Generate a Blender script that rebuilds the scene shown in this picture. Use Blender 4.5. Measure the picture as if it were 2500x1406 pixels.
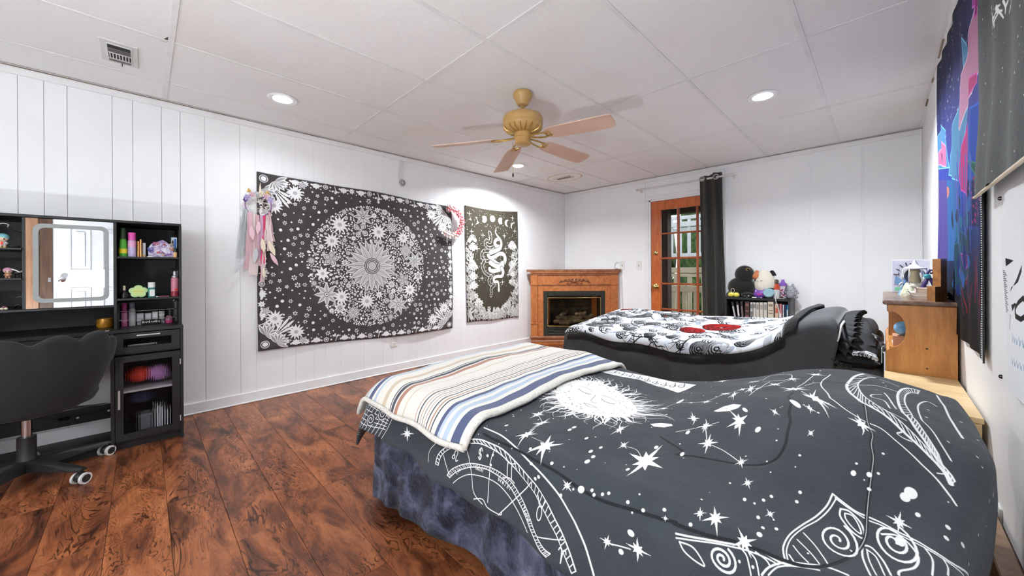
import bpy, bmesh, math, random
import numpy as np
from mathutils import Vector, Matrix
random.seed(7); np.random.seed(7)
for _o in list(bpy.data.objects): bpy.data.objects.remove(_o)
SC = bpy.context.scene
COL = SC.collection

# ---------------------------------------------------------------- camera (wide lens, level, in the corner beside the right wall)
CAMZ, FPX, YAW, ROLL = 1.085, 904.08, 0.787, -0.005
cam_d = bpy.data.cameras.new('camera'); cam = bpy.data.objects.new('camera', cam_d); COL.objects.link(cam)
cam_d.sensor_width = 36.0; cam_d.lens = FPX*36.0/2500.0; cam_d.shift_y = -(703-659.67)/2500.0
cam_d.clip_start = 0.02; cam_d.clip_end = 200
cam.matrix_world = Matrix.Translation((0, 0, CAMZ)) @ Matrix.Rotation(YAW, 4, 'Z') @ Matrix.Rotation(math.pi/2, 4, 'X') @ Matrix.Rotation(ROLL, 4, 'Z')
SC.camera = cam
vs = SC.view_settings
vs.view_transform = 'Standard'; vs.look = 'None'; vs.gamma = 1.0; vs.exposure = 0.90; vs.use_curve_mapping = False

# ---------------------------------------------------------------- world: overcast daylight behind the glazed door
W = bpy.data.worlds.new('world'); SC.world = W; W.use_nodes = True
wn = W.node_tree.nodes; wl = W.node_tree.links; wn.clear()
wo = wn.new('ShaderNodeOutputWorld'); wb = wn.new('ShaderNodeBackground'); ws = wn.new('ShaderNodeTexSky')
ws.sky_type = 'HOSEK_WILKIE'; ws.turbidity = 8.0; ws.ground_albedo = 0.3; ws.sun_direction = (0.2, 0.5, 0.85)
whs = wn.new('ShaderNodeHueSaturation'); whs.inputs['Saturation'].default_value = .3; wl.new(ws.outputs[0], whs.inputs['Color']); wl.new(whs.outputs[0], wb.inputs[0]); wb.inputs[1].default_value = 5.0; wl.new(wb.outputs[0], wo.inputs[0])
LAMP_C = (.915, .972, 1.0)   # cool white bulbs
FILL_GLOBE_E = 34.0
FILL_UP_W = 29.0
LAMP_W = 13.0        # each ceiling downlight; the lamps themselves are built further down

# ---------------------------------------------------------------- room dimensions
XL, XR, YF, YB, ZC = -3.72, 0.25, 4.94, -2.40, 2.34

def S(r, g, b, a=1.0):
    f = lambda c: (c/255/12.92) if c/255 <= .04045 else ((c/255+.055)/1.055)**2.4
    return (f(r), f(g), f(b), a)

# ---------------------------------------------------------------- materials
MATS = {}
def nt_new(name):
    m = bpy.data.materials.new(name); m.use_nodes = True
    nt = m.node_tree; nt.nodes.clear()
    out = nt.nodes.new('ShaderNodeOutputMaterial'); p = nt.nodes.new('ShaderNodeBsdfPrincipled')
    nt.links.new(p.outputs[0], out.inputs[0]); MATS[name] = m
    return m, nt, p
def coords(nt, stretch=(1, 1, 1), kind='Object', rnd=0):
    tc = nt.nodes.new('ShaderNodeTexCoord'); mp = nt.nodes.new('ShaderNodeMapping')
    mp.inputs['Scale'].default_value = stretch
    nt.links.new(tc.outputs[kind], mp.inputs['Vector'])
    if rnd:
        oi = nt.nodes.new('ShaderNodeObjectInfo'); vm = nt.nodes.new('ShaderNodeVectorMath'); vm.operation = 'SCALE'
        cb = nt.nodes.new('ShaderNodeCombineXYZ')
        for k in range(3): nt.links.new(oi.outputs['Random'], cb.inputs[k])
        vm.inputs['Scale'].default_value = rnd
        nt.links.new(cb.outputs[0], vm.inputs[0]); nt.links.new(vm.outputs[0], mp.inputs['Location'])
    return mp.outputs[0]
def noise(nt, vec, scale, detail=4, rough=.55, dist=0):
    n = nt.nodes.new('ShaderNodeTexNoise'); n.inputs['Scale'].default_value = scale
    n.inputs['Detail'].default_value = detail; n.inputs['Roughness'].default_value = rough; n.inputs['Distortion'].default_value = dist
    nt.links.new(vec, n.inputs['Vector']); return n.outputs['Fac']
def ramp(nt, fac, stops):
    r = nt.nodes.new('ShaderNodeValToRGB'); e = r.color_ramp.elements
    while len(e) < len(stops): e.new(.5)
    for k, (p, c) in enumerate(stops): e[k].position = p; e[k].color = c
    nt.links.new(fac, r.inputs[0]); return r.outputs[0]
def math_(nt, op, a, b=None, clamp=False):
    n = nt.nodes.new('ShaderNodeMath'); n.operation = op; n.use_clamp = clamp
    for k, v in enumerate((a, b)):
        if v is None: continue
        if hasattr(v, 'links') or hasattr(v, 'is_linked'): nt.links.new(v, n.inputs[k])
        else: n.inputs[k].default_value = v
    return n.outputs[0]
def mixc(nt, fac, a, b, mode='MIX'):
    n = nt.nodes.new('ShaderNodeMix'); n.data_type = 'RGBA'; n.blend_type = mode
    for s, v in ((n.inputs[0], fac), (n.inputs[6], a), (n.inputs[7], b)):
        if hasattr(v, 'is_linked'): nt.links.new(v, s)
        else: s.default_value = v
    return n.outputs[2]
def bumpn(nt, p, h, strength=.3, dist=.01):
    b = nt.nodes.new('ShaderNodeBump'); b.inputs['Strength'].default_value = strength; b.inputs['Distance'].default_value = dist
    nt.links.new(h, b.inputs['Height']); nt.links.new(b.outputs[0], p.inputs['Normal'])
def mat(name, col, rough=.5, metal=0.0, col2=None, nscale=6, stretch=(1, 1, 1), detail=4, bump=0, bscale=60, spec=.5,
        trans=0, ior=1.45, emit=0, sheen=0, coat=0, alpha=1, rnd=0):
    if name in MATS: return MATS[name]
    m, nt, p = nt_new(name)
    p.inputs['Base Color'].default_value = col; p.inputs['Roughness'].default_value = rough; p.inputs['Metallic'].default_value = metal
    p.inputs['Specular IOR Level'].default_value = spec; p.inputs['IOR'].default_value = ior
    if trans: p.inputs['Transmission Weight'].default_value = trans
    if coat: p.inputs['Coat Weight'].default_value = coat; p.inputs['Coat Roughness'].default_value = .15
    if sheen: p.inputs['Sheen Weight'].default_value = sheen; p.inputs['Sheen Roughness'].default_value = .4
    if alpha < 1: p.inputs['Alpha'].default_value = alpha
    if emit: p.inputs['Emission Color'].default_value = col; p.inputs['Emission Strength'].default_value = emit
    if col2 is None:
        k = .9; col2 = (col[0]*k, col[1]*k, col[2]*k, 1)
    v = coords(nt, stretch, rnd=rnd)
    nz = noise(nt, v, nscale, detail)
    if not emit: nt.links.new(ramp(nt, nz, [(.35, col2), (.65, col)]), p.inputs['Base Color'])
    if bump: bumpn(nt, p, noise(nt, v, bscale, 3), bump, .004)
    return m

# ---------------------------------------------------------------- mesh builder
class MB:
    def __init__(s): s.v = []; s.f = []; s.uv = None
    def add(s, vs, fs):
        n = len(s.v); s.v += [tuple(map(float, q)) for q in vs]; s.f += [tuple(i+n for i in f) for f in fs]; return s
    def box(s, x0, x1, y0, y1, z0, z1, b=0):
        if x0 > x1: x0, x1 = x1, x0
        if y0 > y1: y0, y1 = y1, y0
        if z0 > z1: z0, z1 = z1, z0
        if not b:
            return s.add([(x0,y0,z0),(x1,y0,z0),(x1,y1,z0),(x0,y1,z0),(x0,y0,z1),(x1,y0,z1),(x1,y1,z1),(x0,y1,z1)],
                         [(0,3,2,1),(4,5,6,7),(0,1,5,4),(1,2,6,5),(2,3,7,6),(3,0,4,7)])
        b = min(b, (x1-x0)*.45, (y1-y0)*.45, (z1-z0)*.45)
        vs = []
        for sx in (0, 1):
            for sy in (0, 1):
                for sz in (0, 1):
                    X, Y, Z = (x0, x1)[sx], (y0, y1)[sy], (z0, z1)[sz]; dx, dy, dz = (b, -b)[sx], (b, -b)[sy], (b, -b)[sz]
                    vs += [(X, Y+dy, Z+dz), (X+dx, Y, Z+dz), (X+dx, Y+dy, Z)]
        i = lambda sx, sy, sz, k: ((sx*2+sy)*2+sz)*3+k
        fs = [(i(0,0,0,0),i(0,0,1,0),i(0,1,1,0),i(0,1,0,0)),(i(1,0,0,0),i(1,1,0,0),i(1,1,1,0),i(1,0,1,0)),
              (i(0,0,0,1),i(1,0,0,1),i(1,0,1,1),i(0,0,1,1)),(i(0,1,0,1),i(0,1,1,1),i(1,1,1,1),i(1,1,0,1)),
              (i(0,0,0,2),i(0,1,0,2),i(1,1,0,2),i(1,0,0,2)),(i(0,0,1,2),i(1,0,1,2),i(1,1,1,2),i(0,1,1,2))]
        for a in (0, 1):
            for c in (0, 1):
                fs += [(i(a,c,0,0),i(a,c,0,1),i(a,c,1,1),i(a,c,1,0)), (i(a,0,c,0),i(a,0,c,2),i(a,1,c,2),i(a,1,c,0)), (i(0,a,c,1),i(0,a,c,2),i(1,a,c,2),i(1,a,c,1))]
                for d in (0, 1): fs.append((i(a,c,d,0),i(a,c,d,1),i(a,c,d,2)))
        return s.add(vs, fs)
    def prism(s, poly, axis, a, b):
        """poly in the two other axes (order x,y,z without axis), extruded from a to b along axis"""
        n = len(poly)
        def P(q, h):
            q = list(q); q.insert(axis, h); return q
        vs = [P(q, a) for q in poly]+[P(q, b) for q in poly]
        fs = [tuple(range(n)), tuple(range(2*n-1, n-1, -1))]+[(k, n+k, n+(k+1) % n, (k+1) % n) for k in range(n)]
        return s.add(vs, fs)
    def lathe(s, prof, c=(0, 0, 0), n=24, axis=2, sx=1, sy=1):
        vs = []; m = len(prof)
        for r, h in prof:
            for k in range(n):
                a = 2*math.pi*k/n; p = [r*math.cos(a)*sx, r*math.sin(a)*sy]; p.insert(axis, h)
                vs.append((p[0]+c[0], p[1]+c[1], p[2]+c[2]))
        fs = [(i*n+k, i*n+(k+1) % n, (i+1)*n+(k+1) % n, (i+1)*n+k) for i in range(m-1) for k in range(n)]
        fs += [tuple(range(n-1, -1, -1)), tuple((m-1)*n+k for k in range(n))]
        return s.add(vs, fs)
    def tube(s, pts, r, n=8, closed=False):
        pts = [Vector(p) for p in pts]; m = len(pts)
        rs = r if isinstance(r, (list, tuple)) else [r]*m
        vs = []; up = Vector((0, 0, 1)); prev = None
        for i, p in enumerate(pts):
            a = pts[(i+1) % m] if (closed or i < m-1) else p; b = pts[i-1] if (closed or i > 0) else p
            t = (a-b); t = t.normalized() if t.length > 1e-9 else Vector((0, 0, 1))
            if prev is None:
                x = t.cross(up); x = x.normalized() if x.length > 1e-3 else t.orthogonal().normalized()
            else:
                x = prev - t*prev.dot(t); x = x.normalized() if x.length > 1e-6 else t.orthogonal().normalized()
            prev = x; y = t.cross(x)
            for k in range(n):
                an = 2*math.pi*k/n; vs.append(p+x*rs[i]*math.cos(an)+y*rs[i]*math.sin(an))
        fs = [(i*n+k, i*n+(k+1) % n, ((i+1) % m)*n+(k+1) % n, ((i+1) % m)*n+k) for i in range(m if closed else m-1) for k in range(n)]
        if not closed: fs += [tuple(range(n-1, -1, -1)), tuple((m-1)*n+k for k in range(n))]
        return s.add(vs, fs)
    def ball(s, c, rx, ry=None, rz=None, n=14, m=9, rot=None):
        ry = rx if ry is None else ry; rz = rx if rz is None else rz
        R = rot or Matrix.Identity(3); vs = []
        for i in range(m+1):
            ph = math.pi*(i/m); 
            for k in range(n):
                a = 2*math.pi*k/n
                q = R @ Vector((rx*math.sin(ph)*math.cos(a), ry*math.sin(ph)*math.sin(a), rz*math.cos(ph)))
                vs.append((q.x+c[0], q.y+c[1], q.z+c[2]))
        fs = [(i*n+k, (i+1)*n+k, (i+1)*n+(k+1) % n, i*n+(k+1) % n) for i in range(m) for k in range(n)]
        return s.add(vs, fs)
    def grid(s, nu, nv, fn, uvfn=None):
        vs = [fn(i/(nu-1), j/(nv-1)) for j in range(nv) for i in range(nu)]
        fs = [(j*nu+i, j*nu+i+1, (j+1)*nu+i+1, (j+1)*nu+i) for j in range(nv-1) for i in range(nu-1)]
        if not s.v: s.uv = [(i/(nu-1), j/(nv-1)) for j in range(nv) for i in range(nu)]
        return s.add(vs, fs)
    def build(s, name, m, parent=None, smooth=None, solid=0, sub=0, weld=False, off=-1):
        o0 = Vector(parent['_w']) if parent is not None and '_w' in parent else Vector((0, 0, 0))
        me = bpy.data.meshes.new(name)
        me.from_pydata([(v[0]-o0.x, v[1]-o0.y, v[2]-o0.z) for v in s.v], [], s.f)
        if s.uv and len(s.uv) == len(s.v):
            ul = me.uv_layers.new(name='UVMap'); li = np.zeros(len(me.loops), dtype=np.int32); me.loops.foreach_get('vertex_index', li)
            ul.data.foreach_set('uv', np.array(s.uv, dtype=np.float32)[li].ravel())
        if weld:
            b = bmesh.new(); b.from_mesh(me); bmesh.ops.remove_doubles(b, verts=b.verts, dist=1e-5); b.to_mesh(me); b.free()
        if smooth is not None:
            me.polygons.foreach_set('use_smooth', [True]*len(me.polygons))
            if smooth < 180: me.set_sharp_from_angle(angle=math.radians(smooth))
        me.update()
        if isinstance(m, (list, tuple)):
            for q in m: me.materials.append(q)
        else: me.materials.append(m)
        o = bpy.data.objects.new(name, me); COL.objects.link(o)
        if parent is not None: o.parent = parent
        o['_w'] = tuple(o0)
        if solid: q = o.modifiers.new('solid', 'SOLIDIFY'); q.thickness = solid; q.offset = off
        if sub: q = o.modifiers.new('sub', 'SUBSURF'); q.levels = sub; q.render_levels = sub
        return o

def thing(name, label, cat, loc=(0, 0, 0), group=None):
    o = bpy.data.objects.new(name, None); COL.objects.link(o); o.location = loc; o['_w'] = tuple(map(float, loc))
    o.empty_display_size = .05; o['label'] = label; o['category'] = cat
    if group: o['group'] = group
    return o
def tag(o, label, cat, group=None):
    o['label'] = label; o['category'] = cat
    if group: o['group'] = group
    return o
def struct(o, label=None):
    o['kind'] = 'structure'
    if label: o['label'] = label
    return o
def sm(a, b, x):
    if a == b: return 0.0 if x < a else 1.0
    t = max(0.0, min(1.0, (x-a)/(b-a))); return t*t*(3-2*t)
def interp(x, pts):
    if x <= pts[0][0]: return pts[0][1]
    for (a, b), (c, d) in zip(pts, pts[1:]):
        if x <= c: return b+(d-b)*(x-a)/(c-a)
    return pts[-1][1]
def catmull(pts, n=6, closed=False):
    P = [Vector(p) for p in pts]; out = []; m = len(P)
    for i in range(m if closed else m-1):
        g = (lambda k: P[k % m]) if closed else (lambda k: P[max(0, min(m-1, k))])
        a, b, c, d = g(i-1), g(i), g(i+1), g(i+2)
        for k in range(n):
            t = k/n; out.append(.5*((2*b)+(c-a)*t+(2*a-5*b+4*c-d)*t*t+(3*b-a-3*c+d)*t**3))
    if not closed: out.append(P[-1])
    return out
# ================================================================ canvas: code-drawn fabric prints
class Canvas:
    """paints flat print in metres; origin at the lower left of the cloth"""
    def __init__(s, w, h, ppm, bg=(0, 0, 0)):
        s.W, s.H, s.k = int(w*ppm), int(h*ppm), ppm; s.a = np.zeros((s.H, s.W, 3), np.float32); s.a[:] = bg
    def _win(s, x0, y0, x1, y1):
        i0, i1 = max(0, int(x0*s.k)-1), min(s.W, int(x1*s.k)+2); j0, j1 = max(0, int(y0*s.k)-1), min(s.H, int(y1*s.k)+2)
        if i0 >= i1 or j0 >= j1: return None
        X, Y = np.meshgrid((np.arange(i0, i1)+.5)/s.k, (np.arange(j0, j1)+.5)/s.k)
        return s.a[j0:j1, i0:i1], X, Y
    def _put(s, w, m, c):
        m = m[..., None]; w[0][:] = w[0]*(1-m)+np.asarray(c, np.float32)*m
    def disc(s, x, y, r, c=(1, 1, 1), ry=None, ang=0):
        ry = ry or r; R = max(r, ry); w = s._win(x-R, y-R, x+R, y+R)
        if w is None: return
        dx, dy = w[1]-x, w[2]-y; ca, sa = math.cos(ang), math.sin(ang)
        d = np.sqrt(((dx*ca+dy*sa)/r)**2+((-dx*sa+dy*ca)/ry)**2)
        s._put(w, np.clip((1-d)*min(r, ry)*s.k+.5, 0, 1), c)
    def ring(s, x, y, r, t, c=(1, 1, 1)):
        R = r+t; w = s._win(x-R, y-R, x+R, y+R)
        if w is None: return
        d = np.abs(np.hypot(w[1]-x, w[2]-y)-r); s._put(w, np.clip((t/2-d)*s.k+.5, 0, 1), c)
    def poly(s, pts, c=(1, 1, 1), al=1.0):
        P = np.asarray(pts, np.float32); w = s._win(P[:, 0].min(), P[:, 1].min(), P[:, 0].max(), P[:, 1].max())
        if w is None: return
        ins = np.zeros(w[1].shape, bool); Q = np.roll(P, -1, 0)
        for (x1, y1), (x2, y2) in zip(P, Q):
            if y1 == y2: continue
            hit = ((y1 > w[2]) != (y2 > w[2])) & (w[1] < (x2-x1)*(w[2]-y1)/(y2-y1)+x1); ins ^= hit
        s._put(w, ins.astype(np.float32)*al, c)
    def line(s, pts, t, c=(1, 1, 1), t2=None):
        n = len(pts)-1
        for i in range(n):
            (x1, y1), (x2, y2) = pts[i][:2], pts[i+1][:2]
            ta = t if t2 is None else t+(t2-t)*i/max(1, n); tb = t if t2 is None else t+(t2-t)*(i+1)/max(1, n)
            R = max(ta, tb); w = s._win(min(x1, x2)-R, min(y1, y2)-R, max(x1, x2)+R, max(y1, y2)+R)
            if w is None: continue
            L = (x2-x1)**2+(y2-y1)**2+1e-12; u = np.clip(((w[1]-x1)*(x2-x1)+(w[2]-y1)*(y2-y1))/L, 0, 1)
            d = np.hypot(w[1]-x1-u*(x2-x1), w[2]-y1-u*(y2-y1)); s._put(w, np.clip(((ta+(tb-ta)*u)/2-d)*s.k+.5, 0, 1), c)
    def petal(s, x, y, a, l, wd, c=(1, 1, 1), pw=1.0, r0=0):
        n = 9; up = []; dn = []
        ca, sa = math.cos(a), math.sin(a)
        for k in range(n+1):
            t = k/n; hw = wd/2*math.sin(math.pi*t**pw); q = r0+t*l
            up.append((x+ca*q-sa*hw, y+sa*q+ca*hw)); dn.append((x+ca*q+sa*hw, y+sa*q-ca*hw))
        s.poly(up+dn[::-1], c)
    def flower(s, x, y, r, n, kind=0, fg=(1, 1, 1), bg=(0, 0, 0), rot=None):
        rot = random.random()*6.28 if rot is None else rot; g = tuple(.62*f+.38*b for f, b in zip(fg, bg))
        for k in range(n):
            a = rot+2*math.pi*k/n; wd = r*min(.55, 3.3/n)
            if kind == 0: s.petal(x, y, a, r, wd, fg, .8)
            elif kind == 1: s.petal(x, y, a, r, wd, fg, .8); s.petal(x, y, a, r*.86, wd*.66, bg, .8); s.petal(x, y, a, r*.7, wd*.3, fg, .8)
            elif kind == 2: s.petal(x, y, a, r, wd, fg, .7); s.petal(x, y, a, r*.9, wd*.8, g, .7); s.line([(x, y), (x+math.cos(a)*r*.8, y+math.sin(a)*r*.8)], r*.03, bg)
            elif kind == 3: s.petal(x, y, a, r, wd, fg, 1.3); s.petal(x, y, a, r*.6, wd*.25, bg, 1)
            elif kind == 4: s.petal(x, y, a, r, wd*1.25, fg, 1.4); s.petal(x, y, a, r*.88, wd*1.0, bg, 1.4); s.petal(x, y, a, r*.8, wd*.8, g, 1.4)
        s.disc(x, y, r*.2, bg); s.disc(x, y, r*.15, fg); s.disc(x, y, r*.07, bg)
    def star(s, x, y, r, n=8, inner=.3, c=(1, 1, 1), rot=0, sx=1, sy=1, var=0):
        P = []
        for k in range(2*n):
            q = r if k % 2 == 0 else r*inner
            if k % 2 == 0 and var: q *= 1-var*((k//2) % 2)
            a = rot+math.pi*k/n; P.append((x+q*math.cos(a)*sx, y+q*math.sin(a)*sy))
        s.poly(P, c)
    def image(s, name, data=True):
        im = bpy.data.images.new(name, s.W, s.H, alpha=False, float_buffer=False)
        if data: im.colorspace_settings.name = 'Non-Color'
        px = np.ones((s.H, s.W, 4), np.float32); px[..., :3] = s.a
        im.pixels.foreach_set(px.ravel()); im.update(); im.pack(); return im
def print_nodes(nt, im):
    uv = nt.nodes.new('ShaderNodeUVMap'); uv.uv_map = 'UVMap'
    t = nt.nodes.new('ShaderNodeTexImage'); t.image = im; t.extension = 'EXTEND'; nt.links.new(uv.outputs[0], t.inputs[0]); return t
def mask_cloth(name, im, dark, light, dark2=None, rough=.8, sheen=.1, bump=.15, bscale=300):
    """two-ink printed cloth: red channel = print, green channel = stitched seam"""
    m, nt, p = nt_new(name); t = print_nodes(nt, im); sp = nt.nodes.new('ShaderNodeSeparateColor'); nt.links.new(t.outputs[0], sp.inputs[0])
    v = coords(nt); d = ramp(nt, noise(nt, v, 5, 3), [(.3, dark2 or dark), (.7, dark)])
    d = mixc(nt, math_(nt, 'MULTIPLY', sp.outputs[1], .75), d, (.004, .004, .005, 1))
    nt.links.new(mixc(nt, sp.outputs[0], d, light), p.inputs['Base Color'])
    p.inputs['Roughness'].default_value = rough; p.inputs['Sheen Weight'].default_value = sheen; p.inputs['Specular IOR Level'].default_value = .2
    h = math_(nt, 'SUBTRACT', math_(nt, 'MULTIPLY', noise(nt, v, bscale, 2), .3), math_(nt, 'MULTIPLY', sp.outputs[1], 1.0))
    h = math_(nt, 'ADD', h, math_(nt, 'MULTIPLY', noise(nt, v, 18, 4, .6), .8))
    bumpn(nt, p, h, bump, .01); return m
def paint_cloth(name, im, rough=.8, bump=.12, bscale=250):
    m, nt, p = nt_new(name); t = print_nodes(nt, im); nt.links.new(t.outputs[0], p.inputs['Base Color'])
    p.inputs['Roughness'].default_value = rough; p.inputs['Specular IOR Level'].default_value = .2
    bumpn(nt, p, noise(nt, coords(nt), bscale, 3), bump, .004); return m
# ================================================================ materials of the shell
m_wall = mat('wall_paint', S(243, 244, 246), .5, col2=S(240, 241, 243), nscale=3, bump=.03, bscale=30)
m_trim = mat('trim_paint', S(240, 240, 241), .4, col2=S(234, 234, 235))
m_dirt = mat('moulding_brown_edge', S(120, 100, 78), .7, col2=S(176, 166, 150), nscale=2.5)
def tile_mat():
    m, nt, p = nt_new('ceiling_tile'); v = coords(nt, rnd=7)
    a = noise(nt, v, 160, 5, .65, 1.5); c = ramp(nt, a, [(.30, S(234, 234, 233)), (.55, S(247, 247, 247))])
    oi = nt.nodes.new('ShaderNodeObjectInfo'); b = ramp(nt, oi.outputs['Random'], [(0, (.975, .975, .975, 1)), (1, (1, 1, 1, 1))])
    st = ramp(nt, noise(nt, v, 1.1, 2), [(.25, S(252, 250, 246)), (.45, (1, 1, 1, 1))])
    nt.links.new(mixc(nt, 1.0, mixc(nt, 1.0, c, b, 'MULTIPLY'), st, 'MULTIPLY'), p.inputs['Base Color'])
    p.inputs['Roughness'].default_value = .9; bumpn(nt, p, a, .35, .004); return m
m_tile = tile_mat()
m_tbar = mat('ceiling_grid_paint', S(240, 240, 240), .45)
def floor_mat():
    m, nt, p = nt_new('hickory_laminate'); v = coords(nt, (.32, 1.0, 1.0), rnd=23.0)
    n1 = noise(nt, v, 7.0, 8, .68, 1.1)
    base = ramp(nt, n1, [(.30, S(58, 33, 25)), (.42, S(112, 62, 38)), (.53, S(160, 94, 56)), (.66, S(190, 120, 76)), (.8, S(206, 140, 96))])
    n2 = noise(nt, v, 4.0, 4, .55, 1.2); sn = math_(nt, 'ABSOLUTE', math_(nt, 'SINE', math_(nt, 'MULTIPLY', n2, 95.0)))
    br = noise(nt, v, 9.0, 3, .6); lines = math_(nt, 'ADD', sn, math_(nt, 'MULTIPLY', math_(nt, 'SUBTRACT', br, .5), 1.6), True)
    ln = ramp(nt, lines, [(.0, (.16, .12, .11, 1)), (.16, (.55, .50, .48, 1)), (.34, (1, 1, 1, 1))])
    v2 = coords(nt, (.12, 1.0, 1.0), rnd=11.0); fine = ramp(nt, noise(nt, v2, 90, 4, .7), [(.32, (.50, .46, .44, 1)), (.60, (1, 1, 1, 1))])
    kn = ramp(nt, noise(nt, v, 8.5, 3, .5, .5), [(.27, (.20, .17, .17, 1)), (.37, (1, 1, 1, 1))])
    oi = nt.nodes.new('ShaderNodeObjectInfo'); ton = ramp(nt, oi.outputs['Random'], [(0, (.74, .70, .70, 1)), (.5, (.95, .95, .96, 1)), (1, (1.0, 1.0, 1.0, 1))])
    c = mixc(nt, .9, base, ln, 'MULTIPLY'); c = mixc(nt, .6, c, fine, 'MULTIPLY'); c = mixc(nt, .9, c, kn, 'MULTIPLY'); c = mixc(nt, 1, c, ton, 'MULTIPLY')
    nt.links.new(c, p.inputs['Base Color']); p.inputs['Roughness'].default_value = .36
    p.inputs['Specular IOR Level'].default_value = .6; bumpn(nt, p, lines, .10, .002); return m
m_floor = floor_mat()
m_gap = mat('plank_joint', S(120, 98, 84), .8)

# ---------------------------------------------------------------- floor of hickory planks
fl = MB().box(XL-.1, XR+.1, YB-.1, YF+.1, -.08, -.011).build('floor', m_gap); struct(fl, 'dark hickory plank floor')
PW = .1875; offs = {-3: -2.83, -2: -2.83, -1: -2.74, 0: -2.24, 1: -2.03, 2: -1.60, 3: -1.92, 4: -2.72}
row = -12; y = -.298-PW*11
shared = None
while y < YF:
    x = offs.get(row+9, -2.9+((row*.53) % 1.22)); x -= 1.22*math.ceil((x-XL)/1.22)
    y0, y1 = max(y, YB), min(y+PW, YF)
    if y1-y0 > .01:
        while x < XR:
            x0, x1 = max(x, XL), min(x+1.22, XR)
            if x1-x0 > .02: MB().box(x0+.0007, x1-.0007, y0+.0007, y1-.0007, -.011, 0, b=.0007).build('plank', m_floor, fl)
            x += 1.22
    y += PW; row += 1

# ---------------------------------------------------------------- ceiling: grid of tees and lay-in tiles
ce = MB().box(XL-.1, XR+.1, YB-.1, YF+.1, ZC+.03, ZC+.1).build('ceiling', m_tile); struct(ce, 'suspended white tile ceiling')
gx = [-3.3565+.61*k for k in range(6)]; gy = [.1148-1.22*2+1.22*k for k in range(6)]
xs = [XL]+gx+[XR]; ys = [YB]+[g for g in gy if g > YB+.05]+[YF]
for i in range(len(xs)-1):
    for j in range(len(ys)-1):
        MB().box(xs[i]+.004, xs[i+1]-.004, ys[j]+.004, ys[j+1]-.004, ZC+.003, ZC+.018).build('ceiling_tile', m_tile, ce)
for g in gy:
    if g > YB+.05: MB().box(XL, XR, g-.012, g+.012, ZC-.001, ZC+.002).build('main_tee', m_tbar, ce)
for g in gx:
    for j in range(len(ys)-1): MB().box(g-.012, g+.012, ys[j]+.012, ys[j+1]-.012, ZC-.001, ZC+.002).build('cross_tee', m_tbar, ce)
# one corner chipped off a tile next to the tee (dark gap)
MB().prism([(-2.765, .118-.045), (-2.765, .100), (-2.70, .100)], 2, ZC+.001, ZC+.0035).build('chipped_corner', mat('tile_gap', S(70, 62, 48), .9), ce)

# brown water-stain ring on the tile by the far vent
m_stain = mat('water_stain', S(206, 180, 140), .9, col2=S(228, 216, 196), nscale=9); ring_ = []
for k in range(40):
    a = 2*math.pi*k/40; w = .010+.016*abs(math.sin(a*1.5+.6)); ring_.append(((-3.06+.26*math.cos(a), 4.07+.20*math.sin(a)), (-3.06+(.26-w)*math.cos(a), 4.07+(.20-w)*math.sin(a))))
MB().add([(x, y, ZC+.0026) for (x, y), _ in ring_]+[(x, y, ZC+.0026) for _, (x, y) in ring_], [(k, (k+1) % 40, 40+(k+1) % 40, 40+k) for k in range(40)]).build('water_stain', m_stain, ce)
# ---------------------------------------------------------------- left wall: grooved boards
wlft = MB().box(XL-.12, XL-.0045, YB-.1, YF+.12, -.02, ZC+.02).build('wall_left', mat('groove_shadow', S(206, 206, 208), .8)); struct(wlft, 'white grooved panel wall')
gr = [-.437, -.343, -.145, -.047, .1, .202, .343, .566]
pat = [.105, .195, .105, .15, .10, .14, .225, .20]
yv = gr[-1]; k = 0
while yv < YF-.3: yv += pat[k % 8]; gr.append(yv); k += 1
yv = gr[0]
while yv > YB+.3: yv -= pat[k % 8]; gr.insert(0, yv); k += 1
gr = [YB]+gr+[YF]
for a, b in zip(gr, gr[1:]):
    ga, gb = (.0012 if q < .6 else .0003 for q in (a, b))
    MB().box(XL-.0045, XL, a+ga, b-gb, 0, ZC, b=.0012 if a < .55 else .0003).build('panel_board', m_wall, wlft)
# ---------------------------------------------------------------- far wall with the door opening
DX0, DX1, DZ = -2.275, -1.375, 2.03
wf = MB()
for a, b, z0, z1 in ((XL-.1, DX0, -.02, ZC+.02), (DX1, XR+.1, -.02, ZC+.02), (DX0, DX1, DZ, ZC+.02)): wf.box(a, b, YF+.006, YF+.13, z0, z1)
wf = wf.build('wall_far', m_wall); struct(wf, 'white panelled wall with glazed door')
for a, b, z0, z1 in ((XL, DX0-.055, 0, ZC), (DX0-.055, DX1+.04, DZ+.05, ZC), (DX1+.04, -.542, 0, ZC), (-.542, -.138, 0, ZC), (-.138, XR, 0, ZC)):
    MB().box(a+.0015, b-.0015, YF, YF+.006, z0, z1, b=.0015).build('wall_panel', m_wall, wf)
for xx in (-.542, -.138): MB().box(xx-.007, xx+.007, YF-.004, YF, 0, 2.30, b=.002).build('seam_batten', m_wall, wf)
# ---------------------------------------------------------------- right wall with the white room door behind the camera
RDY0, RDY1 = -.74, -.03
wr = MB()
for a, b, z0, z1 in ((YB-.1, RDY0-.03, -.02, ZC+.02), (RDY1+.03, YF+.13, -.02, ZC+.02), (RDY0-.03, RDY1+.03, 2.06, ZC+.02)): wr.box(XR, XR+.12, a, b, z0, z1)
wr = wr.build('wall_right', m_wall); struct(wr, 'white side wall with hangings')
MB().box(XR-.012, XR, 3.60, 4.25, 0, 2.30, b=.002).build('wall_panel', m_wall, wr)
wb_ = MB().box(XL-.1, XR+.1, YB-.12, YB, -.02, ZC+.02).build('wall_back', m_wall); struct(wb_, 'white wall behind the camera')

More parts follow.
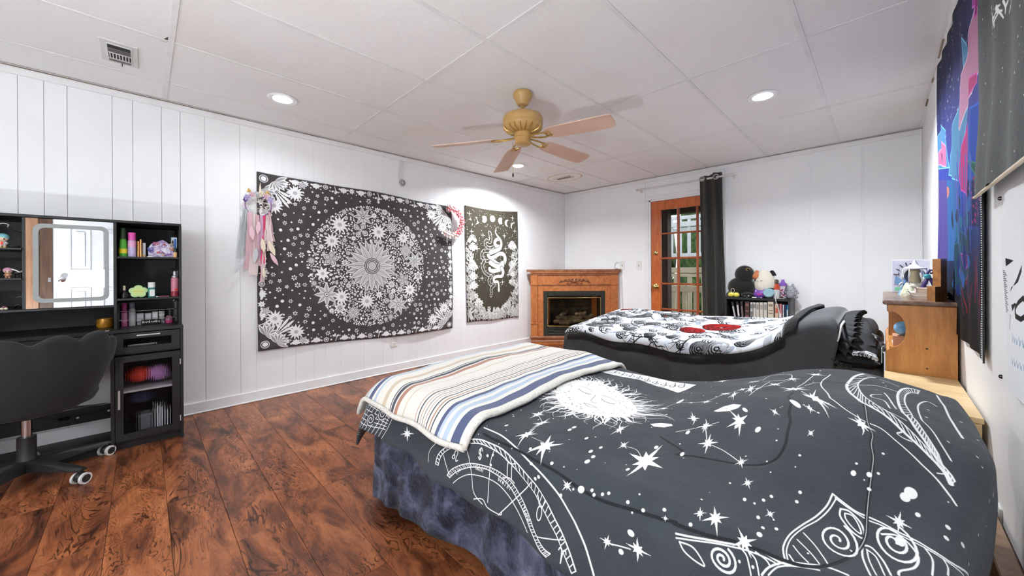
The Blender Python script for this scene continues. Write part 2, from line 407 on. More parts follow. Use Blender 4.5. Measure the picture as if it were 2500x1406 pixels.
# ---------------------------------------------------------------- mouldings
t1 = MB().box(XL, XL+.012, YB, YF, ZC-.052, ZC-.006, b=.003).box(XL, XL+.022, YB, YF, ZC-.006, ZC-.0015).build('trim_1', m_trim); struct(t1, 'white ceiling moulding')
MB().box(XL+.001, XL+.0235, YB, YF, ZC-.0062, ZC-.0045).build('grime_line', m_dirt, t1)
t2 = MB().box(XL, XR, YF-.012, YF, ZC-.052, ZC-.006, b=.003).box(XL, XR, YF-.022, YF, ZC-.006, ZC-.0015).build('trim_2', m_trim); struct(t2, 'white ceiling moulding')
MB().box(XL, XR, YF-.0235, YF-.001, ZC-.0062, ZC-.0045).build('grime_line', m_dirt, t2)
t3 = MB().box(XR-.022, XR, YB, YF-.03, ZC-.006, ZC-.0015).box(XR-.014, XR, YB, 4.2, ZC-.045, ZC-.006, b=.003).build('trim_3', m_trim); struct(t3, 'white metal wall angle at the ceiling')
for a, b in ((3.05, 3.30), (3.62, 3.70), (4.05, 4.2)): MB().box(XR-.0225, XR-.006, a, b, ZC-.03, ZC-.024).build('dirty_scrape', m_dirt, t3)
bl = MB().box(XL, XL+.013, YB, YF, 0, .085, b=.003).box(XL, XL+.02, YB, YF, 0, .012, b=.004).build('baseboard_left', m_trim); struct(bl, 'white skirting board')
bf = MB().box(XL, DX0-.07, YF-.013, YF, 0, .085, b=.003).box(DX1+.06, XR, YF-.013, YF, 0, .085, b=.003).build('baseboard_far', m_trim); struct(bf, 'white skirting board')
br = MB().box(XR-.012, XR, RDY1+.1, YF, 0, .085, b=.003).build('baseboard_right', m_trim); struct(br, 'white skirting board')
tc = MB().box(DX0-.055, DX0-.003, YF-.012, YF, 0, DZ+.001, b=.003).box(DX0-.055, DX1+.055, YF-.012, YF, DZ+.002, DZ+.055, b=.003).box(DX1+.003, DX1+.055, YF-.012, YF, 0, DZ+.001, b=.003)
tc.box(DX0-.003, DX0+.022, YF-.006, YF+.12, 0, DZ).box(DX1-.022, DX1+.003, YF-.006, YF+.12, 0, DZ).box(DX0, DX1, YF-.006, YF+.12, DZ-.018, DZ+.002)
struct(tc.build('trim_4', m_trim), 'white casing around the glazed door')

# ---------------------------------------------------------------- glazed wooden door, fifteen panes
def wood_mat(name, a, b, c, sc=6, st=(6, 6, .7), rough=.38, coat=.25):
    m, nt, p = nt_new(name); v = coords(nt, st); n = noise(nt, v, sc, 6, .6, .8)
    r = ramp(nt, n, [(.3, a), (.5, b), (.7, c)]); g = ramp(nt, noise(nt, v, sc*9, 3, .6, .2), [(.3, (.72, .68, .64, 1)), (.62, (1, 1, 1, 1))])
    nt.links.new(mixc(nt, .6, r, g, 'MULTIPLY'), p.inputs['Base Color']); p.inputs['Roughness'].default_value = rough
    p.inputs['Coat Weight'].default_value = coat; p.inputs['Coat Roughness'].default_value = .25; bumpn(nt, p, n, .05, .003); return m
m_dwood = wood_mat('orange_door_wood', S(176, 82, 28), S(202, 102, 40), S(216, 124, 56))
m_dwood2 = wood_mat('reddish_muntin_wood', S(150, 68, 34), S(172, 84, 44), S(188, 104, 62))
m_glass = mat('clear_glass', (1, 1, 1, 1), .0, trans=1, ior=1.02, spec=.5)
m_brass = mat('polished_brass', S(214, 190, 130), .2, 1.0, col2=S(190, 160, 100))
m_chrome = mat('polished_chrome', S(210, 212, 214), .12, 1.0, col2=S(190, 192, 196))
d1 = thing('door_1', 'orange wooden door with fifteen panes', 'door', (DX0, YF, 0)); del d1['category']; d1['kind'] = 'structure'
y0, y1 = YF+.004, YF+.046
px = [(-2.117, -1.911), (-1.874, -1.673), (-1.640, -1.440)]; pz = [(1.58, 1.882), (1.252, 1.552), (.910, 1.218), (.568, .880), (.226, .538)]
MB().box(DX0+.026, -2.121, y0, y1, .008, DZ-.02, b=.003).build('stile', m_dwood, d1); MB().box(-1.436, DX1-.024, y0, y1, .008, DZ-.02, b=.003).build('stile', m_dwood, d1)
MB().box(-2.121, -1.436, y0, y1, 1.886, DZ-.02, b=.003).build('top_rail', m_dwood, d1); MB().box(-2.121, -1.436, y0, y1, .008, .222, b=.003).build('bottom_rail', m_dwood, d1)
for a, b in ((-1.908, -1.877), (-1.670, -1.643)): MB().box(a, b, y0+.004, y1-.004, .224, 1.884, b=.006).build('muntin', m_dwood2, d1)
for a, b in ((1.555, 1.577), (1.221, 1.249), (.883, .907), (.541, .565)):
    for c, d in ((-2.119, -1.908), (-1.877, -1.670), (-1.643, -1.438)): MB().box(c, d, y0+.005, y1-.005, a, b, b=.006).build('muntin', m_dwood2, d1)
for a, b in px:
    for c, d in pz: MB().box(a-.003, b+.003, YF+.023, YF+.027, c-.003, d+.003).build('pane', m_glass, d1)
kb = MB().lathe([(.0, -.004), (.032, -.004), (.034, -.010), (.020, -.016), (.012, -.020), (.012, -.034), (.024, -.040), (.032, -.052), (.030, -.066), (.018, -.074), (0, -.076)], (-2.18, y0, .855), 20, 1).build('door_knob', m_brass, d1, smooth=40)
MB().lathe([(0, 0), (.028, 0), (.030, -.010), (.022, -.016), (0, -.018)], (-2.185, y0, 1.31), 18, 1).box(-2.200, -2.170, y0-.032, y0-.016, 1.300, 1.318, b=.004).build('deadbolt', m_brass, d1, smooth=40)
MB().lathe([(0, 0), (.013, 0), (.011, -.006), (0, -.008)], (-2.06, y0, 1.965), 14, 1).build('button', m_dwood2, d1, smooth=40)
for z in (.3, 1.05, 1.8): MB().tube([(DX1-.024, y0-.006, z-.045), (DX1-.024, y0-.006, z+.045)], .007).build('hinge', m_brass, d1, smooth=40)

# ---------------------------------------------------------------- white six-panel room door in the right wall (seen in the vanity mirror)
m_wdoor = mat('white_door_paint', S(196, 199, 204), .35)
m_jamb = wood_mat('dark_jamb_wood', S(44, 28, 20), S(66, 44, 30), S(86, 60, 42)); m_jamb2 = wood_mat('tan_casing_wood', S(98, 70, 50), S(122, 88, 64), S(138, 104, 78))
d2 = thing('door_2', 'white six-panel door with knob', 'door', (XR, RDY0, 0)); del d2['category']; d2['kind'] = 'structure'
xd = XR-.002
MB().box(xd, xd+.03, RDY0, RDY1, .01, 2.04, b=.002).build('door_slab', m_wdoor, d2)
for ya, yb in ((RDY0+.122, RDY0+.290), (RDY0+.385, RDY0+.575)):
    for za, zb in ((.22, .90), (1.11, 1.62), (1.72, 1.93)):
        q = MB(); pr = .012
        q.box(xd-.009, xd, ya, yb, za, za+pr, .003).box(xd-.009, xd, ya, yb, zb-pr, zb, .003).box(xd-.009, xd, ya, ya+pr, za+pr, zb-pr, .003).box(xd-.009, xd, yb-pr, yb, za+pr, zb-pr, .003)
        q.box(xd-.010, xd, ya+.045, yb-.045, za+.045, zb-.045, b=.006).build('raised_panel', m_wdoor, d2)
MB().lathe([(0, 0), (.03, 0), (.032, -.008), (.012, -.014), (.012, -.03), (.026, -.04), (.028, -.055), (.015, -.064), (0, -.065)], (xd, RDY0+.06, 1.0), 18, 0).build('door_knob', m_chrome, d2, smooth=40)
MB().box(XR-.012, XR+.06, RDY0-.105, RDY0-.005, 0, 2.05, b=.003).build('dark_jamb', m_jamb, d2)
MB().box(XR-.022, XR, RDY0-.24, RDY0-.107, 0, 2.12, b=.004).build('tan_casing', m_jamb2, d2)
MB().box(XR-.014, XR-.002, RDY0-.04, RDY0-.02, .975, 1.025).build('strike_plate', m_chrome, d2)
MB().box(XR-.014, XR, RDY1+.005, RDY1+.08, 0, 2.05, b=.003).build('white_casing', m_wdoor, d2)
def mapped(mb, fn):
    mb.v = [tuple(fn(*q)) for q in mb.v]; return mb
# ================================================================ ceiling downlights (each carries its own light)
m_vk = mat('satin_black_metal', S(40, 40, 42), .4, .5)
m_lens = mat('lamp_lens', (1, 1, 1, 1), .5, emit=14)
LAMPS = [(-3.08, .724, 'round recessed ceiling light above the mandala tapestry'), (-3.09, 3.19, 'round recessed ceiling light just past the fan'),
         (-.615, 3.19, 'round recessed ceiling light above the rose-blanket bed'), (-.615, .724, 'round recessed ceiling light above the star-print bed'),
         (-3.08, -1.70, 'round recessed ceiling light behind the desk chair'), (-.615, -1.70, 'round recessed ceiling light inside the room door')]
for (x, y, lb), wf_ in zip(LAMPS, (.18, 1.75, 1.8, .25, .05, .2)):
    t = thing('recessed_light', lb, 'light', (x, y, ZC))
    MB().lathe([(.074, .001), (.095, .001), (.097, -.004), (.090, -.009), (.076, -.006)], (x, y, ZC), 32).build('trim_ring', m_trim, t, smooth=40)
    MB().lathe([(0, -.002), (.076, -.002), (.076, -.005), (.05, -.007), (0, -.008)], (x, y, ZC), 32).build('lens', m_lens, t, smooth=40)
    ld = bpy.data.lights.new('downlight', 'AREA'); ld.shape = 'DISK'; ld.size = .15; ld.energy = LAMP_W*wf_; ld.color = LAMP_C; ld.spread = math.radians(150)
    lo = bpy.data.objects.new('downlight', ld); COL.objects.link(lo); lo.parent = t; lo.location = (0, 0, -.012)

# ================================================================ opal globe added as unseen fill light behind the camera, lifting walls and ceiling
m_opal = mat('opal_glass', LAMP_C+(1,), .5, emit=FILL_GLOBE_E)
for c, lb in (((-.55, -2.0, 0), 'added opal globe fill light near the back wall'),):
    t = thing('fill_globe', lb, 'lamp', c)
    MB().lathe([(0, 0), (.13, 0), (.13, .012), (.05, .022), (.014, .03), (0, .03)], c, 28).build('base', m_vk, t, smooth=40); MB().lathe([(.011, .028), (.011, 1.42), (.03, 1.43), (.03, 1.46)], c, 14).build('pole', m_vk, t, smooth=40)
    MB().ball((c[0], c[1], 1.58), .135, n=28, m=18).build('opal_globe', m_opal, t, smooth=180)

# ---------------------------------------------------------------- uplighter can added in place of a camera flash, brightens ceiling, casts fan shadow
c = (-.62, -1.0, 0); t = thing('fill_uplighter', 'added fill uplighter can on the floor behind the camera', 'lamp', c)
MB().lathe([(0, 0), (.10, 0), (.105, .006), (.105, .20), (.098, .21), (.094, .205), (.094, .19), (0, .188)], c, 30).build('can', m_vk, t, smooth=40); MB().lathe([(0, .200), (.092, .199)], c, 30).build('lens', m_lens, t)
ld = bpy.data.lights.new('fill_uplight', 'AREA'); ld.shape = 'DISK'; ld.size = .18; ld.energy = FILL_UP_W; ld.color = LAMP_C; lo = bpy.data.objects.new('fill_uplight', ld); COL.objects.link(lo); lo.parent = t; lo.location = (0, 0, .225); lo.rotation_euler = (math.pi, 0, 0)

# ================================================================ air vents
m_vw = mat('vent_enamel', S(222, 222, 220), .4); m_vd = mat('vent_dark', S(52, 52, 52), .8); m_vg = mat('vent_dust_grey', S(128, 126, 122), .8)
t = thing('ceiling_vent', 'white louvred ceiling vent above the black vanity', 'vent', (-3.09, -.09, ZC))
x0, x1, ya, yb = -3.235, -2.945, -.165, -.015
MB().box(x0, x1, ya, yb, ZC-.004, ZC+.003, b=.002).box(x0+.03, x1-.03, ya+.024, yb-.024, ZC-.009, ZC-.003, b=.002).build('frame', m_vw, t)
MB().box(x0+.036, x1-.036, ya+.03, yb-.03, ZC-.0094, ZC-.006).build('duct_opening', m_vd, t)
for k in range(3): MB().box(x0+.165+.02*k, x0+.172+.02*k, ya+.03, yb-.03, ZC-.0125, ZC-.0092).build('louvre', m_vg, t)
for k in range(2): MB().box(x0+.04+.018*k, x0+.05+.018*k, ya+.03, yb-.03, ZC-.0125, ZC-.0092).build('louvre', m_vg, t)
for xx in (x0+.073, x0+.150): MB().box(xx, xx+.006, ya+.03, yb-.03, ZC-.013, ZC-.0092).build('divider', m_vw, t)
for k in range(7): MB().box(x0+.079, x0+.150, ya+.034+.0125*k, ya+.0385+.0125*k, ZC-.0128, ZC-.0092).build('blade', m_vw, t)
MB().box(x0+.012, x0+.032, -.085, -.081, ZC-.022, ZC-.004).build('lever', m_vd, t)
m_rust = mat('rusty_vent_slots', S(150, 122, 90), .8, col2=S(120, 92, 64), nscale=30)
t = thing('ceiling_vent', 'small rust-stained ceiling vent near the corner fireplace', 'vent', (-3.08, 4.06, ZC))
MB().box(-3.20, -2.94, 3.99, 4.13, ZC-.005, ZC+.003, b=.002).build('frame', m_vw, t)
for k in range(5): MB().box(-3.17+.045*k, -3.14+.045*k, 4.035, 4.085, ZC-.008, ZC-.004).build('slot', m_rust, t)

# ================================================================ ceiling fan
m_fan = mat('fan_antique_tan', S(200, 162, 102), .38, .0, col2=S(188, 148, 88), nscale=10, coat=.2)
m_fan2 = mat('fan_worn_brass', S(196, 166, 96), .3, .6, col2=S(170, 136, 70), nscale=40)
m_blade = mat('fan_blade_pinkish_wood', S(220, 190, 172), .5, col2=S(210, 178, 158), nscale=4, stretch=(1, 1, 1))
FX, FY = -1.796, 1.905
t = thing('ceiling_fan', 'tan ceiling fan with pinkish wooden blades', 'ceiling fan', (FX, FY, ZC))
c = (FX, FY, 0)
MB().lathe([(0, ZC-.001), (.062, ZC-.001), (.069, ZC-.012), (.069, ZC-.026), (.046, ZC-.076), (.034, ZC-.092), (0, ZC-.093)], c, 28).build('canopy', m_fan, t, smooth=50)
MB().lathe([(.011, 2.262), (.011, 2.195)], c, 14).build('downrod', m_fan, t, smooth=50)
HSG = MB().lathe([(0, 2.208), (.05, 2.206), (.100, 2.196), (.132, 2.176), (.143, 2.152), (.143, 2.118), (.140, 2.104), (.143, 2.098), (.138, 2.078), (.118, 2.052), (.085, 2.036), (.06, 2.030), (0, 2.028)], c, 36)
hs = MB(); hs.v = [(x, y, 2.050+(z-2.028)*.80) for x, y, z in HSG.v]; hs.f = HSG.f; hs.build('motor_housing', m_fan, t, smooth=50)
for k in range(20):
    a = 2*math.pi*k/20
    MB().tube([(FX+math.cos(a)*r, FY+math.sin(a)*r, z) for r, z in ((.066, 2.0515), (.09, 2.0575), (.118, 2.068), (.136, 2.088))], .004, 6).build('housing_rib', m_fan2, t, smooth=50)
MB().lathe([(0, 2.052), (.060, 2.052), (.062, 2.022), (.054, 2.016), (.054, 1.990), (.058, 1.984), (.058, 1.976), (.048, 1.968), (0, 1.965)], c, 28).build('switch_cap', m_fan, t, smooth=50)
for ang, zt in ((11, 1.995), (83, 1.985), (151, 1.950), (218, 1.988)):
    a = math.radians(ang); ca, sa = math.cos(a), math.sin(a); L = .655
    def bl(r, w, dz, zt=zt, ca=ca, sa=sa):
        z = 2.015+(zt-2.015)*sm(.05, L, r)
        return (FX+ca*r-sa*w, FY+sa*r+ca*w, z-w*math.tan(math.radians(13))+dz)
    out = [(.185, -.035), (.20, -.050), (.24, -.060), (.45, -.066), (.62, -.068), (.648, -.058), (.655, -.03), (.655, .03), (.648, .058), (.62, .068), (.45, .066), (.24, .060), (.20, .050), (.185, .035)]
    n = len(out); q = MB(); vs_ = [bl(r, w, .003) for r, w in out]+[bl(r, w, -.003) for r, w in out]
    q.add(vs_, [tuple(range(n)), tuple(range(2*n-1, n-1, -1))]+[(k, n+k, n+(k+1) % n, (k+1) % n) for k in range(n)])
    b = q.build('blade', m_blade, t)
    q = MB()
    for w in (-.022, .022): q.tube([bl(.05, w*.3, .004), bl(.11, w, -.004), bl(.17, w*1.2, -.008), bl(.225, w*.5, -.006)], .006, 6)
    q.tube([bl(.17, -.03, -.006), bl(.19, 0, -.007), bl(.17, .03, -.006)], .005, 6); q.build('blade_iron', m_fan2, b, smooth=50)
    for w in (-.028, 0, .028): MB().lathe([(0, 0), (.006, 0), (.005, -.003), (0, -.004)], bl(.215, w, -.003), 8).build('screw', m_fan2, b, smooth=50)
chx, chy = FX-.05, FY-.05
MB().tube([(chx, chy, 1.99), (chx, chy, 1.775)], .0015, 6).build('pull_chain', m_fan2, t)
MB().ball((chx, chy, 1.757), .006, .006, .016).build('pull_bob', m_vd, t, smooth=180)

# ================================================================ switches, outlets, wire bundle
m_pl = mat('switch_plastic', S(232, 232, 228), .35); m_slot = mat('socket_slot', S(90, 90, 88), .6)
def plate(name, label, cat, cx, cy, cz, axis, kind, sgn=1):
    t = thing(name, label, cat, (cx, cy, cz))
    def B(u0, u1, z0, z1, d0, d1, b=0):
        return MB().box(cx+sgn*d0, cx+sgn*d1, cy+u0, cy+u1, cz+z0, cz+z1, b) if axis == 0 else MB().box(cx+u0, cx+u1, cy+sgn*d0, cy+sgn*d1, cz+z0, cz+z1, b)
    B(-.037, .037, -.06, .06, 0, .006, .003).build('plate', m_pl, t)
    if kind == 'switch':
        B(-.006, .006, -.012, .012, .005, .0075).build('toggle_slot', m_slot, t); B(-.004, .004, -.002, .010, .006, .016, .002).build('toggle', m_pl, t)
    else:
        for dz in (-.028, .028):
            B(-.016, .016, dz-.014, dz+.014, .004, .0085, .004).build('socket', m_pl, t)
            for du in (-.006, .006): B(du-.0015, du+.0015, dz-.004, dz+.006, .008, .0090).build('slot', m_slot, t)
    return t
plate('light_switch', 'white light switch nearer the fireplace', 'switch', -2.684, YF, 1.147, 1, 'switch', -1)
plate('light_switch', 'white light switch right beside the glazed door', 'switch', -2.427, YF, 1.143, 1, 'switch', -1)
plate('wall_outlet', 'white wall outlet just under the mandala tapestry', 'outlet', XL, 1.911, .330, 0, 'outlet', 1)
plate('wall_outlet', 'white wall outlet low on the wall behind the star-print bed', 'outlet', XR, 1.86, .30, 0, 'outlet', -1)
m_wire = mat('clear_grey_wire', S(205, 206, 208), .3); m_wire2 = mat('grey_wire', S(120, 122, 124), .4)
t = thing('wire_bundle', 'coiled bundle of thin clear wire hanging on the wall', 'wire', (XL, 2.0, 2.05))
for k in range(4): MB().tube([(XL+.016, 1.985+.012*k, ZC-.055), (XL+.012, 1.975+.018*k, 2.20), (XL+.014, 1.96+.02*k, 2.08)], .0016, 5).build('strand', m_wire, t)
for k, (r, dy) in enumerate(((.034, 0), (.030, .01), (.038, -.006), (.026, .015))):
    MB().tube([(XL+.016+.004*k, 2.0+dy+math.cos(a)*r*.7, 2.045+math.sin(a)*r) for a in [2*math.pi*i/18 for i in range(18)]], .0028, 6, True).build('coil', (m_wire, m_wire2)[k % 2], t, smooth=180)

# ================================================================ curtain on its rod
m_rod = mat('white_rod', S(226, 226, 226), .3); m_cur = mat('charcoal_curtain', S(64, 62, 58), .85, col2=S(56, 55, 51), nscale=20, bump=.1, bscale=400, sheen=.15)
RY = YF-.075
t = thing('curtain_rod', 'thin white curtain rod above the glazed door', 'curtain rod', (-1.81, RY, 2.187))
MB().tube([(-2.412, RY, 2.187), (-1.60, RY, 2.187)], .010, 10).tube([(-1.61, RY, 2.187), (-1.208, RY, 2.187)], .012, 10).build('rod', m_rod, t, smooth=40)
for x in (-2.412, -1.208): MB().ball((x, RY, 2.187), .017, n=12, m=8).build('end_cap', m_rod, t, smooth=180)
for x in (-2.38, -1.24): MB().box(x-.006, x+.006, RY, YF, 2.176, 2.184).box(x-.012, x+.012, YF-.004, YF, 2.15, 2.21, b=.002).build('bracket', m_rod, t)
t = thing('curtain', 'charcoal grommet curtain drawn aside at the glazed door', 'curtain', (-1.46, RY, 0))
def cur(u, v):
    z = .03+v*(interp(u, [(0, 2.217), (.42, 2.222), (.5, 2.236), (.9, 2.245), (1, 2.235)])-.03)
    w0 = interp(v, [(0, 0), (.5, .01), (1, .0)]); xl = -1.565-.035*v; xr = -1.318-.018*v+.012*math.sin(v*5)
    x = xl+(xr-xl)*u
    fold = math.sin(u*math.pi*5.0+.4+.3*math.sin(v*3))*(.030+.012*(1-v))+.006*math.sin(u*31+v*9)
    return (x, RY+fold*.9, z)
MB().grid(60, 44, cur).build('drape', m_cur, t, smooth=180, solid=.003)
m_ring = mat('grommet_nickel', S(196, 196, 192), .3, .7)
for x, yy in ((-1.560, RY-.028), (-1.405, RY-.024)):
    MB().tube([(x+math.cos(a)*.028, yy-.004, 2.187+math.sin(a)*.028) for a in [2*math.pi*i/20 for i in range(20)]], .006, 8, True).build('grommet', m_ring, t, smooth=180)

# ================================================================ corner fireplace
def oak(name, a, b, c): return wood_mat(name, a, b, c, 7, (3, 3, 3), .4, .2)
m_oak = oak('honey_oak', S(164, 92, 44), S(190, 114, 60), S(206, 134, 78)); m_oakd = oak('worn_oak_edge', S(120, 70, 40), S(146, 92, 60), S(176, 128, 94))
m_iron = mat('firebox_black_steel', S(52, 54, 48), .5, .3); m_irond = mat('firebox_interior', S(42, 38, 32), .9, col2=S(78, 66, 50), nscale=8)
m_log = mat('ceramic_logs', S(122, 104, 78), .9, col2=S(66, 54, 40), nscale=12, bump=.5, bscale=30)
m_fglass = mat('smoked_fire_glass', S(235, 230, 215), .03, trans=1, ior=1.02)
A0 = Vector((-3.600, 4.035)); eA = Vector((1, 1))/2**.5; eN = Vector((1, -1))/2**.5
def fp(a, d, z): p = A0+eA*a+eN*d; return (p.x, p.y, z)
t = thing('corner_fireplace', 'honey oak corner fireplace with black glass insert', 'fireplace', fp(.59, 0, 0))
def FB(a0, a1, d0, d1, z0, z1, b=.003): return mapped(MB().box(a0, a1, d0, d1, z0, z1, b), fp)
def pent(z0, z1, out, name, m):
    l = fp(-.075-out*.2, out, 0); r = fp(1.255+out*.2, out, 0)
    poly = [l[:2], r[:2], (r[0]-.0, YF-.02), (XL+.03, YF-.02), (XL+.03, l[1]+.02)]
    return MB().prism(poly, 2, z0, z1).build(name, m, t)
pent(1.060, 1.094, .028, 'mantel_shelf', m_oakd)
FB(-.05, 1.235, .0, .022, 1.036, 1.060).build('cove_moulding', m_oak, t); FB(-.045, 1.23, .0, .012, 1.010, 1.036).build('lower_moulding', m_oakd, t)
FB(.055, 1.120, -.018, .0, .870, 1.010).build('frieze_board', m_oak, t)
for a0, a1, kind in ((-.045, .055, 'l'), (1.120, 1.225, 'r')):
    p = FB(a0, a1, -.02, .012, .095, 1.010).build('pilaster', m_oak, t)
    FB(a0-.004, a1+.004, .010, .020, .862, .886).build('capital', m_oak, p); FB(a0-.004, a1+.004, .010, .020, .300, .318).build('plinth_cap', m_oak, p)
    for k in range(3):
        c = a0+.025+.026*k; FB(c-.007, c+.007, .011, .017, .33, .85, .005).build('reed', m_oak, p)
FB(.055, .142, -.030, -.010, .100, .870).build('side_field', m_oak, t); FB(1.040, 1.120, -.030, -.010, .100, .870).build('side_field', m_oak, t)
FB(.142, 1.040, -.030, -.010, .775, .870).build('top_field', m_oak, t); FB(.055, 1.120, -.012, -.002, .858, .870).build('field_bead', m_oakd, t)
FB(-.060, 1.240, -.02, .045, .092, .124, .006).build('hearth_ledge', m_oakd, t); FB(-.045, 1.225, -.02, .015, .0, .092).build('base_board', m_oak, t)
FB(-.045, .62, .015, .020, .052, .060, .002).build('white_edge_strip', m_trim, t)
l = fp(-.045, -.02, 0); r = fp(1.225, -.02, 0)
MB().prism([l[:2], (l[0]-.02, l[1]+.04), (l[0]-.02, YF-.08), (l[0]+.01, l[1]+.06)], 2, 0, 1.06).build('side_return', m_oak, t)
MB().prism([r[:2], (r[0]-.04, r[1]+.02), (XL+.12, r[1]+.02), (r[0]-.06, r[1]-.01)], 2, 0, 1.06).build('side_return', m_oak, t)
# carved garland on the frieze
q = MB()
def scroll(a, z, r, turns, s, n=16):
    return [fp(a+s*r*(1-k/n*.8)*math.cos(turns*6.28*k/n), .006, z+r*(1-k/n*.8)*math.sin(turns*6.28*k/n)) for k in range(n+1)]
for s in (-1, 1):
    c = .59
    q.tube([fp(c+s*x, .005, .905+z) for x, z in ((.02, .0), (.06, .035), (.10, .015), (.14, .030), (.19, .012), (.235, -.012))], [.009, .008, .008, .007, .006, .003], 8)
    for dx, z, r in ((.05, .92, .026), (.115, .925, .02), (.165, .922, .016)): q.tube(scroll(c+s*dx, z, r, 1.1, s), [.006]*8+[.004]*9, 6)
    for dx, dz, an in ((.08, .05, .8), (.13, .048, .6), (.03, .055, 1.2), (.20, .03, .3), (.10, -.005, -.6), (.05, -.01, -.8)):
        q.ball(fp(c+s*dx, .004, .90+dz), .016, .016, .009, 10, 6)
q.ball(fp(.59, .004, .925), .024, .024, .034, 12, 8); q.build('carved_garland', m_oakd, t, smooth=180)
# insert
ins = FB(.142, .200, -.03, -.006, .124, .775).build('insert_frame', m_iron, t)
FB(.975, 1.040, -.03, -.006, .124, .775).build('insert_frame', m_iron, t); FB(.200, .975, -.03, -.006, .700, .775).build('insert_frame', m_iron, t)
FB(.30, .88, -.008, .002, .712, .724, .002).build('hood_slot', m_irond, t); FB(.30, .88, -.006, .008, .724, .736, .003).build('hood_lip', m_iron, t)
for a in (.205, .895): FB(a, a+.085, -.008, .0, .708, .745, .003).build('vent_cover', m_iron, t)
FB(.200, .975, -.03, -.012, .124, .262).build('lower_panel', m_iron, t)
for k in range(5): FB(.215, .96, -.014, -.002, .150+.022*k, .162+.022*k, .004).build('louvre', m_iron, t)
FB(.50, .62, -.004, .0, .136, .144, .001).build('maker_plate', m_chrome, t)
FB(.185, .99, -.36, -.34, .13, .74).build('firebox_back', m_irond, t); FB(.185, .20, -.36, -.03, .13, .74).build('firebox_side', m_irond, t); FB(.975, .99, -.36, -.03, .13, .74).build('firebox_side', m_irond, t); FB(.185, .99, -.36, -.03, .24, .262).build('firebox_floor', m_irond, t); FB(.185, .99, -.36, -.03, .70, .74).build('firebox_top', m_irond, t)
bow = lambda a: .022*math.sin(math.pi*(a-.2)/.775)
gl = mapped(MB().grid(24, 2, lambda u, v: (.205+.765*u, bow(.205+.765*u)-.010, .27+.405*v)), fp).build('curved_glass', m_fglass, t, smooth=180)
fr = MB()
for z in (.268, .680): fr.tube([fp(.203+.77*k/20, bow(.203+.77*k/20)-.004, z) for k in range(21)], .007, 8)
for a in (.203, .973): fr.tube([fp(a, bow(a)-.004, .268), fp(a, bow(a)-.004, .68)], .007, 8)
fr.build('brass_glass_frame', m_brass, t, smooth=50)
random.seed(3)
for a0, z0, a1, z1, d, rr in ((.30, .31, .86, .33, -.12, .035), (.34, .37, .66, .35, -.17, .034), (.52, .36, .88, .39, -.15, .032), (.42, .40, .50, .46, -.2, .03), (.64, .42, .78, .44, -.18, .03), (.38, .30, .52, .30, -.08, .025)):
    pts = [fp(a0+(a1-a0)*k/8, d+.012*math.sin(k*2.1), z0+(z1-z0)*k/8+.008*math.sin(k*1.7)) for k in range(9)]
    MB().tube(pts, [rr*(.85+.3*random.random()) for _ in range(9)], 9).build('log', m_log, t, smooth=60)
# white cord that runs up beside the mantel to the wall
q = catmull([(-2.672, 4.925, .02), (-2.675, 4.925, .45), (-2.69, 4.925, .85), (-2.70, 4.925, 1.04), (-2.735, 4.925, 1.10), (-2.79, 4.925, 1.115), (-2.80, 4.925, 1.16), (-2.77, 4.925, 1.195), (-2.74, 4.93, 1.195)], 6)
tag(MB().tube(q, .004, 6).build('power_cord', m_rod, None, smooth=180), 'thin white cord running up the wall beside the fireplace', 'cord')

# ================================================================ outside: porch, railings, hedge
m_deck = mat('deck_boards', S(120, 110, 98), .8, col2=S(98, 90, 80)); m_bush = mat('hedge_leaves', S(96, 128, 66), .7, col2=S(44, 66, 32), nscale=9, detail=6, bump=.8, bscale=14)
m_beige = mat('beige_rail_paint', S(206, 192, 170), .6, col2=S(194, 180, 158)); m_wrail = mat('white_rail_paint', S(230, 232, 236), .6); m_post = mat('dark_porch_wood', S(62, 50, 42), .7, col2=S(50, 40, 34), nscale=4, stretch=(4, 4, .6))
gd = MB().box(-9, 6, YF+.13, 16, -.3, -.05).build('ground', mat('lawn', S(90, 110, 60), .9, col2=S(70, 84, 44), nscale=5)); struct(gd, 'ground outside the glazed door')
t = thing('porch_frame', 'dark wooden porch post and beam outside the glazed door', 'porch', (-2.25, 5.3, -.05))
MB().box(-2.36, -2.165, 5.28, 5.42, -.05, 2.5, b=.004).build('post', m_post, t); MB().box(-2.6, -.4, 5.42, 5.56, 1.885, 2.5, b=.004).build('beam', m_post, t)
MB().box(-2.6, -.4, YF+.14, 5.6, 2.5, 2.56).build('porch_ceiling', m_post, t)
def railing(label, y, x0, x1, rails, bz0, bz1, bw, gap, m, z0=-.05):
    t = thing('deck_railing', label, 'railing', ((x0+x1)/2, y, z0))
    for za, zb, dp in rails: MB().box(x0, x1, y-dp, y+dp, za, zb, b=.004).build('rail', m, t)
    x = x0+.03
    while x < x1: MB().box(x, x+bw, y-.018, y+.018, bz0, bz1).build('baluster', m, t); x += gap
    for x in (x0, x1): MB().box(x-.05, x+.05, y-.05, y+.05, z0, bz1+.05).build('newel_post', m, t)
railing('beige lower porch railing with flat boards', 6.0, -2.6, -.9, ((.735, .83, .03), (.16, .22, .02)), .16, .735, .06, .17, m_beige)
railing('pale middle deck railing behind the porch', 7.0, -3.5, -1.0, ((1.02, 1.12, .03), (.95, 1.01, .02)), .10, .98, .07, .24, m_beige)
railing('white upper stair railing behind the hedge', 8.5, -4.4, -1.2, ((2.20, 2.27, .04), (2.03, 2.14, .06), (1.36, 1.44, .03)), 1.40, 2.22, .06, .19, m_wrail)
railing('white rear stair railing half hidden by the upper one', 8.9, -4.6, -1.2, ((1.95, 2.05, .03), (1.40, 1.46, .03)), 1.42, 2.0, .05, .23, m_wrail)
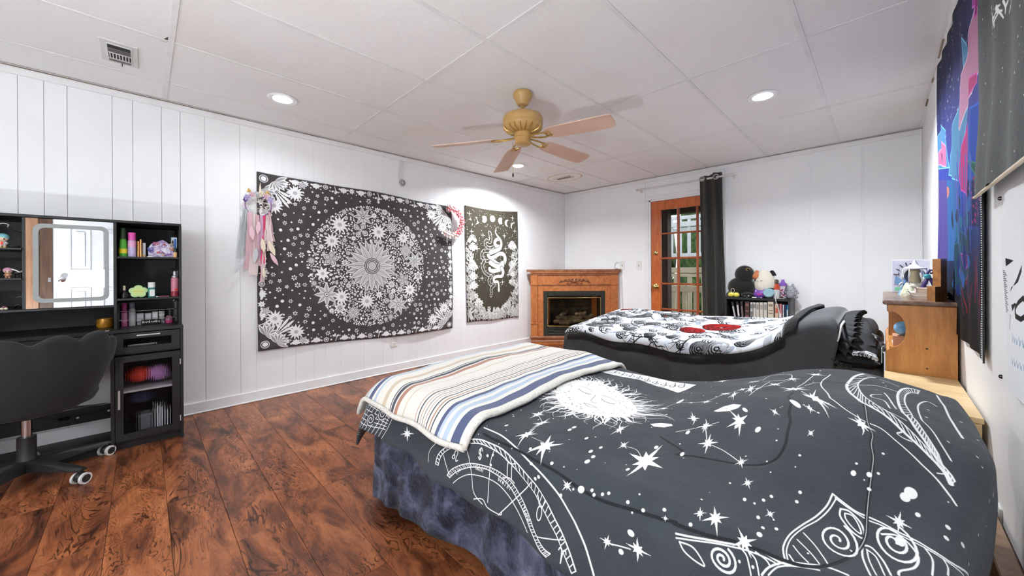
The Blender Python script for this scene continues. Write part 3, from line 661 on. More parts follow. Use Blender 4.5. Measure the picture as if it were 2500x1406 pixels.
random.seed(11)
for k, (x, y, rx, rz) in enumerate(((-3.75, 7.7, .48, 1.1), (-2.68, 7.7, .50, 1.0), (-1.6, 7.7, .48, 1.1), (-5.4, 10.6, 1.25, 3.2), (-2.8, 10.6, 1.25, 3.5), (-.2, 10.6, 1.25, 3.2))):
    q = MB().ball((x, y, rz*.5-.05), rx, rx*.7, rz*.6, 20, 12)
    q.v = [(vx+random.uniform(-.06, .06), vy+random.uniform(-.06, .06), vz+random.uniform(-.06, .06)) for vx, vy, vz in q.v]
    tag(q.build('hedge_bush', m_bush, None), ('low green hedge bush behind the dark porch post', 'low green hedge bush seen between the middle panes', 'low green hedge bush behind the curtain side of the porch', 'tall bush behind the dark post end of the stair railings', 'tallest bush behind the white stair railings', 'tall bush past the curtain end of the stair railings')[k], 'bush', 'bushes outside the glazed door')
# ================================================================ black vanity desk with hutch
m_blk = mat('black_laminate', S(34, 34, 36), .42, col2=S(28, 28, 30), nscale=9, stretch=(1, .3, 1), bump=.05, bscale=90)
m_blk2 = mat('black_laminate_back', S(40, 41, 44), .5, col2=S(34, 35, 38)); m_sil = mat('brushed_silver', S(216, 217, 220), .3, .6)
m_mirror = mat('mirror_silver', (.93, .94, .95, 1), .01, 1.0, col2=(.93, .94, .95, 1)); m_frost = mat('mirror_frosted_band', S(150, 153, 152), .55, .15, col2=S(146, 149, 148))
m_flute = mat('fluted_glass', (1, 1, 1, 1), .02, trans=1, ior=1.14)
VX0, VF, HF, CT = XL+.025, -3.255, -3.30, .735         # back, cabinet front, hutch front, counter height
YL, YC, YR = -.755, -.135, .188
V = thing('vanity_desk', 'black vanity desk with lighted mirror and open shelves', 'vanity', (-3.48, -.28, 0))
MB().box(VX0, VF, YL, YR, CT-.02, CT, b=.002).build('countertop', m_blk, V)
for a, b in ((YC-.004, YC+.012), (YR-.016, YR-.001)): MB().box(VX0, VF+.002, a, b, 0, CT-.02, b=.001).build('cabinet_side', m_blk, V)
MB().box(VX0, VF-.02, YC+.012, YR-.016, .045, .060).build('cabinet_bottom', m_blk, V); MB().box(VX0, VX0+.006, YC+.012, YR-.016, .06, CT-.02).build('cabinet_back', m_blk2, V)
MB().box(VX0, VF-.04, YC+.012, YR-.016, .575, .586).build('cabinet_divider', m_blk, V); MB().box(VF-.06, VF-.045, YC+.012, YR-.016, 0, .045).build('toe_kick', m_blk, V)
MB().box(VX0+.01, VF-.06, YC+.012, YR-.016, .335, .347).build('cabinet_shelf', mat('white_shelf', S(214, 214, 220), .4), V)
MB().box(VX0, VF, YL, YL+.016, 0, CT-.02, b=.001).build('desk_side', m_blk, V)
MB().box(VX0+.02, VX0+.034, YL+.016, YC-.004, .110, .205, b=.001).build('rear_rail', m_blk, V); MB().box(VX0+.06, VF-.03, YL+.016, YC-.004, 0, .028).build('floor_board', m_blk, V)
for y, z in ((-.30, .150), (-.165, .16)): MB().lathe([(0, 0), (.007, 0), (.006, .002), (0, .003)], (VX0+.034, y, z), 10, 0).build('bolt', m_sil, V, smooth=40)
def fluted(name, y0, y1, z0, z1, x, n, parent):
    q = MB(); k = n*8
    q.grid(k+1, 2, lambda u, v: (x+.0028*abs(math.sin(math.pi*n*u)), y0+(y1-y0)*u, z0+(z1-z0)*v)); q.uv = None
    m0 = len(q.v); q.grid(2, 2, lambda u, v: (x-.003, y1-(y1-y0)*u, z0+(z1-z0)*v)); return q.build(name, m_flute, parent, smooth=40)
def framed(name, y0, y1, z0, z1, gy0, gy1, gz0, gz1):
    fr_ = MB()
    for a, b, c, d in ((y0, gy0, z0, z1), (gy1, y1, z0, z1), (gy0, gy1, z0, gz0), (gy0, gy1, gz1, z1)): fr_.box(VF-.018, VF, a, b, c, d)
    return fr_.build(name, m_blk, V)
dr = framed('drawer', YC+.015, YR-.018, .590, .711, -.086, .130, .626, .678)
fluted('fluted_window', -.087, .131, .625, .679, VF-.009, 22, dr)
MB().box(VF+.006, VF+.016, -.030, .078, .690, .699, b=.003).box(VF, VF+.008, -.026, -.018, .692, .698).box(VF, VF+.008, .066, .074, .692, .698).build('bar_handle', m_sil, dr)
dd = framed('cabinet_door', YC+.015, YR-.018, .062, .572, -.086, .132, .100, .535)
fluted('fluted_window', -.087, .133, .099, .536, VF-.009, 24, dd)
MB().box(VF+.006, VF+.018, -.110, -.099, .258, .372, b=.003).box(VF, VF+.008, -.108, -.101, .262, .270).box(VF, VF+.008, -.108, -.101, .36, .368).build('bar_handle', m_sil, dd)
for z in (.13, .50): MB().box(VF-.002, VF+.003, YR-.019, YR-.014, z-.018, z+.018).build('hinge', m_sil, dd)
d3 = MB().box(VF-.018, VF, YL+.02, YC-.008, .632, .712, b=.002).build('drawer', m_blk, V)
MB().box(VF+.006, VF+.016, -.372, -.262, .690, .699, b=.003).box(VF, VF+.008, -.366, -.358, .692, .698).box(VF, VF+.008, -.276, -.268, .692, .698).build('bar_handle', m_sil, d3)
# hutch
HB_ = VX0+.008
MB().box(VX0, HB_, YL, YR-.006, CT, 1.403).build('hutch_back', m_blk2, V)
MB().box(HB_, HF, YL, YR-.006, 1.389, 1.404, b=.001).build('hutch_top', m_blk, V)
YP0, YP1 = -.118, -.457
for y in (YL, YP0-.008, YR-.018): MB().box(HB_, HF, y, y+.013, CT, 1.389, b=.001).build('hutch_upright', m_blk, V)
MB().box(HB_, HF-.02, YP1-.010, YP1+.003, .884, 1.389).build('hutch_upright', m_blk, V)
for z in (1.181, .922): MB().box(HB_, HF-.003, YP0+.005, YR-.018, z-.012, z, b=.001).build('shelf', m_blk, V)
for z in (1.219, 1.056): MB().box(HB_, HF-.003, YL+.013, YP1-.010, z-.010, z, b=.001).build('shelf', m_blk, V)
MB().box(HB_, HF-.003, YL+.013, YP0-.008, .872, .884, b=.001).build('mirror_shelf', m_blk, V)
my0, my1, mz0, mz1 = YP1+.004, YP0-.009, .886, 1.386
mir = MB().box(HF-.012, HF-.006, my0, my1, mz0, mz1).build('mirror', m_mirror, V)
def rrect(y0, y1, z0, z1, r, n=6):
    P = []
    for cy, cz, a0 in ((y1-r, z1-r, 0), (y0+r, z1-r, 90), (y0+r, z0+r, 180), (y1-r, z0+r, 270)):
        P += [(cy+r*math.cos(math.radians(a0+90*k/n)), cz+r*math.sin(math.radians(a0+90*k/n))) for k in range(n+1)]
    return P
wy, wz = my1-my0, mz1-mz0
o_ = rrect(my0+.072*wy, my0+.945*wy, mz0+.06*wz, mz0+.945*wz, .035); i_ = rrect(my0+.135*wy, my0+.893*wy, mz0+.105*wz, mz0+.900*wz, .024)
n = len(o_); MB().add([(HF-.0052, y, z) for y, z in o_]+[(HF-.0052, y, z) for y, z in i_], [(k, (k+1) % n, n+(k+1) % n, n+k) for k in range(n)]).build('light_band', m_frost, mir)
# ---------------------------------------------------------------- things behind the fluted door
m_red = mat('red_fabric', S(226, 66, 48), .7); m_pur = mat('lilac_fabric', S(206, 150, 214), .7); m_pap = mat('paper_white', S(240, 240, 244), .7); m_navy = mat('navy_cloth', S(60, 64, 96), .8); m_char = mat('charcoal_plastic', S(52, 52, 58), .6)
def soft(c, rx, ry, rz, seed=0):
    random.seed(seed); q = MB().ball(c, rx, ry, rz, 16, 10); ph = random.random()*6
    q.v = [(x+.006*math.sin(60*y+ph), y+.006*math.sin(55*z+ph), z+.004*math.sin(70*x+ph)) for x, y, z in q.v]; return q
tag(soft((-3.40, -.02, .425), .06, .055, .05, 1).build('cloth_bundle', m_red, None, smooth=180), 'red cloth bundle on the shelf behind the fluted cabinet door', 'cloth')
tag(soft((-3.42, .07, .420), .06, .06, .055, 2).build('cloth_bundle', m_pur, None, smooth=180), 'lilac cloth bundle on the shelf behind the fluted cabinet door', 'cloth')
tag(soft((-3.40, -.01, .275), .05, .06, .03, 3).build('cloth_bundle', m_navy, None, smooth=180), 'dark folded cloth under the shelf behind the fluted cabinet door', 'cloth')
b = thing('paper_box', 'grey box standing at the bottom of the fluted cabinet', 'box', (-3.40, .0, .06))
MB().box(-3.44, -3.36, -.02, .045, .060, .170, b=.002).build('carton', mat('grey_carton', S(120, 120, 126), .7), b); MB().box(-3.442, -3.358, -.022, .047, .160, .174, b=.002).build('lid', mat('grey_carton_lid', S(134, 134, 140), .7), b)
for k, (y, c) in enumerate(((.062, m_pap), (.078, m_pap), (.094, m_char), (.108, m_pap))):
    p = MB().box(-3.46, -3.34, y, y+.010, .0605, .215-.012*k, b=.001).build('notebook', c, None); tag(p, ('tallest white notebook beside the grey box in the fluted cabinet', 'white notebook next to the tallest one in the fluted cabinet', 'charcoal notebook upright in the fluted cabinet', 'shortest white notebook against the fluted cabinet side')[k], 'notebook', 'notebooks in the fluted cabinet')
pp = MB().prism([(-3.37, .63), (-3.37, .634), (-3.33, .665), (-3.33, .661)], 1, -.07, .06).build('folded_paper', m_pap, None); tag(pp, 'crumpled white paper inside the drawer with the fluted window', 'paper')
pp.data.transform(Matrix.Translation((0, 0, -.035)))

# ---------------------------------------------------------------- small things on the shelves
def lath(name, prof, c, m, parent=None, n=20, sx=1, sy=1): return MB().lathe(prof, c, n, 2, sx, sy).build(name, m, parent, smooth=40)
G1, G2, G0 = 1.181, .922, CT
m_gold = mat('rose_gold', S(206, 150, 96), .25, .8); m_wht = mat('white_plastic', S(228, 228, 226), .35); m_pk = mat('hot_pink_plastic', S(226, 84, 170), .3); m_gblk = mat('gloss_black', S(22, 22, 24), .2); m_clear = mat('clear_acrylic', (1, 1, 1, 1), .02, trans=1, ior=1.35)
m_grn = mat('green_tube', S(88, 176, 56), .35, col2=S(66, 150, 44)); m_dgrn = mat('dark_green_tube', S(24, 52, 22), .35); m_yel = mat('yellow_label', S(222, 206, 50), .4)
X1 = HF-.055
# green squeeze tube (wide cap at the bottom, flat crimp at the top)
t = thing('squeeze_tube', 'green squeeze tube on the top shelf beside the mirror', 'tube', (X1, -.087, G1))
def tubeb(z0, z1, w0, w1, d0, d1, name, m, yc=-.087):
    q = MB(); n = 20; V_ = []
    for z, w, d in ((z0, w0, d0), (z1, w1, d1)):
        V_ += [(X1+d*math.cos(2*math.pi*k/n), yc+w*math.sin(2*math.pi*k/n), z) for k in range(n)]
    return q.add(V_, [(k, (k+1) % n, n+(k+1) % n, n+k) for k in range(n)]+[tuple(range(n-1, -1, -1)), tuple(range(n, 2*n))]).build(name, m, t, smooth=40)
tubeb(G1, G1+.022, .019, .020, .019, .019, 'cap', m_grn); tubeb(G1+.022, G1+.05, .020, .019, .019, .017, 'label_band', m_yel); tubeb(G1+.05, G1+.11, .019, .014, .017, .012, 'body', m_grn); tubeb(G1+.11, G1+.180, .014, .012, .012, .001, 'crimped_end', m_dgrn)
t = thing('spray_bottle', 'pink-capped lilac bottle on the top shelf', 'bottle', (X1, -.048, G1))
lath('body', [(0, 0), (.018, 0), (.019, .004), (.019, .098), (.017, .104), (0, .105)], (X1, -.048, G1), mat('lilac_bottle', S(176, 172, 206), .35, col2=S(186, 170, 210)), t); lath('label_band', [(.0193, .062), (.0193, .100)], (X1, -.048, G1), mat('pink_label', S(222, 164, 200), .4), t); lath('cap', [(0, .105), (.017, .105), (.0175, .150), (.015, .154), (0, .155)], (X1, -.048, G1), m_pk, t)
for k, (y, h, dx) in enumerate(((-.0195, .100, 0), (-.0085, .112, .008))):
    t = thing('lipstick', ('shorter', 'taller')[k]+' rose gold lipstick tube on the top shelf', 'lipstick', (X1+dx, y, G1))
    lath('base', [(0, 0), (.0062, 0), (.0062, .045), (0, .045)], (X1+dx, y, G1), m_gold, t, 14); lath('cap', [(0, .045), (.0058, .046), (.0058, h), (.004, h+.002), (0, h+.002)], (X1+dx, y, G1), m_gold, t, 14)
t = thing('carton', 'small white and gold carton on the top shelf', 'box', (X1-.02, .006, G1)); MB().box(X1-.028, X1-.012, -.001, .013, G1, G1+.092, b=.001).build('box', m_pap, t); MB().box(X1-.0122, X1-.0115, -.0005, .0125, G1+.004, G1+.014).build('gold_band', m_gold, t)
tag(MB().lathe([(0, 0), (.016, 0), (.015, .004), (.008, .008), (0, .009)], (X1+.02, .033, G1), 16).build('compact_puff', m_wht, None, smooth=50), 'round white puff lying flat on the top shelf', 'makeup')
# colourful acrylic cut-out standee
t = thing('acrylic_standee', 'colourful swirly acrylic cut-out standing on the top shelf', 'figurine', (X1, .085, G1))
cols = [S(120, 84, 160), S(228, 226, 236), S(60, 96, 168), S(206, 120, 70), S(160, 90, 150), S(226, 196, 110), S(210, 90, 90), S(92, 70, 140)]
prof = [(.026, 0), (.143, 0), (.146, .03), (.140, .062), (.126, .086), (.110, .104), (.094, .114), (.078, .108), (.062, .098), (.044, .092), (.030, .072), (.024, .04)]
MB().prism([(y, G1+z) for y, z in prof], 0, X1-.004, X1).build('cutout', mat('standee_print', cols[0], .3, col2=cols[1], nscale=34), t)
random.seed(5)
for k in range(16):
    y = .034+.104*random.random(); z = .008+.075*random.random(); c = cols[k % 8]; r = .006+.010*random.random()
    pts = [(X1+.001, y+r*(1-i/14*.7)*math.cos(i*.6+k), G1+z+.01+r*(1-i/14*.7)*math.sin(i*.6+k)) for i in range(15)]
    MB().tube(pts, .0022, 5).build('swirl', mat('standee_ink_%d' % (k % 8), c, .3), t)
t = thing('cream_box', 'slim blue and white box on the top shelf', 'box', (X1-.02, .150, G1)); MB().box(X1-.03, X1-.012, .135, .164, G1, G1+.136, b=.001).build('carton', mat('pale_blue_carton', S(186, 204, 214), .5), t); MB().box(X1-.0122, X1-.0112, .150, .160, G1+.05, G1+.126).build('blue_panel', mat('blue_ink', S(38, 92, 170), .4), t); MB().box(X1-.0122, X1-.0112, .138, .147, G1+.095, G1+.115).build('print_mark', m_char, t)
t = thing('foundation_bottle', 'beige foundation bottle with black cap on the top shelf', 'bottle', (X1+.015, .154, G1)); lath('body', [(0, 0), (.010, 0), (.010, .032), (.008, .036), (0, .036)], (X1+.015, .154, G1), mat('beige_glass', S(226, 184, 130), .2), t, 16); lath('cap', [(0, .036), (.008, .036), (.008, .062), (0, .063)], (X1+.015, .154, G1), m_gblk, t, 16)
# middle shelf
t = thing('perfume_bottle', 'black perfume bottle with silver neck on the middle shelf', 'perfume', (X1, -.083, G2)); lath('body', [(0, 0), (.020, 0), (.021, .008), (.019, .026), (.012, .042), (.007, .050), (0, .051)], (X1, -.083, G2), m_gblk, t); lath('neck', [(0, .050), (.0075, .050), (.0075, .076), (.006, .079), (0, .080)], (X1, -.083, G2), mat('pale_gold', S(206, 200, 176), .25, .7), t, 14)
t = thing('flower_mirror', 'pale green flower-shaped plaque standing on the middle shelf', 'ornament', (X1, -.021, G2))
P = [(-.021+(.030+.010*abs(math.cos(2.5*a))**.6)*1.1*math.sin(a), G2+.0395+(.030+.010*abs(math.cos(2.5*a))**.6)*math.cos(a)) for a in [2*math.pi*k/60 for k in range(60)]]
MB().prism(P, 0, X1-.005, X1+.003).build('petal_plate', mat('pale_green', S(186, 222, 160), .45), t)
P2 = [(-.021+(.024+.008*abs(math.cos(2.5*a))**.6)*math.sin(a), G2+.0395+(.024+.008*abs(math.cos(2.5*a))**.6)*math.cos(a)) for a in [2*math.pi*k/60 for k in range(60)]]
MB().prism(P2, 0, X1+.003, X1+.0045).build('inner_plate', mat('yellow_green', S(206, 226, 150), .45), t); MB().prism([(-.045, G2+.038), (.003, G2+.038), (.003, G2+.046), (-.045, G2+.046)], 0, X1+.0045, X1+.005).build('raised_script', mat('yellow_script', S(214, 212, 110), .5), t)
t = thing('remover_bottle', 'teal bottle with white cap and label on the middle shelf', 'bottle', (X1, .040, G2)); lath('body', [(0, 0), (.017, 0), (.018, .003), (.018, .062), (0, .063)], (X1, .040, G2), mat('teal_liquid', S(60, 140, 132), .25), t); MB().prism([(.030, G2+.008), (.054, G2+.008), (.054, G2+.05), (.030, G2+.05)], 0, X1+.014, X1+.0185).build('label', m_wht, t); lath('cap', [(0, .063), (.0175, .063), (.0175, .096), (0, .097)], (X1, .040, G2), m_wht, t)
t = thing('eye_palette', 'flat rosy makeup palette lying on the middle shelf', 'makeup', (X1+.01, .09, G2)); MB().box(X1-.01, X1+.03, .070, .122, G2, G2+.007, b=.002).build('case', mat('rosy_plastic', S(150, 84, 92), .35), t); MB().box(X1+.0, X1+.03, .058, .070, G2, G2+.008, b=.002).build('clasp', m_sil, t)
t = thing('body_mist', 'tall pink body mist with clear cap on the middle shelf', 'bottle', (X1, .1515, G2)); lath('body', [(0, 0), (.019, 0), (.020, .004), (.020, .118), (.015, .126), (0, .126)], (X1, .1515, G2), mat('pink_mist', S(196, 122, 140), .2), t); lath('lower_tint', [(.0203, .0), (.0203, .034)], (X1, .1515, G2), mat('berry_tint', S(150, 50, 60), .25), t); MB().ball((X1+.016, .156, G2+.046), .006, .009, .010).build('fruit_mark', m_red, t, smooth=180); lath('sprayer', [(0, .126), (.013, .126), (.013, .136), (.008, .140), (.007, .166), (0, .168)], (X1, .1515, G2), m_sil, t); lath('overcap', [(.0155, .124), (.0155, .170), (.012, .174)], (X1, .1515, G2), m_clear, t)
# acrylic rail rack on the counter
RX0, RX1 = -3.40, -3.55
t = thing('acrylic_rack', 'clear acrylic rail rack holding bottles on the vanity counter', 'rack', (-3.47, .02, G0))
for y in (-.112, .158):
    for x in (RX0, RX1): MB().box(x-.004, x+.004, y-.006, y+.006, G0, G0+.155, b=.001).build('post', m_clear, t)
    for z in (.042, .095, .148): MB().box(RX1-.006, RX0+.006, y-.003, y+.003, G0+z-.003, G0+z+.003).build('side_rail', m_clear, t)
for z in (.045, .098, .151): MB().tube([(RX0+.004, -.122, G0+z), (RX0+.004, .166, G0+z)], .0035, 8).build('rod', m_clear, t, smooth=40)
def bottle(name, label, y, m, mc, h=.15, r=.0145, x=-3.475, hc=.04):
    t = thing(name, label, 'bottle', (x, y, G0)); lath('body', [(0, 0), (r, 0), (r, h*.62), (r*.9, h*.70), (r*.6, h*.75), (0, h*.75)], (x, y, G0), m, t); lath('cap', [(0, h*.75), (r*.8, h*.75), (r*.8, h*.97), (r*.6, h), (0, h)], (x, y, G0), mc, t); return t
t = bottle('lotion_bottle', 'pink lotion bottle in the acrylic rack', -.086, mat('pink_lotion', S(224, 120, 170), .3), m_pk); lath('label_band', [(.0148, .03), (.0148, .082)], (-3.475, -.086, G0), mat('pale_pink_label', S(236, 160, 196), .4), t)
t = bottle('lotion_bottle', 'white lotion bottle with grey cap in the acrylic rack', -.051, mat('milky_bottle', S(216, 214, 214), .3), mat('lavender_grey_cap', S(150, 146, 166), .35), r=.0165); lath('label_band', [(.0168, .04), (.0168, .07)], (-3.475, -.051, G0), m_pap, t)
m_greyp = mat('grey_powder_case', S(186, 186, 190), .35)
for lb, y0, y1, h in (('wide grey powder case propped in the acrylic rack', -.032, .004, .062), ('silver square powder case propped in the acrylic rack', .008, .040, .060), ('plain grey powder case propped in the acrylic rack', .043, .072, .066)):
    q = thing('powder_case', lb, 'makeup', (-3.49, (y0+y1)/2, G0)); MB().box(-3.50, -3.486, y0, y1, G0+.020, G0+h+.016, b=.002).box(-3.50, -3.486, y0+.004, y1-.004, G0, G0+.020).build('case', m_greyp, q); MB().box(-3.486, -3.4855, y0+.004, y1-.004, G0+.026, G0+h+.008).build('lid_inlay', mat('silver_inlay', S(214, 214, 216), .3, .3), q)
q = thing('powder_case', 'black and white patterned compact in the acrylic rack', 'makeup', (-3.49, .09, G0)); MB().box(-3.50, -3.486, .076, .104, G0, G0+.082, b=.002).build('case', mat('marble_case', S(230, 230, 228), .3, col2=S(30, 30, 30), nscale=60), q); MB().box(-3.486, -3.4855, .080, .100, G0+.03, G0+.07).build('lid_inlay', mat('marble_case'  , S(0, 0, 0)), q)
q = thing('eye_palette', 'long black palette with pale lettering in front of the rack cases', 'makeup', (-3.46, .04, G0)); MB().box(-3.470, -3.455, -.008, .086, G0, G0+.034, b=.002).build('case', m_gblk, q)
for k in range(11): MB().box(-3.455, -3.4545, -.003+.0078*k, .0015+.0078*k, G0+.012+.004*(k % 2), G0+.022+.006*((k*3) % 4 == 0)).build('letter_mark', m_pap, q)
t = thing('perfume_bottle', 'pink faceted perfume with clear stopper at the rack end', 'perfume', (-3.475, .127, G0)); lath('body', [(0, 0), (.019, 0), (.021, .014), (.020, .04), (.010, .052), (0, .053)], (-3.475, .127, G0), mat('pink_perfume', S(206, 140, 170), .1, trans=.5), t, 8); lath('lower_tint', [(.0195, .0), (.0215, .014), (.0212, .02)], (-3.475, .127, G0), mat('magenta_tint', S(196, 60, 120), .2), t, 8); lath('stopper', [(0, .053), (.007, .053), (.006, .075), (.009, .085), (.006, .098), (0, .1)], (-3.475, .127, G0), m_clear, t, 12)
t = thing('candle_jar', 'amber gold candle jar on the vanity counter', 'candle', (-3.50, -.172, G0)); lath('jar', [(0, 0), (.033, 0), (.037, .006), (.038, .02), (.038, .045), (.036, .056), (.034, .056), (.034, .040), (0, .040)], (-3.50, -.172, G0), mat('amber_gold', S(204, 146, 44), .25, .3, col2=S(160, 96, 26), nscale=50), t, 28); lath('wax', [(0, .048), (.0338, .048)], (-3.50, -.172, G0), mat('cream_wax', S(232, 220, 190), .5), t, 28); MB().tube([(-3.50, -.172, G0+.048), (-3.499, -.171, G0+.056)], .001, 5).build('wick', m_char, t)
tag(MB().lathe([(0, 0), (.008, 0), (.009, .006), (.006, .012), (0, .013)], (-3.33, .168, G0), 14).build('bead', m_clear, None, smooth=50), 'tiny clear bead at the end of the vanity counter', 'bead')
tag(MB().box(-3.262, -3.256, -.160, -.143, CT-.001, CT+.004, b=.0015).build('hair_pin', m_sil, None), 'small silver hair pin on the counter edge', 'hair pin')
# left shelves: little figures
m_skin = mat('figure_skin', S(236, 200, 172), .45)
def chibi(name, label, y, z, h, hair, cloth, shoe, x=HF-.05):
    t = thing(name, label, 'figurine', (x, y, z)); r = h*.26
    for s in (-1, 1): lath('leg', [(0, 0), (h*.075, 0), (h*.07, h*.10), (h*.05, h*.20), (0, h*.2)], (x, y+s*h*.085, z), shoe, t, 10)
    lath('body', [(0, h*.16), (h*.17, h*.16), (h*.16, h*.26), (h*.10, h*.42), (0, h*.45)], (x, y, z), cloth, t, 14)
    for s in (-1, 1): MB().tube([(x, y+s*h*.10, z+h*.40), (x+.003, y+s*h*.20, z+h*.28)], h*.05, 7).build('arm', cloth, t, smooth=180)
    MB().ball((x, y, z+h*.64), r*.92, r*.98, r*.86).build('head', m_skin, t, smooth=180)
    q = MB().ball((x-r*.12, y, z+h*.70), r*1.04, r*1.12, r*1.02); q.v = [v for v in q.v]; q.v = [(a, b, max(c, z+h*.60) if a > x-.2*r else c) for a, b, c in q.v]; q.build('hair', hair, t, smooth=180)
    for s in (-1, 1): MB().ball((x+r*.86, y+s*r*.38, z+h*.585), r*.1, r*.14, r*.18, 8, 6).build('eye', m_gblk, t, smooth=180)
    return t
t = chibi('figurine', 'teal-haired figurine in white coat on the upper side shelf', -.535, 1.219, .082, mat('teal_hair', S(128, 190, 200), .4), m_wht, m_skin); MB().box(HF-.036, HF-.033, -.539, -.531, 1.235, 1.252).build('red_tie', m_red, t); lath('stand', [(0, -.0), (.020, 0), (.020, .003), (0, .003)], (HF-.05, -.535, 1.219), m_yel, t)
tag(soft((HF-.055, -.495, 1.229), .016, .017, .010, 4).build('pebble', m_char, None, smooth=180), 'dark grey lump beside the teal-haired figurine', 'ornament')
t = chibi('figurine', 'pink-haired tan figurine on the side shelf below', -.518, 1.056, .060, mat('pink_hair', S(206, 150, 176), .45), mat('tan_figure', S(190, 140, 110), .5), mat('tan_figure', S(190, 140, 110)))
t = thing('figurine', 'black animal figurine with white mane on the side shelf', 'figurine', (HF-.05, -.486, 1.056))
MB().ball((HF-.05, -.486, 1.084), .012, .017, .011).build('body', m_gblk, t, smooth=180); MB().ball((HF-.045, -.470, 1.096), .009, .011, .010).build('head', m_gblk, t, smooth=180)
for dx, dy in ((-.005, -.011), (.006, -.011), (-.005, .010), (.006, .010)): MB().tube([(HF-.05+dx, -.486+dy, 1.08), (HF-.05+dx, -.486+dy, 1.056)], .0035, 6).build('leg', m_gblk, t)
MB().tube([(HF-.038, -.505, 1.105), (HF-.037, -.49, 1.098), (HF-.037, -.478, 1.088), (HF-.04, -.468, 1.092), (HF-.045, -.462, 1.104)], .0035, 6).build('mane', m_wht, t, smooth=180)
t = chibi('figurine', 'navy-clothed figurine at the end of the side shelf', -.560, 1.056, .065, mat('blond_hair', S(150, 120, 80), .5), m_navy, m_skin)
t = thing('toy_cup', 'small plum and cream toy on the lowest side shelf', 'toy', (HF-.05, -.530, .884)); lath('cup', [(0, .006), (.009, .006), (.009, .022), (0, .022)], (HF-.05, -.530, .884), mat('plum', S(110, 60, 84), .5), t, 12)
for dy in (-.007, .006): MB().ball((HF-.045, -.530+dy, .891), .007).build('cream_ball', mat('cream', S(230, 220, 190), .5), t, smooth=180)
tag(soft((HF-.05, -.555, .900), .012, .012, .016, 6).build('plush_ball', mat('pale_lilac', S(206, 200, 220), .8), None, smooth=180), 'pale lilac soft ball on the lowest side shelf', 'toy')
t = thing('claw_clip', 'black claw hair clip on the lowest side shelf', 'hair clip', (HF-.05, -.483, .884))
for s in (-1, 1):
    MB().tube([(HF-.05, -.498, .888), (HF-.05+s*.010, -.492, .905), (HF-.05+s*.004, -.482, .914), (HF-.05+s*.010, -.472, .903), (HF-.05, -.468, .888)], .003, 6).build('jaw', m_gblk, t, smooth=180)
tag(MB().tube(catmull([(HB_+.004, -.52, 1.325), (HF-.08, -.52, 1.33), (HF-.05, -.515, 1.345), (HF-.05, -.53, 1.352), (HF-.05, -.545, 1.348)], 5), .0022, 6).build('wire_hook', m_sil, None, smooth=180), 'curved wire hook on the back of the side shelf', 'hook')
tag(MB().prism([(-.497, .946), (-.484, .956), (-.468, .953), (-.466, .949), (-.482, .951)], 0, HF-.06, HF-.055).build('black_sticker', m_gblk, None), 'dark leaf-shaped clip on the back of the lowest side shelf', 'hair clip')
# cord with plug under the desk
q = catmull([(VX0+.05, -.50, .26), (VX0+.06, -.46, .20), (VX0+.07, -.42, .185), (VX0+.075, -.36, .172), (VX0+.07, -.30, .168), (VX0+.06, -.22, .172), (VX0+.05, -.15, .182)], 6)
t = thing('power_cord', 'black power cord with plug hanging under the vanity', 'cord', (VX0+.07, -.36, .17)); MB().tube(q, .0025, 6).build('cable', m_gblk, t, smooth=180); MB().box(VX0+.06, VX0+.085, -.375, -.33, .160, .178, b=.004).build('plug', m_gblk, t)

# ================================================================ scalloped swivel chair
m_velvet = mat('black_velvet', S(30, 31, 34), .8, col2=S(25, 26, 29), nscale=5, sheen=.12, bump=.05, bscale=300); m_bp = mat('black_nylon', S(36, 36, 38), .4)
CX, CY = -3.14, -.43
t = thing('desk_chair', 'black velvet scalloped swivel chair at the vanity', 'chair', (CX, CY, 0))
def shell(u, v, r_in=0.0):
    ph = -1.95+3.9*u; s = 1-abs(u-.5)*2
    lob = abs(math.cos((math.degrees(ph)+6)/32.0*math.pi/2*1.0)); lob = abs(math.sin(math.radians((math.degrees(ph)+6+16)*180/32)))
    top = .722+.050*lob**.6-.10*sm(.55, 1.0, abs(u-.5)*2)
    bot = .372+.115*sm(.35, 1.0, abs(u-.5)*2)
    z = bot+(top-bot)*v
    flare = .235+.060*math.sin(min(1, v*1.15)*math.pi/2)+.010*lob*v
    r = flare-r_in
    return (CX+.0+r*math.cos(ph), CY+r*1.06*math.sin(ph), z)
q = MB().grid(90, 16, lambda u, v: shell(u, v)); q.build('backrest', m_velvet, t, smooth=180, solid=.045, off=-1, sub=1)
MB().lathe([(0, .372), (.16, .368), (.235, .385), (.252, .42), (.248, .455), (.20, .475), (.0, .480)], (CX-.02, CY, 0), 36).build('seat', m_velvet, t, smooth=60)
MB().box(CX-.09, CX+.09, CY-.06, CY+.06, .338, .370, b=.006).build('tilt_plate', m_bp, t)
MB().tube([(CX+.02, CY+.05, .352), (CX+.03, CY+.19, .348), (CX+.03, CY+.25, .342)], .006, 8).build('lever', m_bp, t, smooth=50); MB().ball((CX+.03, CY+.262, .341), .010, .026, .007).build('lever_paddle', m_bp, t, smooth=180)
MB().lathe([(.0185, .345), (.0185, .22)], (CX, CY, 0), 20).build('gas_lift', m_chrome, t, smooth=40); MB().lathe([(0, .236), (.033, .236), (.034, .110), (.040, .100), (.040, .07), (0, .068)], (CX, CY, 0), 24).build('lift_cover', m_bp, t, smooth=40)
m_wheelw = mat('white_tyre', S(224, 224, 222), .5)
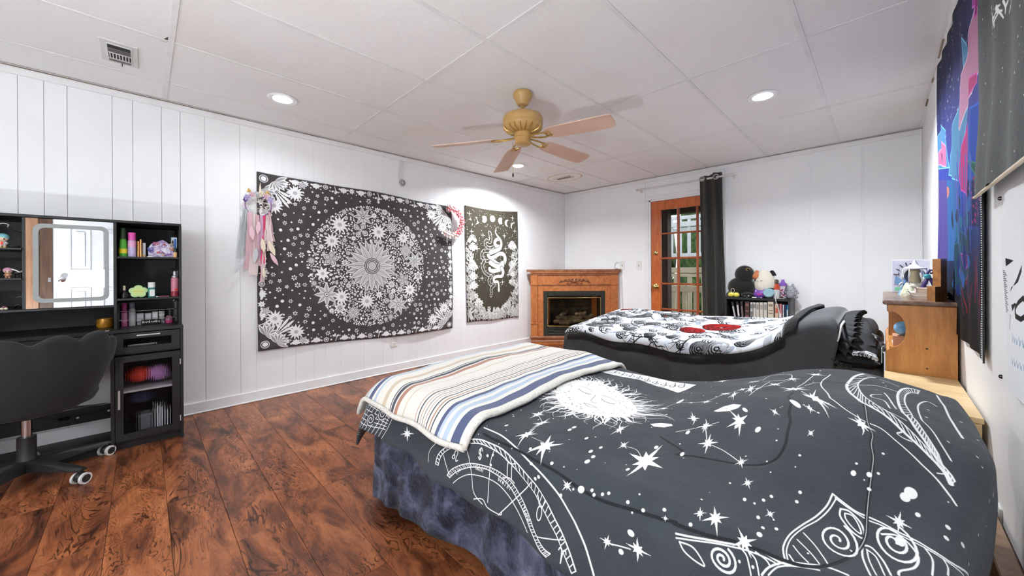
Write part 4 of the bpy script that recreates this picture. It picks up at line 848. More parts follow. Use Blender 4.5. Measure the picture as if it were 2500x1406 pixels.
for k in range(5):
    a = math.radians(42+72*k); ca, sa = math.cos(a), math.sin(a); A = lambda r, w, z: (CX+ca*r-sa*w, CY+sa*r+ca*w, z)
    q = MB(); secs = [(.025, .030, .118, .060), (.10, .026, .112, .066), (.20, .022, .098, .066), (.285, .020, .086, .066), (.315, .016, .082, .068)]
    vv = []
    for r, w, zt, zb in secs: vv += [A(r, -w, zb), A(r, w, zb), A(r, w*.9, zt-.008), A(r, w*.5, zt), A(r, -w*.5, zt), A(r, -w*.9, zt-.008)]
    ff = [tuple(range(5, -1, -1)), tuple(24+i for i in range(6))]+[(6*i+j, 6*i+(j+1) % 6, 6*i+6+(j+1) % 6, 6*i+6+j) for i in range(4) for j in range(6)]
    q.add(vv, ff).build('base_arm', m_bp, t, smooth=40)
    cst = MB().tube([A(.300, 0, .070), A(.300, 0, .040)], .009, 8).ball(A(.300, 0, .034), .028, .028, .026, 14, 9).build('caster', m_bp, t, smooth=60)
    w = Vector(A(.300, 0, .0275)); dv = Vector((math.cos(a*1.0-.6), math.sin(a-.6), 0)); dv = Vector((.72, .69, 0)) if k in (0, 1) else dv
    for s in (-1, 1):
        c0 = w+dv*(.016*s); c1 = w+dv*(.028*s)
        MB().tube([c0, c1], .0275, 22).build('wheel', m_wheelw, cst, smooth=40); MB().tube([c1-dv*.002*s, c1+dv*.0015*s], .019, 18).build('hub_cap', m_bp, cst, smooth=40)
# ================================================================ mandala tapestry on the left wall
random.seed(21)
TW, TH = 1.985, 1.49
cv = Canvas(TW, TH, 720); MX, MZ = .985, .735
def border_run(p0, p1, inward, step=.085):
    """vine of sprigs, rosettes and drops along one edge"""
    L = math.dist(p0, p1); n = int(L/step); ux, uy = (p1[0]-p0[0])/L, (p1[1]-p0[1])/L
    for k in range(n+1):
        x, y = p0[0]+ux*step*k, p0[1]+uy*step*k; j = random.uniform(-.006, .006); a = math.atan2(inward[1], inward[0]); kind = k % 5
        if kind in (0, 3):
            for d in (-.9, -.45, 0, .45, .9): cv.petal(x, y, a+d, .058-.012*abs(d), .020, (1, 0, 0), 1.6)
        elif kind == 1: cv.ring(x+inward[0]*.02, y+inward[1]*.02, .020, .006, (1, 0, 0)); cv.disc(x+inward[0]*.02, y+inward[1]*.02, .011, (.8, 0, 0))
        elif kind == 2:
            cv.line([(x, y), (x+inward[0]*.035+ux*.01, y+inward[1]*.035+uy*.01), (x+inward[0]*.055+ux*.03, y+inward[1]*.055+uy*.03)], .006, (1, 0, 0))
            for d in (-1.1, 1.0, .2): cv.petal(x+inward[0]*.04, y+inward[1]*.04, a+d, .036, .018, (1, 0, 0), 1.7)
        else: cv.flower(x+inward[0]*.022+j, y+inward[1]*.022, .030, 7, 0, (1, 0, 0))
        cv.disc(x+ux*.04+inward[0]*.05, y+uy*.04+inward[1]*.05, .006, (1, 0, 0)); cv.disc(x+ux*.045+inward[0]*.016, y+uy*.045+inward[1]*.016, .008, (1, 0, 0))
# field of small blossoms and dots
pts = []
for _ in range(6000):
    x, y = random.uniform(.09, TW-.09), random.uniform(.09, TH-.09)
    if math.hypot(x-MX, y-MZ) < .645: continue
    if any((x-a)**2+(y-b)**2 < .0026 for a, b in pts): continue
    pts.append((x, y)); k = random.random()
    if k < .42: cv.disc(x, y, random.uniform(.005, .009), (1, 0, 0))
    elif k < .72:
        r = random.uniform(.014, .022)
        for i in range(6): cv.petal(x, y, i*1.047+x*9, r, r*.55, (1, 0, 0), 1.5, r*.22)
    elif k < .88: cv.disc(x, y, .013, (1, 0, 0)); cv.disc(x, y, .005)
    else: cv.flower(x, y, .018, 5, 3, (1, 0, 0))
border_run((.03, .012), (TW-.03, .012), (0, 1)); border_run((.03, TH-.012), (TW-.03, TH-.012), (0, -1)); border_run((.012, .05), (.012, TH-.05), (1, 0)); border_run((TW-.012, .05), (TW-.012, TH-.05), (-1, 0))
for sx in (0, 1):
    for sy in (0, 1):
        X_ = lambda v: v if not sx else TW-v
        Y_ = lambda v: v if not sy else TH-v
        cv.poly([(X_(0), Y_(0)), (X_(.19), Y_(0)), (X_(.13), Y_(.13)), (X_(0), Y_(.19))], (0, 0, 0))
        base = math.atan2(-1 if sy else 1, -1 if sx else 1)
        for (x, y, r, n) in ((.065, .165, .085, 9), (.165, .065, .085, 9)):
            for k in range(7):
                a = base+(k-3)*.42; cv.petal(X_(x*.8), Y_(y*.8), a, r*1.25, .034, (1, 0, 0), .9); cv.petal(X_(x*.8), Y_(y*.8), a, r*1.05, .020, (.35, 0, 0), .9)
        cv.flower(X_(.125), Y_(.265), .075, 13, 0, (1, 0, 0)); cv.flower(X_(.285), Y_(.135), .075, 13, 0, (1, 0, 0))
        for d, l in ((-.32, .17), (-.1, .21), (.12, .20), (.34, .16)): cv.petal(X_(.11), Y_(.11), base+d, l, .022, (1, 0, 0), 2.2)
        cv.disc(X_(.05), Y_(.05), .02, (1, 0, 0)); cv.ring(X_(.05), Y_(.05), .03, .005, (1, 0, 0)); cv.flower(X_(.06), Y_(.33), .042, 5, 1, (1, 0, 0)); cv.flower(X_(.34), Y_(.05), .042, 5, 1, (1, 0, 0))
# the big round garden of flowers
cv.disc(MX, MZ, .615, (0, 0, 0))
R = .610; placed = []
big = [(.50, 100, .105, 8, 2), (.47, 62, .085, 8, 1), (.42, 25, .075, 8, 4), (.50, 8, .105, 8, 2), (.40, 172, .075, 5, 4), (.52, 212, .115, 8, 2), (.50, 248, .085, 10, 1), (.36, 262, .09, 14, 0), (.42, 300, .085, 4, 4), (.50, 306, .11, 8, 2), (.38, 338, .075, 5, 4), (.37, 108, .085, 4, 4), (.36, 78, .09, 12, 0), (.50, 130, .09, 12, 0), (.45, 150, .08, 12, 0), (.50, 330, .08, 12, 0), (.43, 225, .08, 12, 0), (.50, 275, .08, 9, 1), (.47, 42, .075, 12, 0), (.48, 190, .07, 8, 0), (.52, 232, .06, 8, 3)]
for rr, an, r, n, kd in big:
    x, y = MX+rr*math.cos(math.radians(an)), MZ+rr*math.sin(math.radians(an)); placed.append((x, y, r*.92)); cv.flower(x, y, r, n, kd, (1, 0, 0))
for _ in range(16000):
    a, q = random.random()*6.283, R*math.sqrt(random.random()); r = random.choice((.055, .042, .034, .028, .022, .016, .010, .007) if _ < 6000 else (.020, .014, .009, .006))
    if q+r*.8 > R or q < .20+r: continue
    x, y = MX+q*math.cos(a), MZ+q*math.sin(a)
    if any((x-b)**2+(y-c)**2 < (r+d)**2*.80 for b, c, d in placed): continue
    placed.append((x, y, r))
    if r >= .026: cv.flower(x, y, r*1.05, random.choice((8, 10, 12, 6)), random.choice((0, 0, 1, 3)), (1, 0, 0))
    elif r >= .014:
        k = random.random()
        if k < .5: cv.petal(x-r*math.cos(a), y-r*math.sin(a), a+random.uniform(-.5, .5), r*2.1, r*1.1, (1, 0, 0), 1.7)
        elif k < .8: cv.flower(x, y, r, 6, 3, (1, 0, 0))
        else: cv.ring(x, y, r*.7, r*.3, (1, 0, 0)); cv.disc(x, y, r*.3, (1, 0, 0))
    else: cv.disc(x, y, r*.85, (1, 0, 0))
cv.disc(MX, MZ, .20, (0, 0, 0))
for lay, n, l, w, off in ((0, 12, .275, .085, .26), (1, 12, .262, .082, 0)):
    for k in range(n):
        a = off+2*math.pi*k/n; cv.petal(MX, MZ, a, l, w, (0, 0, 0), .95); cv.petal(MX, MZ, a, l*.985, w*.90, (.95, 0, 0), .95); cv.petal(MX, MZ, a, l*.93, w*.70, (.60 if lay else .45, 0, 0), .95)
        for s in (-.22, 0, .22):
            for i in range(7):
                q = .09+i*.023; cv.line([(MX+math.cos(a+s*.5*(1-i/9))*q, MZ+math.sin(a+s*.5*(1-i/9))*q), (MX+math.cos(a+s*.5*(1-i/9))*(q+.014), MZ+math.sin(a+s*.5*(1-i/9))*(q+.014))], .0035, (.9, 0, 0) if s else (.1, 0, 0))
cv.disc(MX, MZ, .082, (0, 0, 0)); cv.disc(MX, MZ, .074, (.75, 0, 0)); cv.ring(MX, MZ, .062, .010, (0, 0, 0)); cv.ring(MX, MZ, .045, .008, (0, 0, 0)); cv.disc(MX, MZ, .034, (.62, 0, 0))
m_mand = mask_cloth('mandala_cloth', cv.image('mandala_print'), S(76, 71, 72), S(240, 240, 242), S(68, 64, 65), bump=.05, sheen=.2)
c4 = [(.679, .413), (2.666, .378), (2.657, 1.862), (.679, 1.926)]
def bil(u, v): return tuple((1-u)*(1-v)*c4[0][k]+u*(1-v)*c4[1][k]+u*v*c4[2][k]+(1-u)*v*c4[3][k] for k in (0, 1))
def tapm(u, v):
    y, z = bil(u, v); e = math.exp(-((u-.0)**2+(1-v)**2)*2); w = 0
    w += .016*e*math.sin(26*(u*.62+v*.35)+2)+.006*math.sin(5*u+7*v)*(1-abs(2*v-1))+.012*math.sin(11*(u*.8-v*.5)+1)*sm(0, .4, 1-v)*(1-v)
    sag = -.008*math.sin(u*math.pi*3)*sm(.9, 1, v)+.010*math.sin(u*math.pi*2.2+.5)*sm(.12, 0, v)
    return (XL+.020+max(-.012, w), y, z+sag)
t = thing('mandala_tapestry', 'large black and white floral mandala tapestry', 'tapestry', (XL, 1.67, 1.14))
MB().grid(90, 70, tapm).build('cloth', m_mand, t, smooth=180, solid=.0015)
for y, z in ((.69, 1.915), (1.35, 1.895), (2.0, 1.88), (2.645, 1.853)): MB().lathe([(0, 0), (.005, 0), (.004, .003), (0, .004)], (XL+.022, y, z), 10, 0).build('pin', m_gblk, t, smooth=50)

# ================================================================ snake tapestry
random.seed(33); SW, SH = .955, 1.50; cv = Canvas(SW, SH, 900); P_ = lambda L: [(a*SW, b*SH) for a, b in L]
S1 = [(.558, .833), (.54, .793), (.578, .758), (.631, .727), (.653, .687), (.618, .645), (.534, .622), (.448, .607)]
S2 = [(.398, .579), (.448, .556), (.533, .573), (.621, .597), (.701, .588), (.724, .547), (.682, .505), (.584, .5), (.498, .527), (.439, .515)]
S3 = [(.439, .515), (.532, .488), (.62, .484), (.673, .513), (.654, .467), (.549, .443), (.446, .443), (.422, .459)]
S4 = [(.654, .467), (.682, .43), (.654, .393), (.565, .391), (.502, .374), (.51, .343), (.574, .343), (.592, .315), (.595, .275)]
HL = [(.631, .727), (.561, .725), (.526, .695), (.555, .667), (.621, .661)]
OUT = [[(.434, .781), (.449, .745), (.441, .701), (.365, .71), (.353, .67), (.423, .646), (.534, .663)], [(.415, .619), (.308, .613), (.283, .565), (.348, .531), (.465, .54), (.559, .573), (.534, .618)],
       [(.324, .527), (.287, .487), (.323, .432), (.413, .399), (.497, .407)], [(.446, .391), (.404, .359), (.437, .319), (.521, .329)], [(.505, .317), (.445, .282), (.448, .246), (.436, .218)]]
sp2 = lambda L, n=8: [(q.x, q.y) for q in catmull([(a, b, 0) for a, b in P_(L)], n)]
for L in OUT:
    q = sp2(L); cv.line(q, .052, (.9, 0, 0), .040); cv.line(q, .038, (0, 0, 0), .027)
    for a, b in q[::5]: cv.disc(a, b, .004, (.9, 0, 0))
for L, w0, w1 in ((S2, .046, .062), (S3, .062, .05), (S4, .05, .028), (HL, .042, .05), (S1, .008, .064)):
    q = sp2(L); cv.line(q, w0+.016, (0, 0, 0), w1+.016); cv.line(q, w0, (.95, 0, 0), w1)
    for i, (a, b) in enumerate(q[3::4]): cv.disc(a+.010*math.sin(i*2), b+.008*math.cos(i*3), .004, (.25, 0, 0))
cv.disc(.595*SW, .27*SH, .018, (.95, 0, 0), .032)
MO = [(.09, .858), (.199, .879), (.335, .897), (.489, .91), (.647, .897), (.781, .883), (.898, .861)]
for k, (a, b) in enumerate(MO):
    x, y = a*SW, b*SH; cv.disc(x, y, .046, (.92, 0, 0))
    for _ in range(8): cv.disc(x+random.uniform(-.028, .028), y+random.uniform(-.028, .028), random.uniform(.004, .011), (.55, 0, 0))
    cut = {0: (-.020, -.012), 1: (-.040, -.006), 2: (-.075, 0), 4: (.075, 0), 5: (.040, -.006), 6: (.020, -.012)}.get(k)
    if cut: cv.disc(x+cut[0], y+cut[1], .048, (0, 0, 0))
for a, b in [(.079, .932), (.309, .755), (.201, .635), (.72, .764), (.93, .815), (.741, .647), (.671, .339), (.781, .405), (.881, .936), (.277, .377), (.108, .782)]: cv.star(a*SW, b*SH, .042, 4, .16, (.95, 0, 0), math.pi/2)
for _ in range(330):
    x, y = random.random()*SW, SH*(.30+.68*random.random()); w = cv._win(x, y, x, y)
    if w is not None and w[0][..., 0].max() < .05: cv.disc(x, y, random.uniform(.002, .0055), (.85, 0, 0))
def sprig(x, y, h, lean, kind):
    n = 10; st = [(x+lean*(k/n)**1.6, y+h*k/n) for k in range(n+1)]; cv.line(st, .008, (.75, 0, 0), .005)
    if kind == 0:
        for k in range(2, n+1):
            for s in (-1, 1): cv.petal(st[k][0], st[k][1], math.pi/2+s*1.0-lean, h*.26*(1.15-k/n*.7), .022, random.choice(((.85, 0, 0), (.6, 0, 0))), 1.2)
    elif kind == 1:
        for k in range(1, n-3, 2): cv.petal(st[k][0], st[k][1], math.pi/2+(1 if k % 4 == 1 else -1)*.8, h*.42, .05, (.62, 0, 0), .9); cv.petal(st[k][0], st[k][1], math.pi/2+(1 if k % 4 == 1 else -1)*.8, h*.38, .022, (.30, 0, 0), .9)
        for dx, dy in ((0, 0), (.04, -.03), (-.04, -.03), (0, -.05)): cv.flower(st[-1][0]+dx, st[-1][1]+dy, .042, 6, random.choice((0, 2)), (.95, 0, 0))
    elif kind == 2:
        for k in range(4, n+1):
            for s in (-1, 1): cv.disc(st[k][0]+s*.014*(1.3-k/n), st[k][1], .013, (.9, 0, 0)); cv.disc(st[k][0]+s*.014*(1.3-k/n), st[k][1], .005, (.3, 0, 0))
    else:
        for k in range(3): cv.flower(st[-1-k*2][0]+random.uniform(-.03, .03), st[-1-k*2][1], .036, 5, 3, (.95, 0, 0))
        for k in range(1, 7): cv.petal(st[k][0], st[k][1], math.pi/2+(-1)**k*.9, .07, .024, (.6, 0, 0))
for k in range(20):
    x = .02+(SW-.04)*k/19; e = abs(x/SW-.5)*2; h = (.16+.36*e**1.5)*random.uniform(.75, 1.15); sprig(x, -.02, h, random.uniform(-.04, .04), random.choice((0, 1, 2, 3, 1)))
for k in range(9):
    x = .01+(SW-.02)*random.random(); sprig(x, -.02, random.uniform(.07, .20), random.uniform(-.04, .04), random.choice((0, 3, 2, 1)))
for y, s in ((.30, 1), (.42, 1), (.54, 1), (.66, 1), (.34, -1), (.46, -1), (.58, -1), (.70, -1), (.80, 1), (.84, -1)):
    x = .02 if s > 0 else SW-.02; sprig(x, y, .20, s*.10, random.choice((0, 1, 1, 3)))
for s, yy in ((1, 1.00), (-1, .95)):
    x0 = 0 if s > 0 else SW; arc = [(x0+s*(.01+.15*k/8), yy+.13*math.sin(k/8*2.2)) for k in range(9)]; cv.line(arc, .008, (.9, 0, 0))
    for k in (3, 5, 6, 8): cv.petal(arc[k][0], arc[k][1], -math.pi/2, .075, .055, (.95, 0, 0), 1.6)
    for k in range(9): cv.petal(x0+s*(.05+.015*k), yy-.16-.012*k, math.pi/2+s*.7, .07, .016, (.8, 0, 0)); cv.petal(x0+s*(.05+.015*k), yy-.16-.012*k, -math.pi/2+s*.5, .07, .016, (.8, 0, 0))
m_snk = mask_cloth('snake_cloth', cv.image('snake_print'), S(72, 66, 54), S(232, 232, 230), S(66, 61, 50), bump=.05)
c5 = [(2.893, .429), (3.828, .404), (3.814, 1.925), (2.863, 1.905)]
def taps(u, v):
    y, z = tuple((1-u)*(1-v)*c5[0][k]+u*(1-v)*c5[1][k]+u*v*c5[2][k]+(1-u)*v*c5[3][k] for k in (0, 1))
    w = .006*math.sin(16*(u*.9+v*.5))*math.exp(-((u-.9)**2+(v-.75)**2)*6)+.004*math.sin(6*u+3*v)*(1-v); return (XL+.012+w, y, z-.022*math.sin(u*math.pi)*sm(.92, 1, v)+.006*math.sin(u*9)*sm(.08, 0, v))
t = thing('snake_tapestry', 'narrow dark tapestry with white snake, moons and flowers', 'tapestry', (XL, 3.34, 1.16))
MB().grid(50, 60, taps).build('cloth', m_snk, t, smooth=180, solid=.0015)
for y, z in ((2.872, 1.897), (3.805, 1.918)): MB().lathe([(0, 0), (.005, 0), (.004, .003), (0, .004)], (XL+.017, y, z), 10, 0).build('pin', m_gblk, t, smooth=50)

# ================================================================ dream catcher and flower wreath hung at the tapestry corners
m_lil = mat('lilac_petal', S(196, 184, 222), .7); m_pnk = mat('pale_pink_petal', S(236, 198, 208), .7); m_coral = mat('coral_petal', S(226, 92, 96), .7); m_grp = mat('grey_petal', S(206, 208, 214), .7); m_goldf = mat('gold_felt', S(206, 168, 84), .5); m_cream = mat('cream_felt', S(236, 222, 200), .7); m_vio = mat('violet_petal', S(118, 76, 150), .7)
def rosette(c, r, m, parent, name='flower', n=6):
    q = MB()
    for ring, (rr, k, tilt) in enumerate(((1, n, .5), (.62, n-1, 1.0), (.3, 4, 1.3))):
        for i in range(k):
            a = 2*math.pi*i/k+ring*.5; ca, sa = math.cos(a), math.sin(a); w = r*rr*.62
            P = []
            for u, hw in ((.1, .3), (.55, 1), (.9, .7), (1.0, .1)):
                for s in (-1, 1): P.append((c[0]+r*.12*ring+r*rr*u*u*math.cos(tilt)*.5+.002, c[1]+ca*r*rr*u-sa*w*hw*s*.5, c[2]+sa*r*rr*u+ca*w*hw*s*.5))
            q.add(P, [(0, 1, 3, 2), (2, 3, 5, 4), (4, 5, 7, 6)])
    q.ball((c[0]+r*.35, c[1], c[2]), r*.16, n=8, m=6); return q.build(name, m, parent, smooth=180, solid=.0008)
dx, dy, dz = XL+.045, .684, 1.640
t = thing('dream_catcher', 'pastel dream catcher with flowers, ribbons and feathers', 'dream catcher', (dx, dy, dz))
MB().tube([(dx, dy+.092*math.cos(a), dz+.095*math.sin(a)) for a in [2*math.pi*k/40 for k in range(40)]], .0045, 8, True).build('hoop', mat('wrapped_hoop', S(150, 110, 160), .7), t, smooth=180)
for k in range(10):
    a, b = 2*math.pi*k/10, 2*math.pi*(k+4)/10; MB().tube([(dx, dy+.09*math.cos(a), dz+.093*math.sin(a)), (dx, dy+.09*math.cos(b), dz+.093*math.sin(b))], .0009, 4).build('net_thread', m_cream, t)
for yy, zz, r, m in ((-.078, .052, .028, m_lil), (-.045, .078, .026, m_pnk), (-.015, .090, .020, m_grp), (.020, .092, .026, m_cream), (.052, .075, .027, m_pnk), (.082, .048, .030, m_lil), (-.092, .030, .018, m_vio), (.035, .068, .016, m_vio), (-.060, .062, .014, m_vio)): rosette((dx+.004, dy+yy, dz+zz), r, m, t)
for s in (-1, 1):
    c = (dx+.004, dy+s*.062, dz+.096); MB().add([(c[0]-.004, c[1]-.020, c[2]), (c[0]-.004, c[1]+.020, c[2]), (c[0], c[1]+s*.006, c[2]+.036), (c[0]+.012, c[1], c[2]+.004)], [(0, 1, 3), (1, 2, 3), (2, 0, 3), (0, 2, 1)]).build('ear', m_goldf, t)
MB().lathe([(.011, 0), (.008, .03), (.0045, .06), (0, .09)], (dx+.006, dy+.012, dz+.10), 14).build('horn', m_cream, t, smooth=40)
m_tul1 = mat('pale_pink_tulle', S(226, 190, 196), .8, col2=S(212, 172, 182), alpha=.85); m_tul2 = mat('grey_tulle', S(176, 184, 184), .8, alpha=.8); m_tul3 = mat('cream_tulle', S(232, 214, 212), .8, alpha=.85); m_hot = mat('hot_pink_ribbon', S(228, 70, 120), .6); m_mau = mat('mauve_ribbon', S(196, 158, 186), .7)
random.seed(4)
for y0, z0, L, w, m, sw in ((-.085, -.05, .30, .026, m_tul2, -.020), (-.060, -.065, .46, .040, m_tul1, -.004), (-.030, -.080, .50, .040, m_tul3, -.006), (-.012, -.085, .42, .030, m_tul1, .004), (.018, -.090, .36, .026, m_mau, .0), (.040, -.085, .40, .022, m_hot, -.006), (.034, -.088, .54, .012, m_hot, -.010), (.062, -.075, .30, .032, m_tul3, .012), (.046, -.080, .56, .020, m_tul3, -.014), (.075, -.055, .24, .022, m_tul1, .016), (-.098, -.04, .40, .024, m_tul2, -.02)):
    ph = random.random()*6
    def rib(u, v, y0=y0, z0=z0, L=L, w=w, sw=sw, ph=ph):
        d = 1-v; return (dx+.006+.008*math.sin(ph+5*d)+.004*math.sin(9*u+ph), dy+y0+sw*d*1.6+(u-.5)*w*(.8+.8*d)*(1+.15*math.sin(14*d+ph)), dz+z0-L*d-.02*abs(u-.5)*d)
    MB().grid(6, 14, rib).build('ribbon', m, t, smooth=180)
for y0, z0, L, w, an, m in ((-.10, -.46, .13, .030, -.55, m_grp), (-.055, -.18, .12, .036, .1, m_pnk), (.0, -.14, .11, .034, -.1, m_pnk), (.02, -.28, .12, .034, .12, m_cream), (.068, -.30, .13, .038, .35, m_cream), (-.02, -.36, .13, .034, -.1, m_grp), (.078, -.40, .12, .030, .5, m_pnk), (.03, -.52, .10, .022, .05, m_cream)):
    ca, sa = math.cos(an), math.sin(an); P = []
    for k in range(9):
        q = k/8; hw = w*.5*math.sin(math.pi*min(1, q*.92+.06))*(1+.1*(k % 2)); P.append((hw, -L*q))
    A = [(dx+.022, dy+y0+h*ca+zz*sa*-1, dz+z0+zz*ca+h*sa) for h, zz in P]; B = [(dx+.022, dy+y0-h*ca+zz*sa*-1, dz+z0+zz*ca-h*sa) for h, zz in P]; C_ = [(dx+.026, dy+y0+zz*sa*-1, dz+z0+zz*ca) for h, zz in P]
    MB().add(A+C_+B, [(k, k+1, 9+k+1, 9+k) for k in range(8)]+[(9+k, 9+k+1, 18+k+1, 18+k) for k in range(8)]).build('feather', m, t, smooth=180)
wx, wy, wz = XL+.05, 2.615, 1.665
t = thing('flower_wreath', 'coral and grey flower crown hung at the tapestry corner', 'wreath', (wx, wy, wz))
ARC = [math.radians(100-8.6*k) for k in range(27)]
MB().tube([(wx, wy+.155*math.cos(a), wz+.16*math.sin(a)) for a in ARC], .005, 8).build('band', mat('brown_band', S(92, 70, 56), .8), t, smooth=180)
random.seed(9)
for k, a in enumerate(ARC):
    m = (m_coral, m_grp, m_coral, m_pnk)[k % 4] if a > -1.2 else (m_grp, m_pnk, m_cream)[k % 3]; rosette((wx+.004, wy+.155*math.cos(a)+random.uniform(-.008, .008), wz+.16*math.sin(a)+random.uniform(-.008, .008)), random.uniform(.034, .050), m, t, n=5)
    for j in range(2):
        b = a+random.uniform(-.5, .5); r0, r1 = .165, random.uniform(.205, .235); MB().tube([(wx, wy+r0*math.cos(a), wz+r0*math.sin(a)), (wx+.012, wy+r1*math.cos(b*.3+a*.7), wz+r1*math.sin(b*.3+a*.7))], [.006, .001], 5).build('leaf', (m_grp, mat('grey_leaf', S(120, 120, 118), .7))[j], t)

# ================================================================ hangings on the right wall (prints traced below)
random.seed(61); GY_A, GY_B, GZ_A, GZ_B = 3.43, 2.00, .775, 2.300; GW, GH = GY_A-GY_B, GZ_B-GZ_A
cv = Canvas(GW, GH, 420); L_ = lambda *c: S(*c)[:3]; gp = lambda P: [(GY_A-y, z-GZ_A) for y, z in P]
zz = np.linspace(0, 1, cv.H)[:, None, None]
def grad(stops):
    out = np.zeros((cv.H, 1, 3), np.float32)
    for c in range(3): out[:, 0, c] = np.interp(zz[:, 0, 0], [s[0] for s in stops], [s[1][c] for s in stops])
    return out
cv.a[:] = grad([(0, L_(36, 36, 42)), (.10, L_(42, 42, 56)), (.22, L_(38, 96, 150)), (.40, L_(84, 140, 216)), (.60, L_(126, 134, 208)), (.80, L_(112, 118, 166)), (1, L_(82, 86, 108))])
PL = [('sky', [(2.936, 1.536), (2.508, 1.464), (2.601, 1.264), (2.768, 1.119), (2.952, 1.121)], (110, 170, 214)), ('lav', [(3.394, 1.613), (3.059, 1.557), (2.993, 1.122), (3.416, 1.128)], (150, 140, 200)),
      ('cry', [(2.449, 2.056), (2.366, 1.981), (2.335, 1.777), (2.395, 1.647), (2.438, 1.536), (2.523, 1.458), (2.875, 1.553), (2.832, 1.646), (2.722, 1.746), (2.554, 1.817), (2.426, 1.91)], (150, 196, 222)),
      ('pink', [(1.995, 1.99), (2.161, 2.034), (2.225, 1.999), (2.33, 1.96), (2.466, 1.9), (2.511, 1.816), (2.58, 1.708), (2.474, 1.674), (2.393, 1.73), (2.318, 1.742), (2.217, 1.743), (2.153, 1.785), (2.026, 1.788), (1.995, 1.885)], (234, 196, 216)),
      ('pink_up', [(2.0, 2.30), (2.12, 2.30), (2.19, 2.05), (2.0, 2.0)], (214, 150, 206)), ('mag', [(1.995, 1.99), (2.146, 2.06), (2.162, 2.002), (2.061, 1.984)], (206, 92, 184)), ('mag2', [(2.153, 1.796), (2.264, 1.815), (2.336, 1.748), (2.249, 1.748), (2.154, 1.764)], (232, 124, 184)),
      ('blue', [(2.234, 1.693), (2.112, 1.674), (2.018, 1.617), (2.007, 1.545), (2.022, 1.45), (2.076, 1.431), (2.24, 1.495), (2.253, 1.61)], (48, 134, 220)), ('hot', [(2.357, 1.666), (2.436, 1.597), (2.479, 1.495), (2.442, 1.415), (2.295, 1.358), (2.263, 1.5), (2.305, 1.612)], (230, 110, 182)),
      ('tear', [(3.166, 1.889), (3.396, 1.865), (3.405, 1.683), (2.862, 1.587), (2.943, 1.76)], (150, 196, 226)), ('tearp', [(3.136, 1.784), (3.36, 1.769), (3.363, 1.701), (2.949, 1.604), (2.976, 1.7)], (232, 176, 206)),
      ('leaf', [(2.257, 1.499), (2.162, 1.469), (2.049, 1.416), (2.01, 1.418), (2.011, 1.379), (2.135, 1.368), (2.26, 1.387), (2.163, 1.426)], (60, 150, 130)), ('navy', [(2.261, 1.423), (2.0, 1.378), (2.0, 1.217), (2.266, 1.245)], (30, 66, 150)),
      ('teal', [(2.698, 1.19), (2.461, 1.245), (2.291, 1.18), (2.355, 1.067), (2.553, .955), (2.673, .993)], (34, 130, 152)), ('mag3', [(2.464, 1.147), (2.292, 1.127), (2.414, 1.074)], (170, 110, 180)), ('dark', [(2.6, .90), (2.0, .966), (2.0, .775), (2.6, .775)], (34, 33, 38))]
for nm, P, c in PL:
    cv.poly(gp(P), L_(*c)); q = gp(P+P[:1])
    if nm not in ('dark', 'lav', 'sky'): cv.line(q, .006, tuple(min(1, v*1.5+.08) for v in L_(*c)))
cv.disc(GY_A-3.174, 1.70-GZ_A, .045, L_(84, 90, 130), .03); cv.disc(GY_A-2.925, 1.472-GZ_A, .05, L_(238, 190, 170), .03)
for _ in range(120): y, z = random.uniform(2.35, 3.4), random.uniform(1.75, 2.28); cv.star(GY_A-y, z-GZ_A, random.uniform(.004, .016), 4, .25, L_(222, 224, 236), math.pi/2)
for _ in range(46):
    y = random.uniform(2.25, 2.85); z = random.uniform(.95, 1.35); h = random.uniform(.05, .14); c = random.choice(((40, 140, 170), (60, 170, 190), (40, 90, 170), (90, 160, 210), (30, 110, 130))); cv.petal(GY_A-y, z-GZ_A, math.pi/2+random.uniform(-.4, .4), h, .06, L_(*c))
for _ in range(26):
    y = random.uniform(2.02, 2.5); z = random.uniform(.86, 1.06); a = math.pi/2; q = [(GY_A-y, z-GZ_A)]
    for k in range(6): a += random.uniform(-.5, .5); q.append((q[-1][0]+.03*math.cos(a), q[-1][1]+.026*math.sin(a)))
    cv.line(q, .012, L_(*random.choice(((206, 76, 110), (190, 60, 90), (170, 80, 150)))), .003)
for _ in range(30): cv.disc(GY_A-random.uniform(2.02, 2.24), random.uniform(1.25, 1.42)-GZ_A, .010, L_(214, 60, 170), .006)
for _ in range(14): y = random.uniform(2.0, 2.7); q = [(GY_A-y, random.uniform(1.5, 1.7)-GZ_A), (GY_A-y+.02, random.uniform(1.1, 1.3)-GZ_A)]; cv.line(q, .012, L_(*random.choice(((140, 170, 226), (90, 130, 210), (176, 150, 216)))), .004)
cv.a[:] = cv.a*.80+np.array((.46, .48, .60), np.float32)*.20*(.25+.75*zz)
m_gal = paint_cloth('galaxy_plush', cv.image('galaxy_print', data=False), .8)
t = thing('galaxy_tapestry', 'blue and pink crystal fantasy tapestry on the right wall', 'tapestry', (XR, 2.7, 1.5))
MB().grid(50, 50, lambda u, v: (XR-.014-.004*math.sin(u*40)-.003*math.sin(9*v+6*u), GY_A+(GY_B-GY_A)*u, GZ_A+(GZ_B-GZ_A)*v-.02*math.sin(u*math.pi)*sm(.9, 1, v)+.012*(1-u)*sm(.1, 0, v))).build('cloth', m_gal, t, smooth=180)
q = MB()
for k in range(190): q.box(XR-.0185, XR-.012, GY_B-.003, GY_B+.008, GZ_A+.008*k, GZ_A+.008*k+.0045)
q.build('stitched_edge', mat('pale_stitch', S(200, 202, 206), .7), t); MB().box(XR-.016, XR-.012, GY_B-.008, GY_B-.003, GZ_A-.01, GZ_B).build('dark_binding', m_gblk, t)
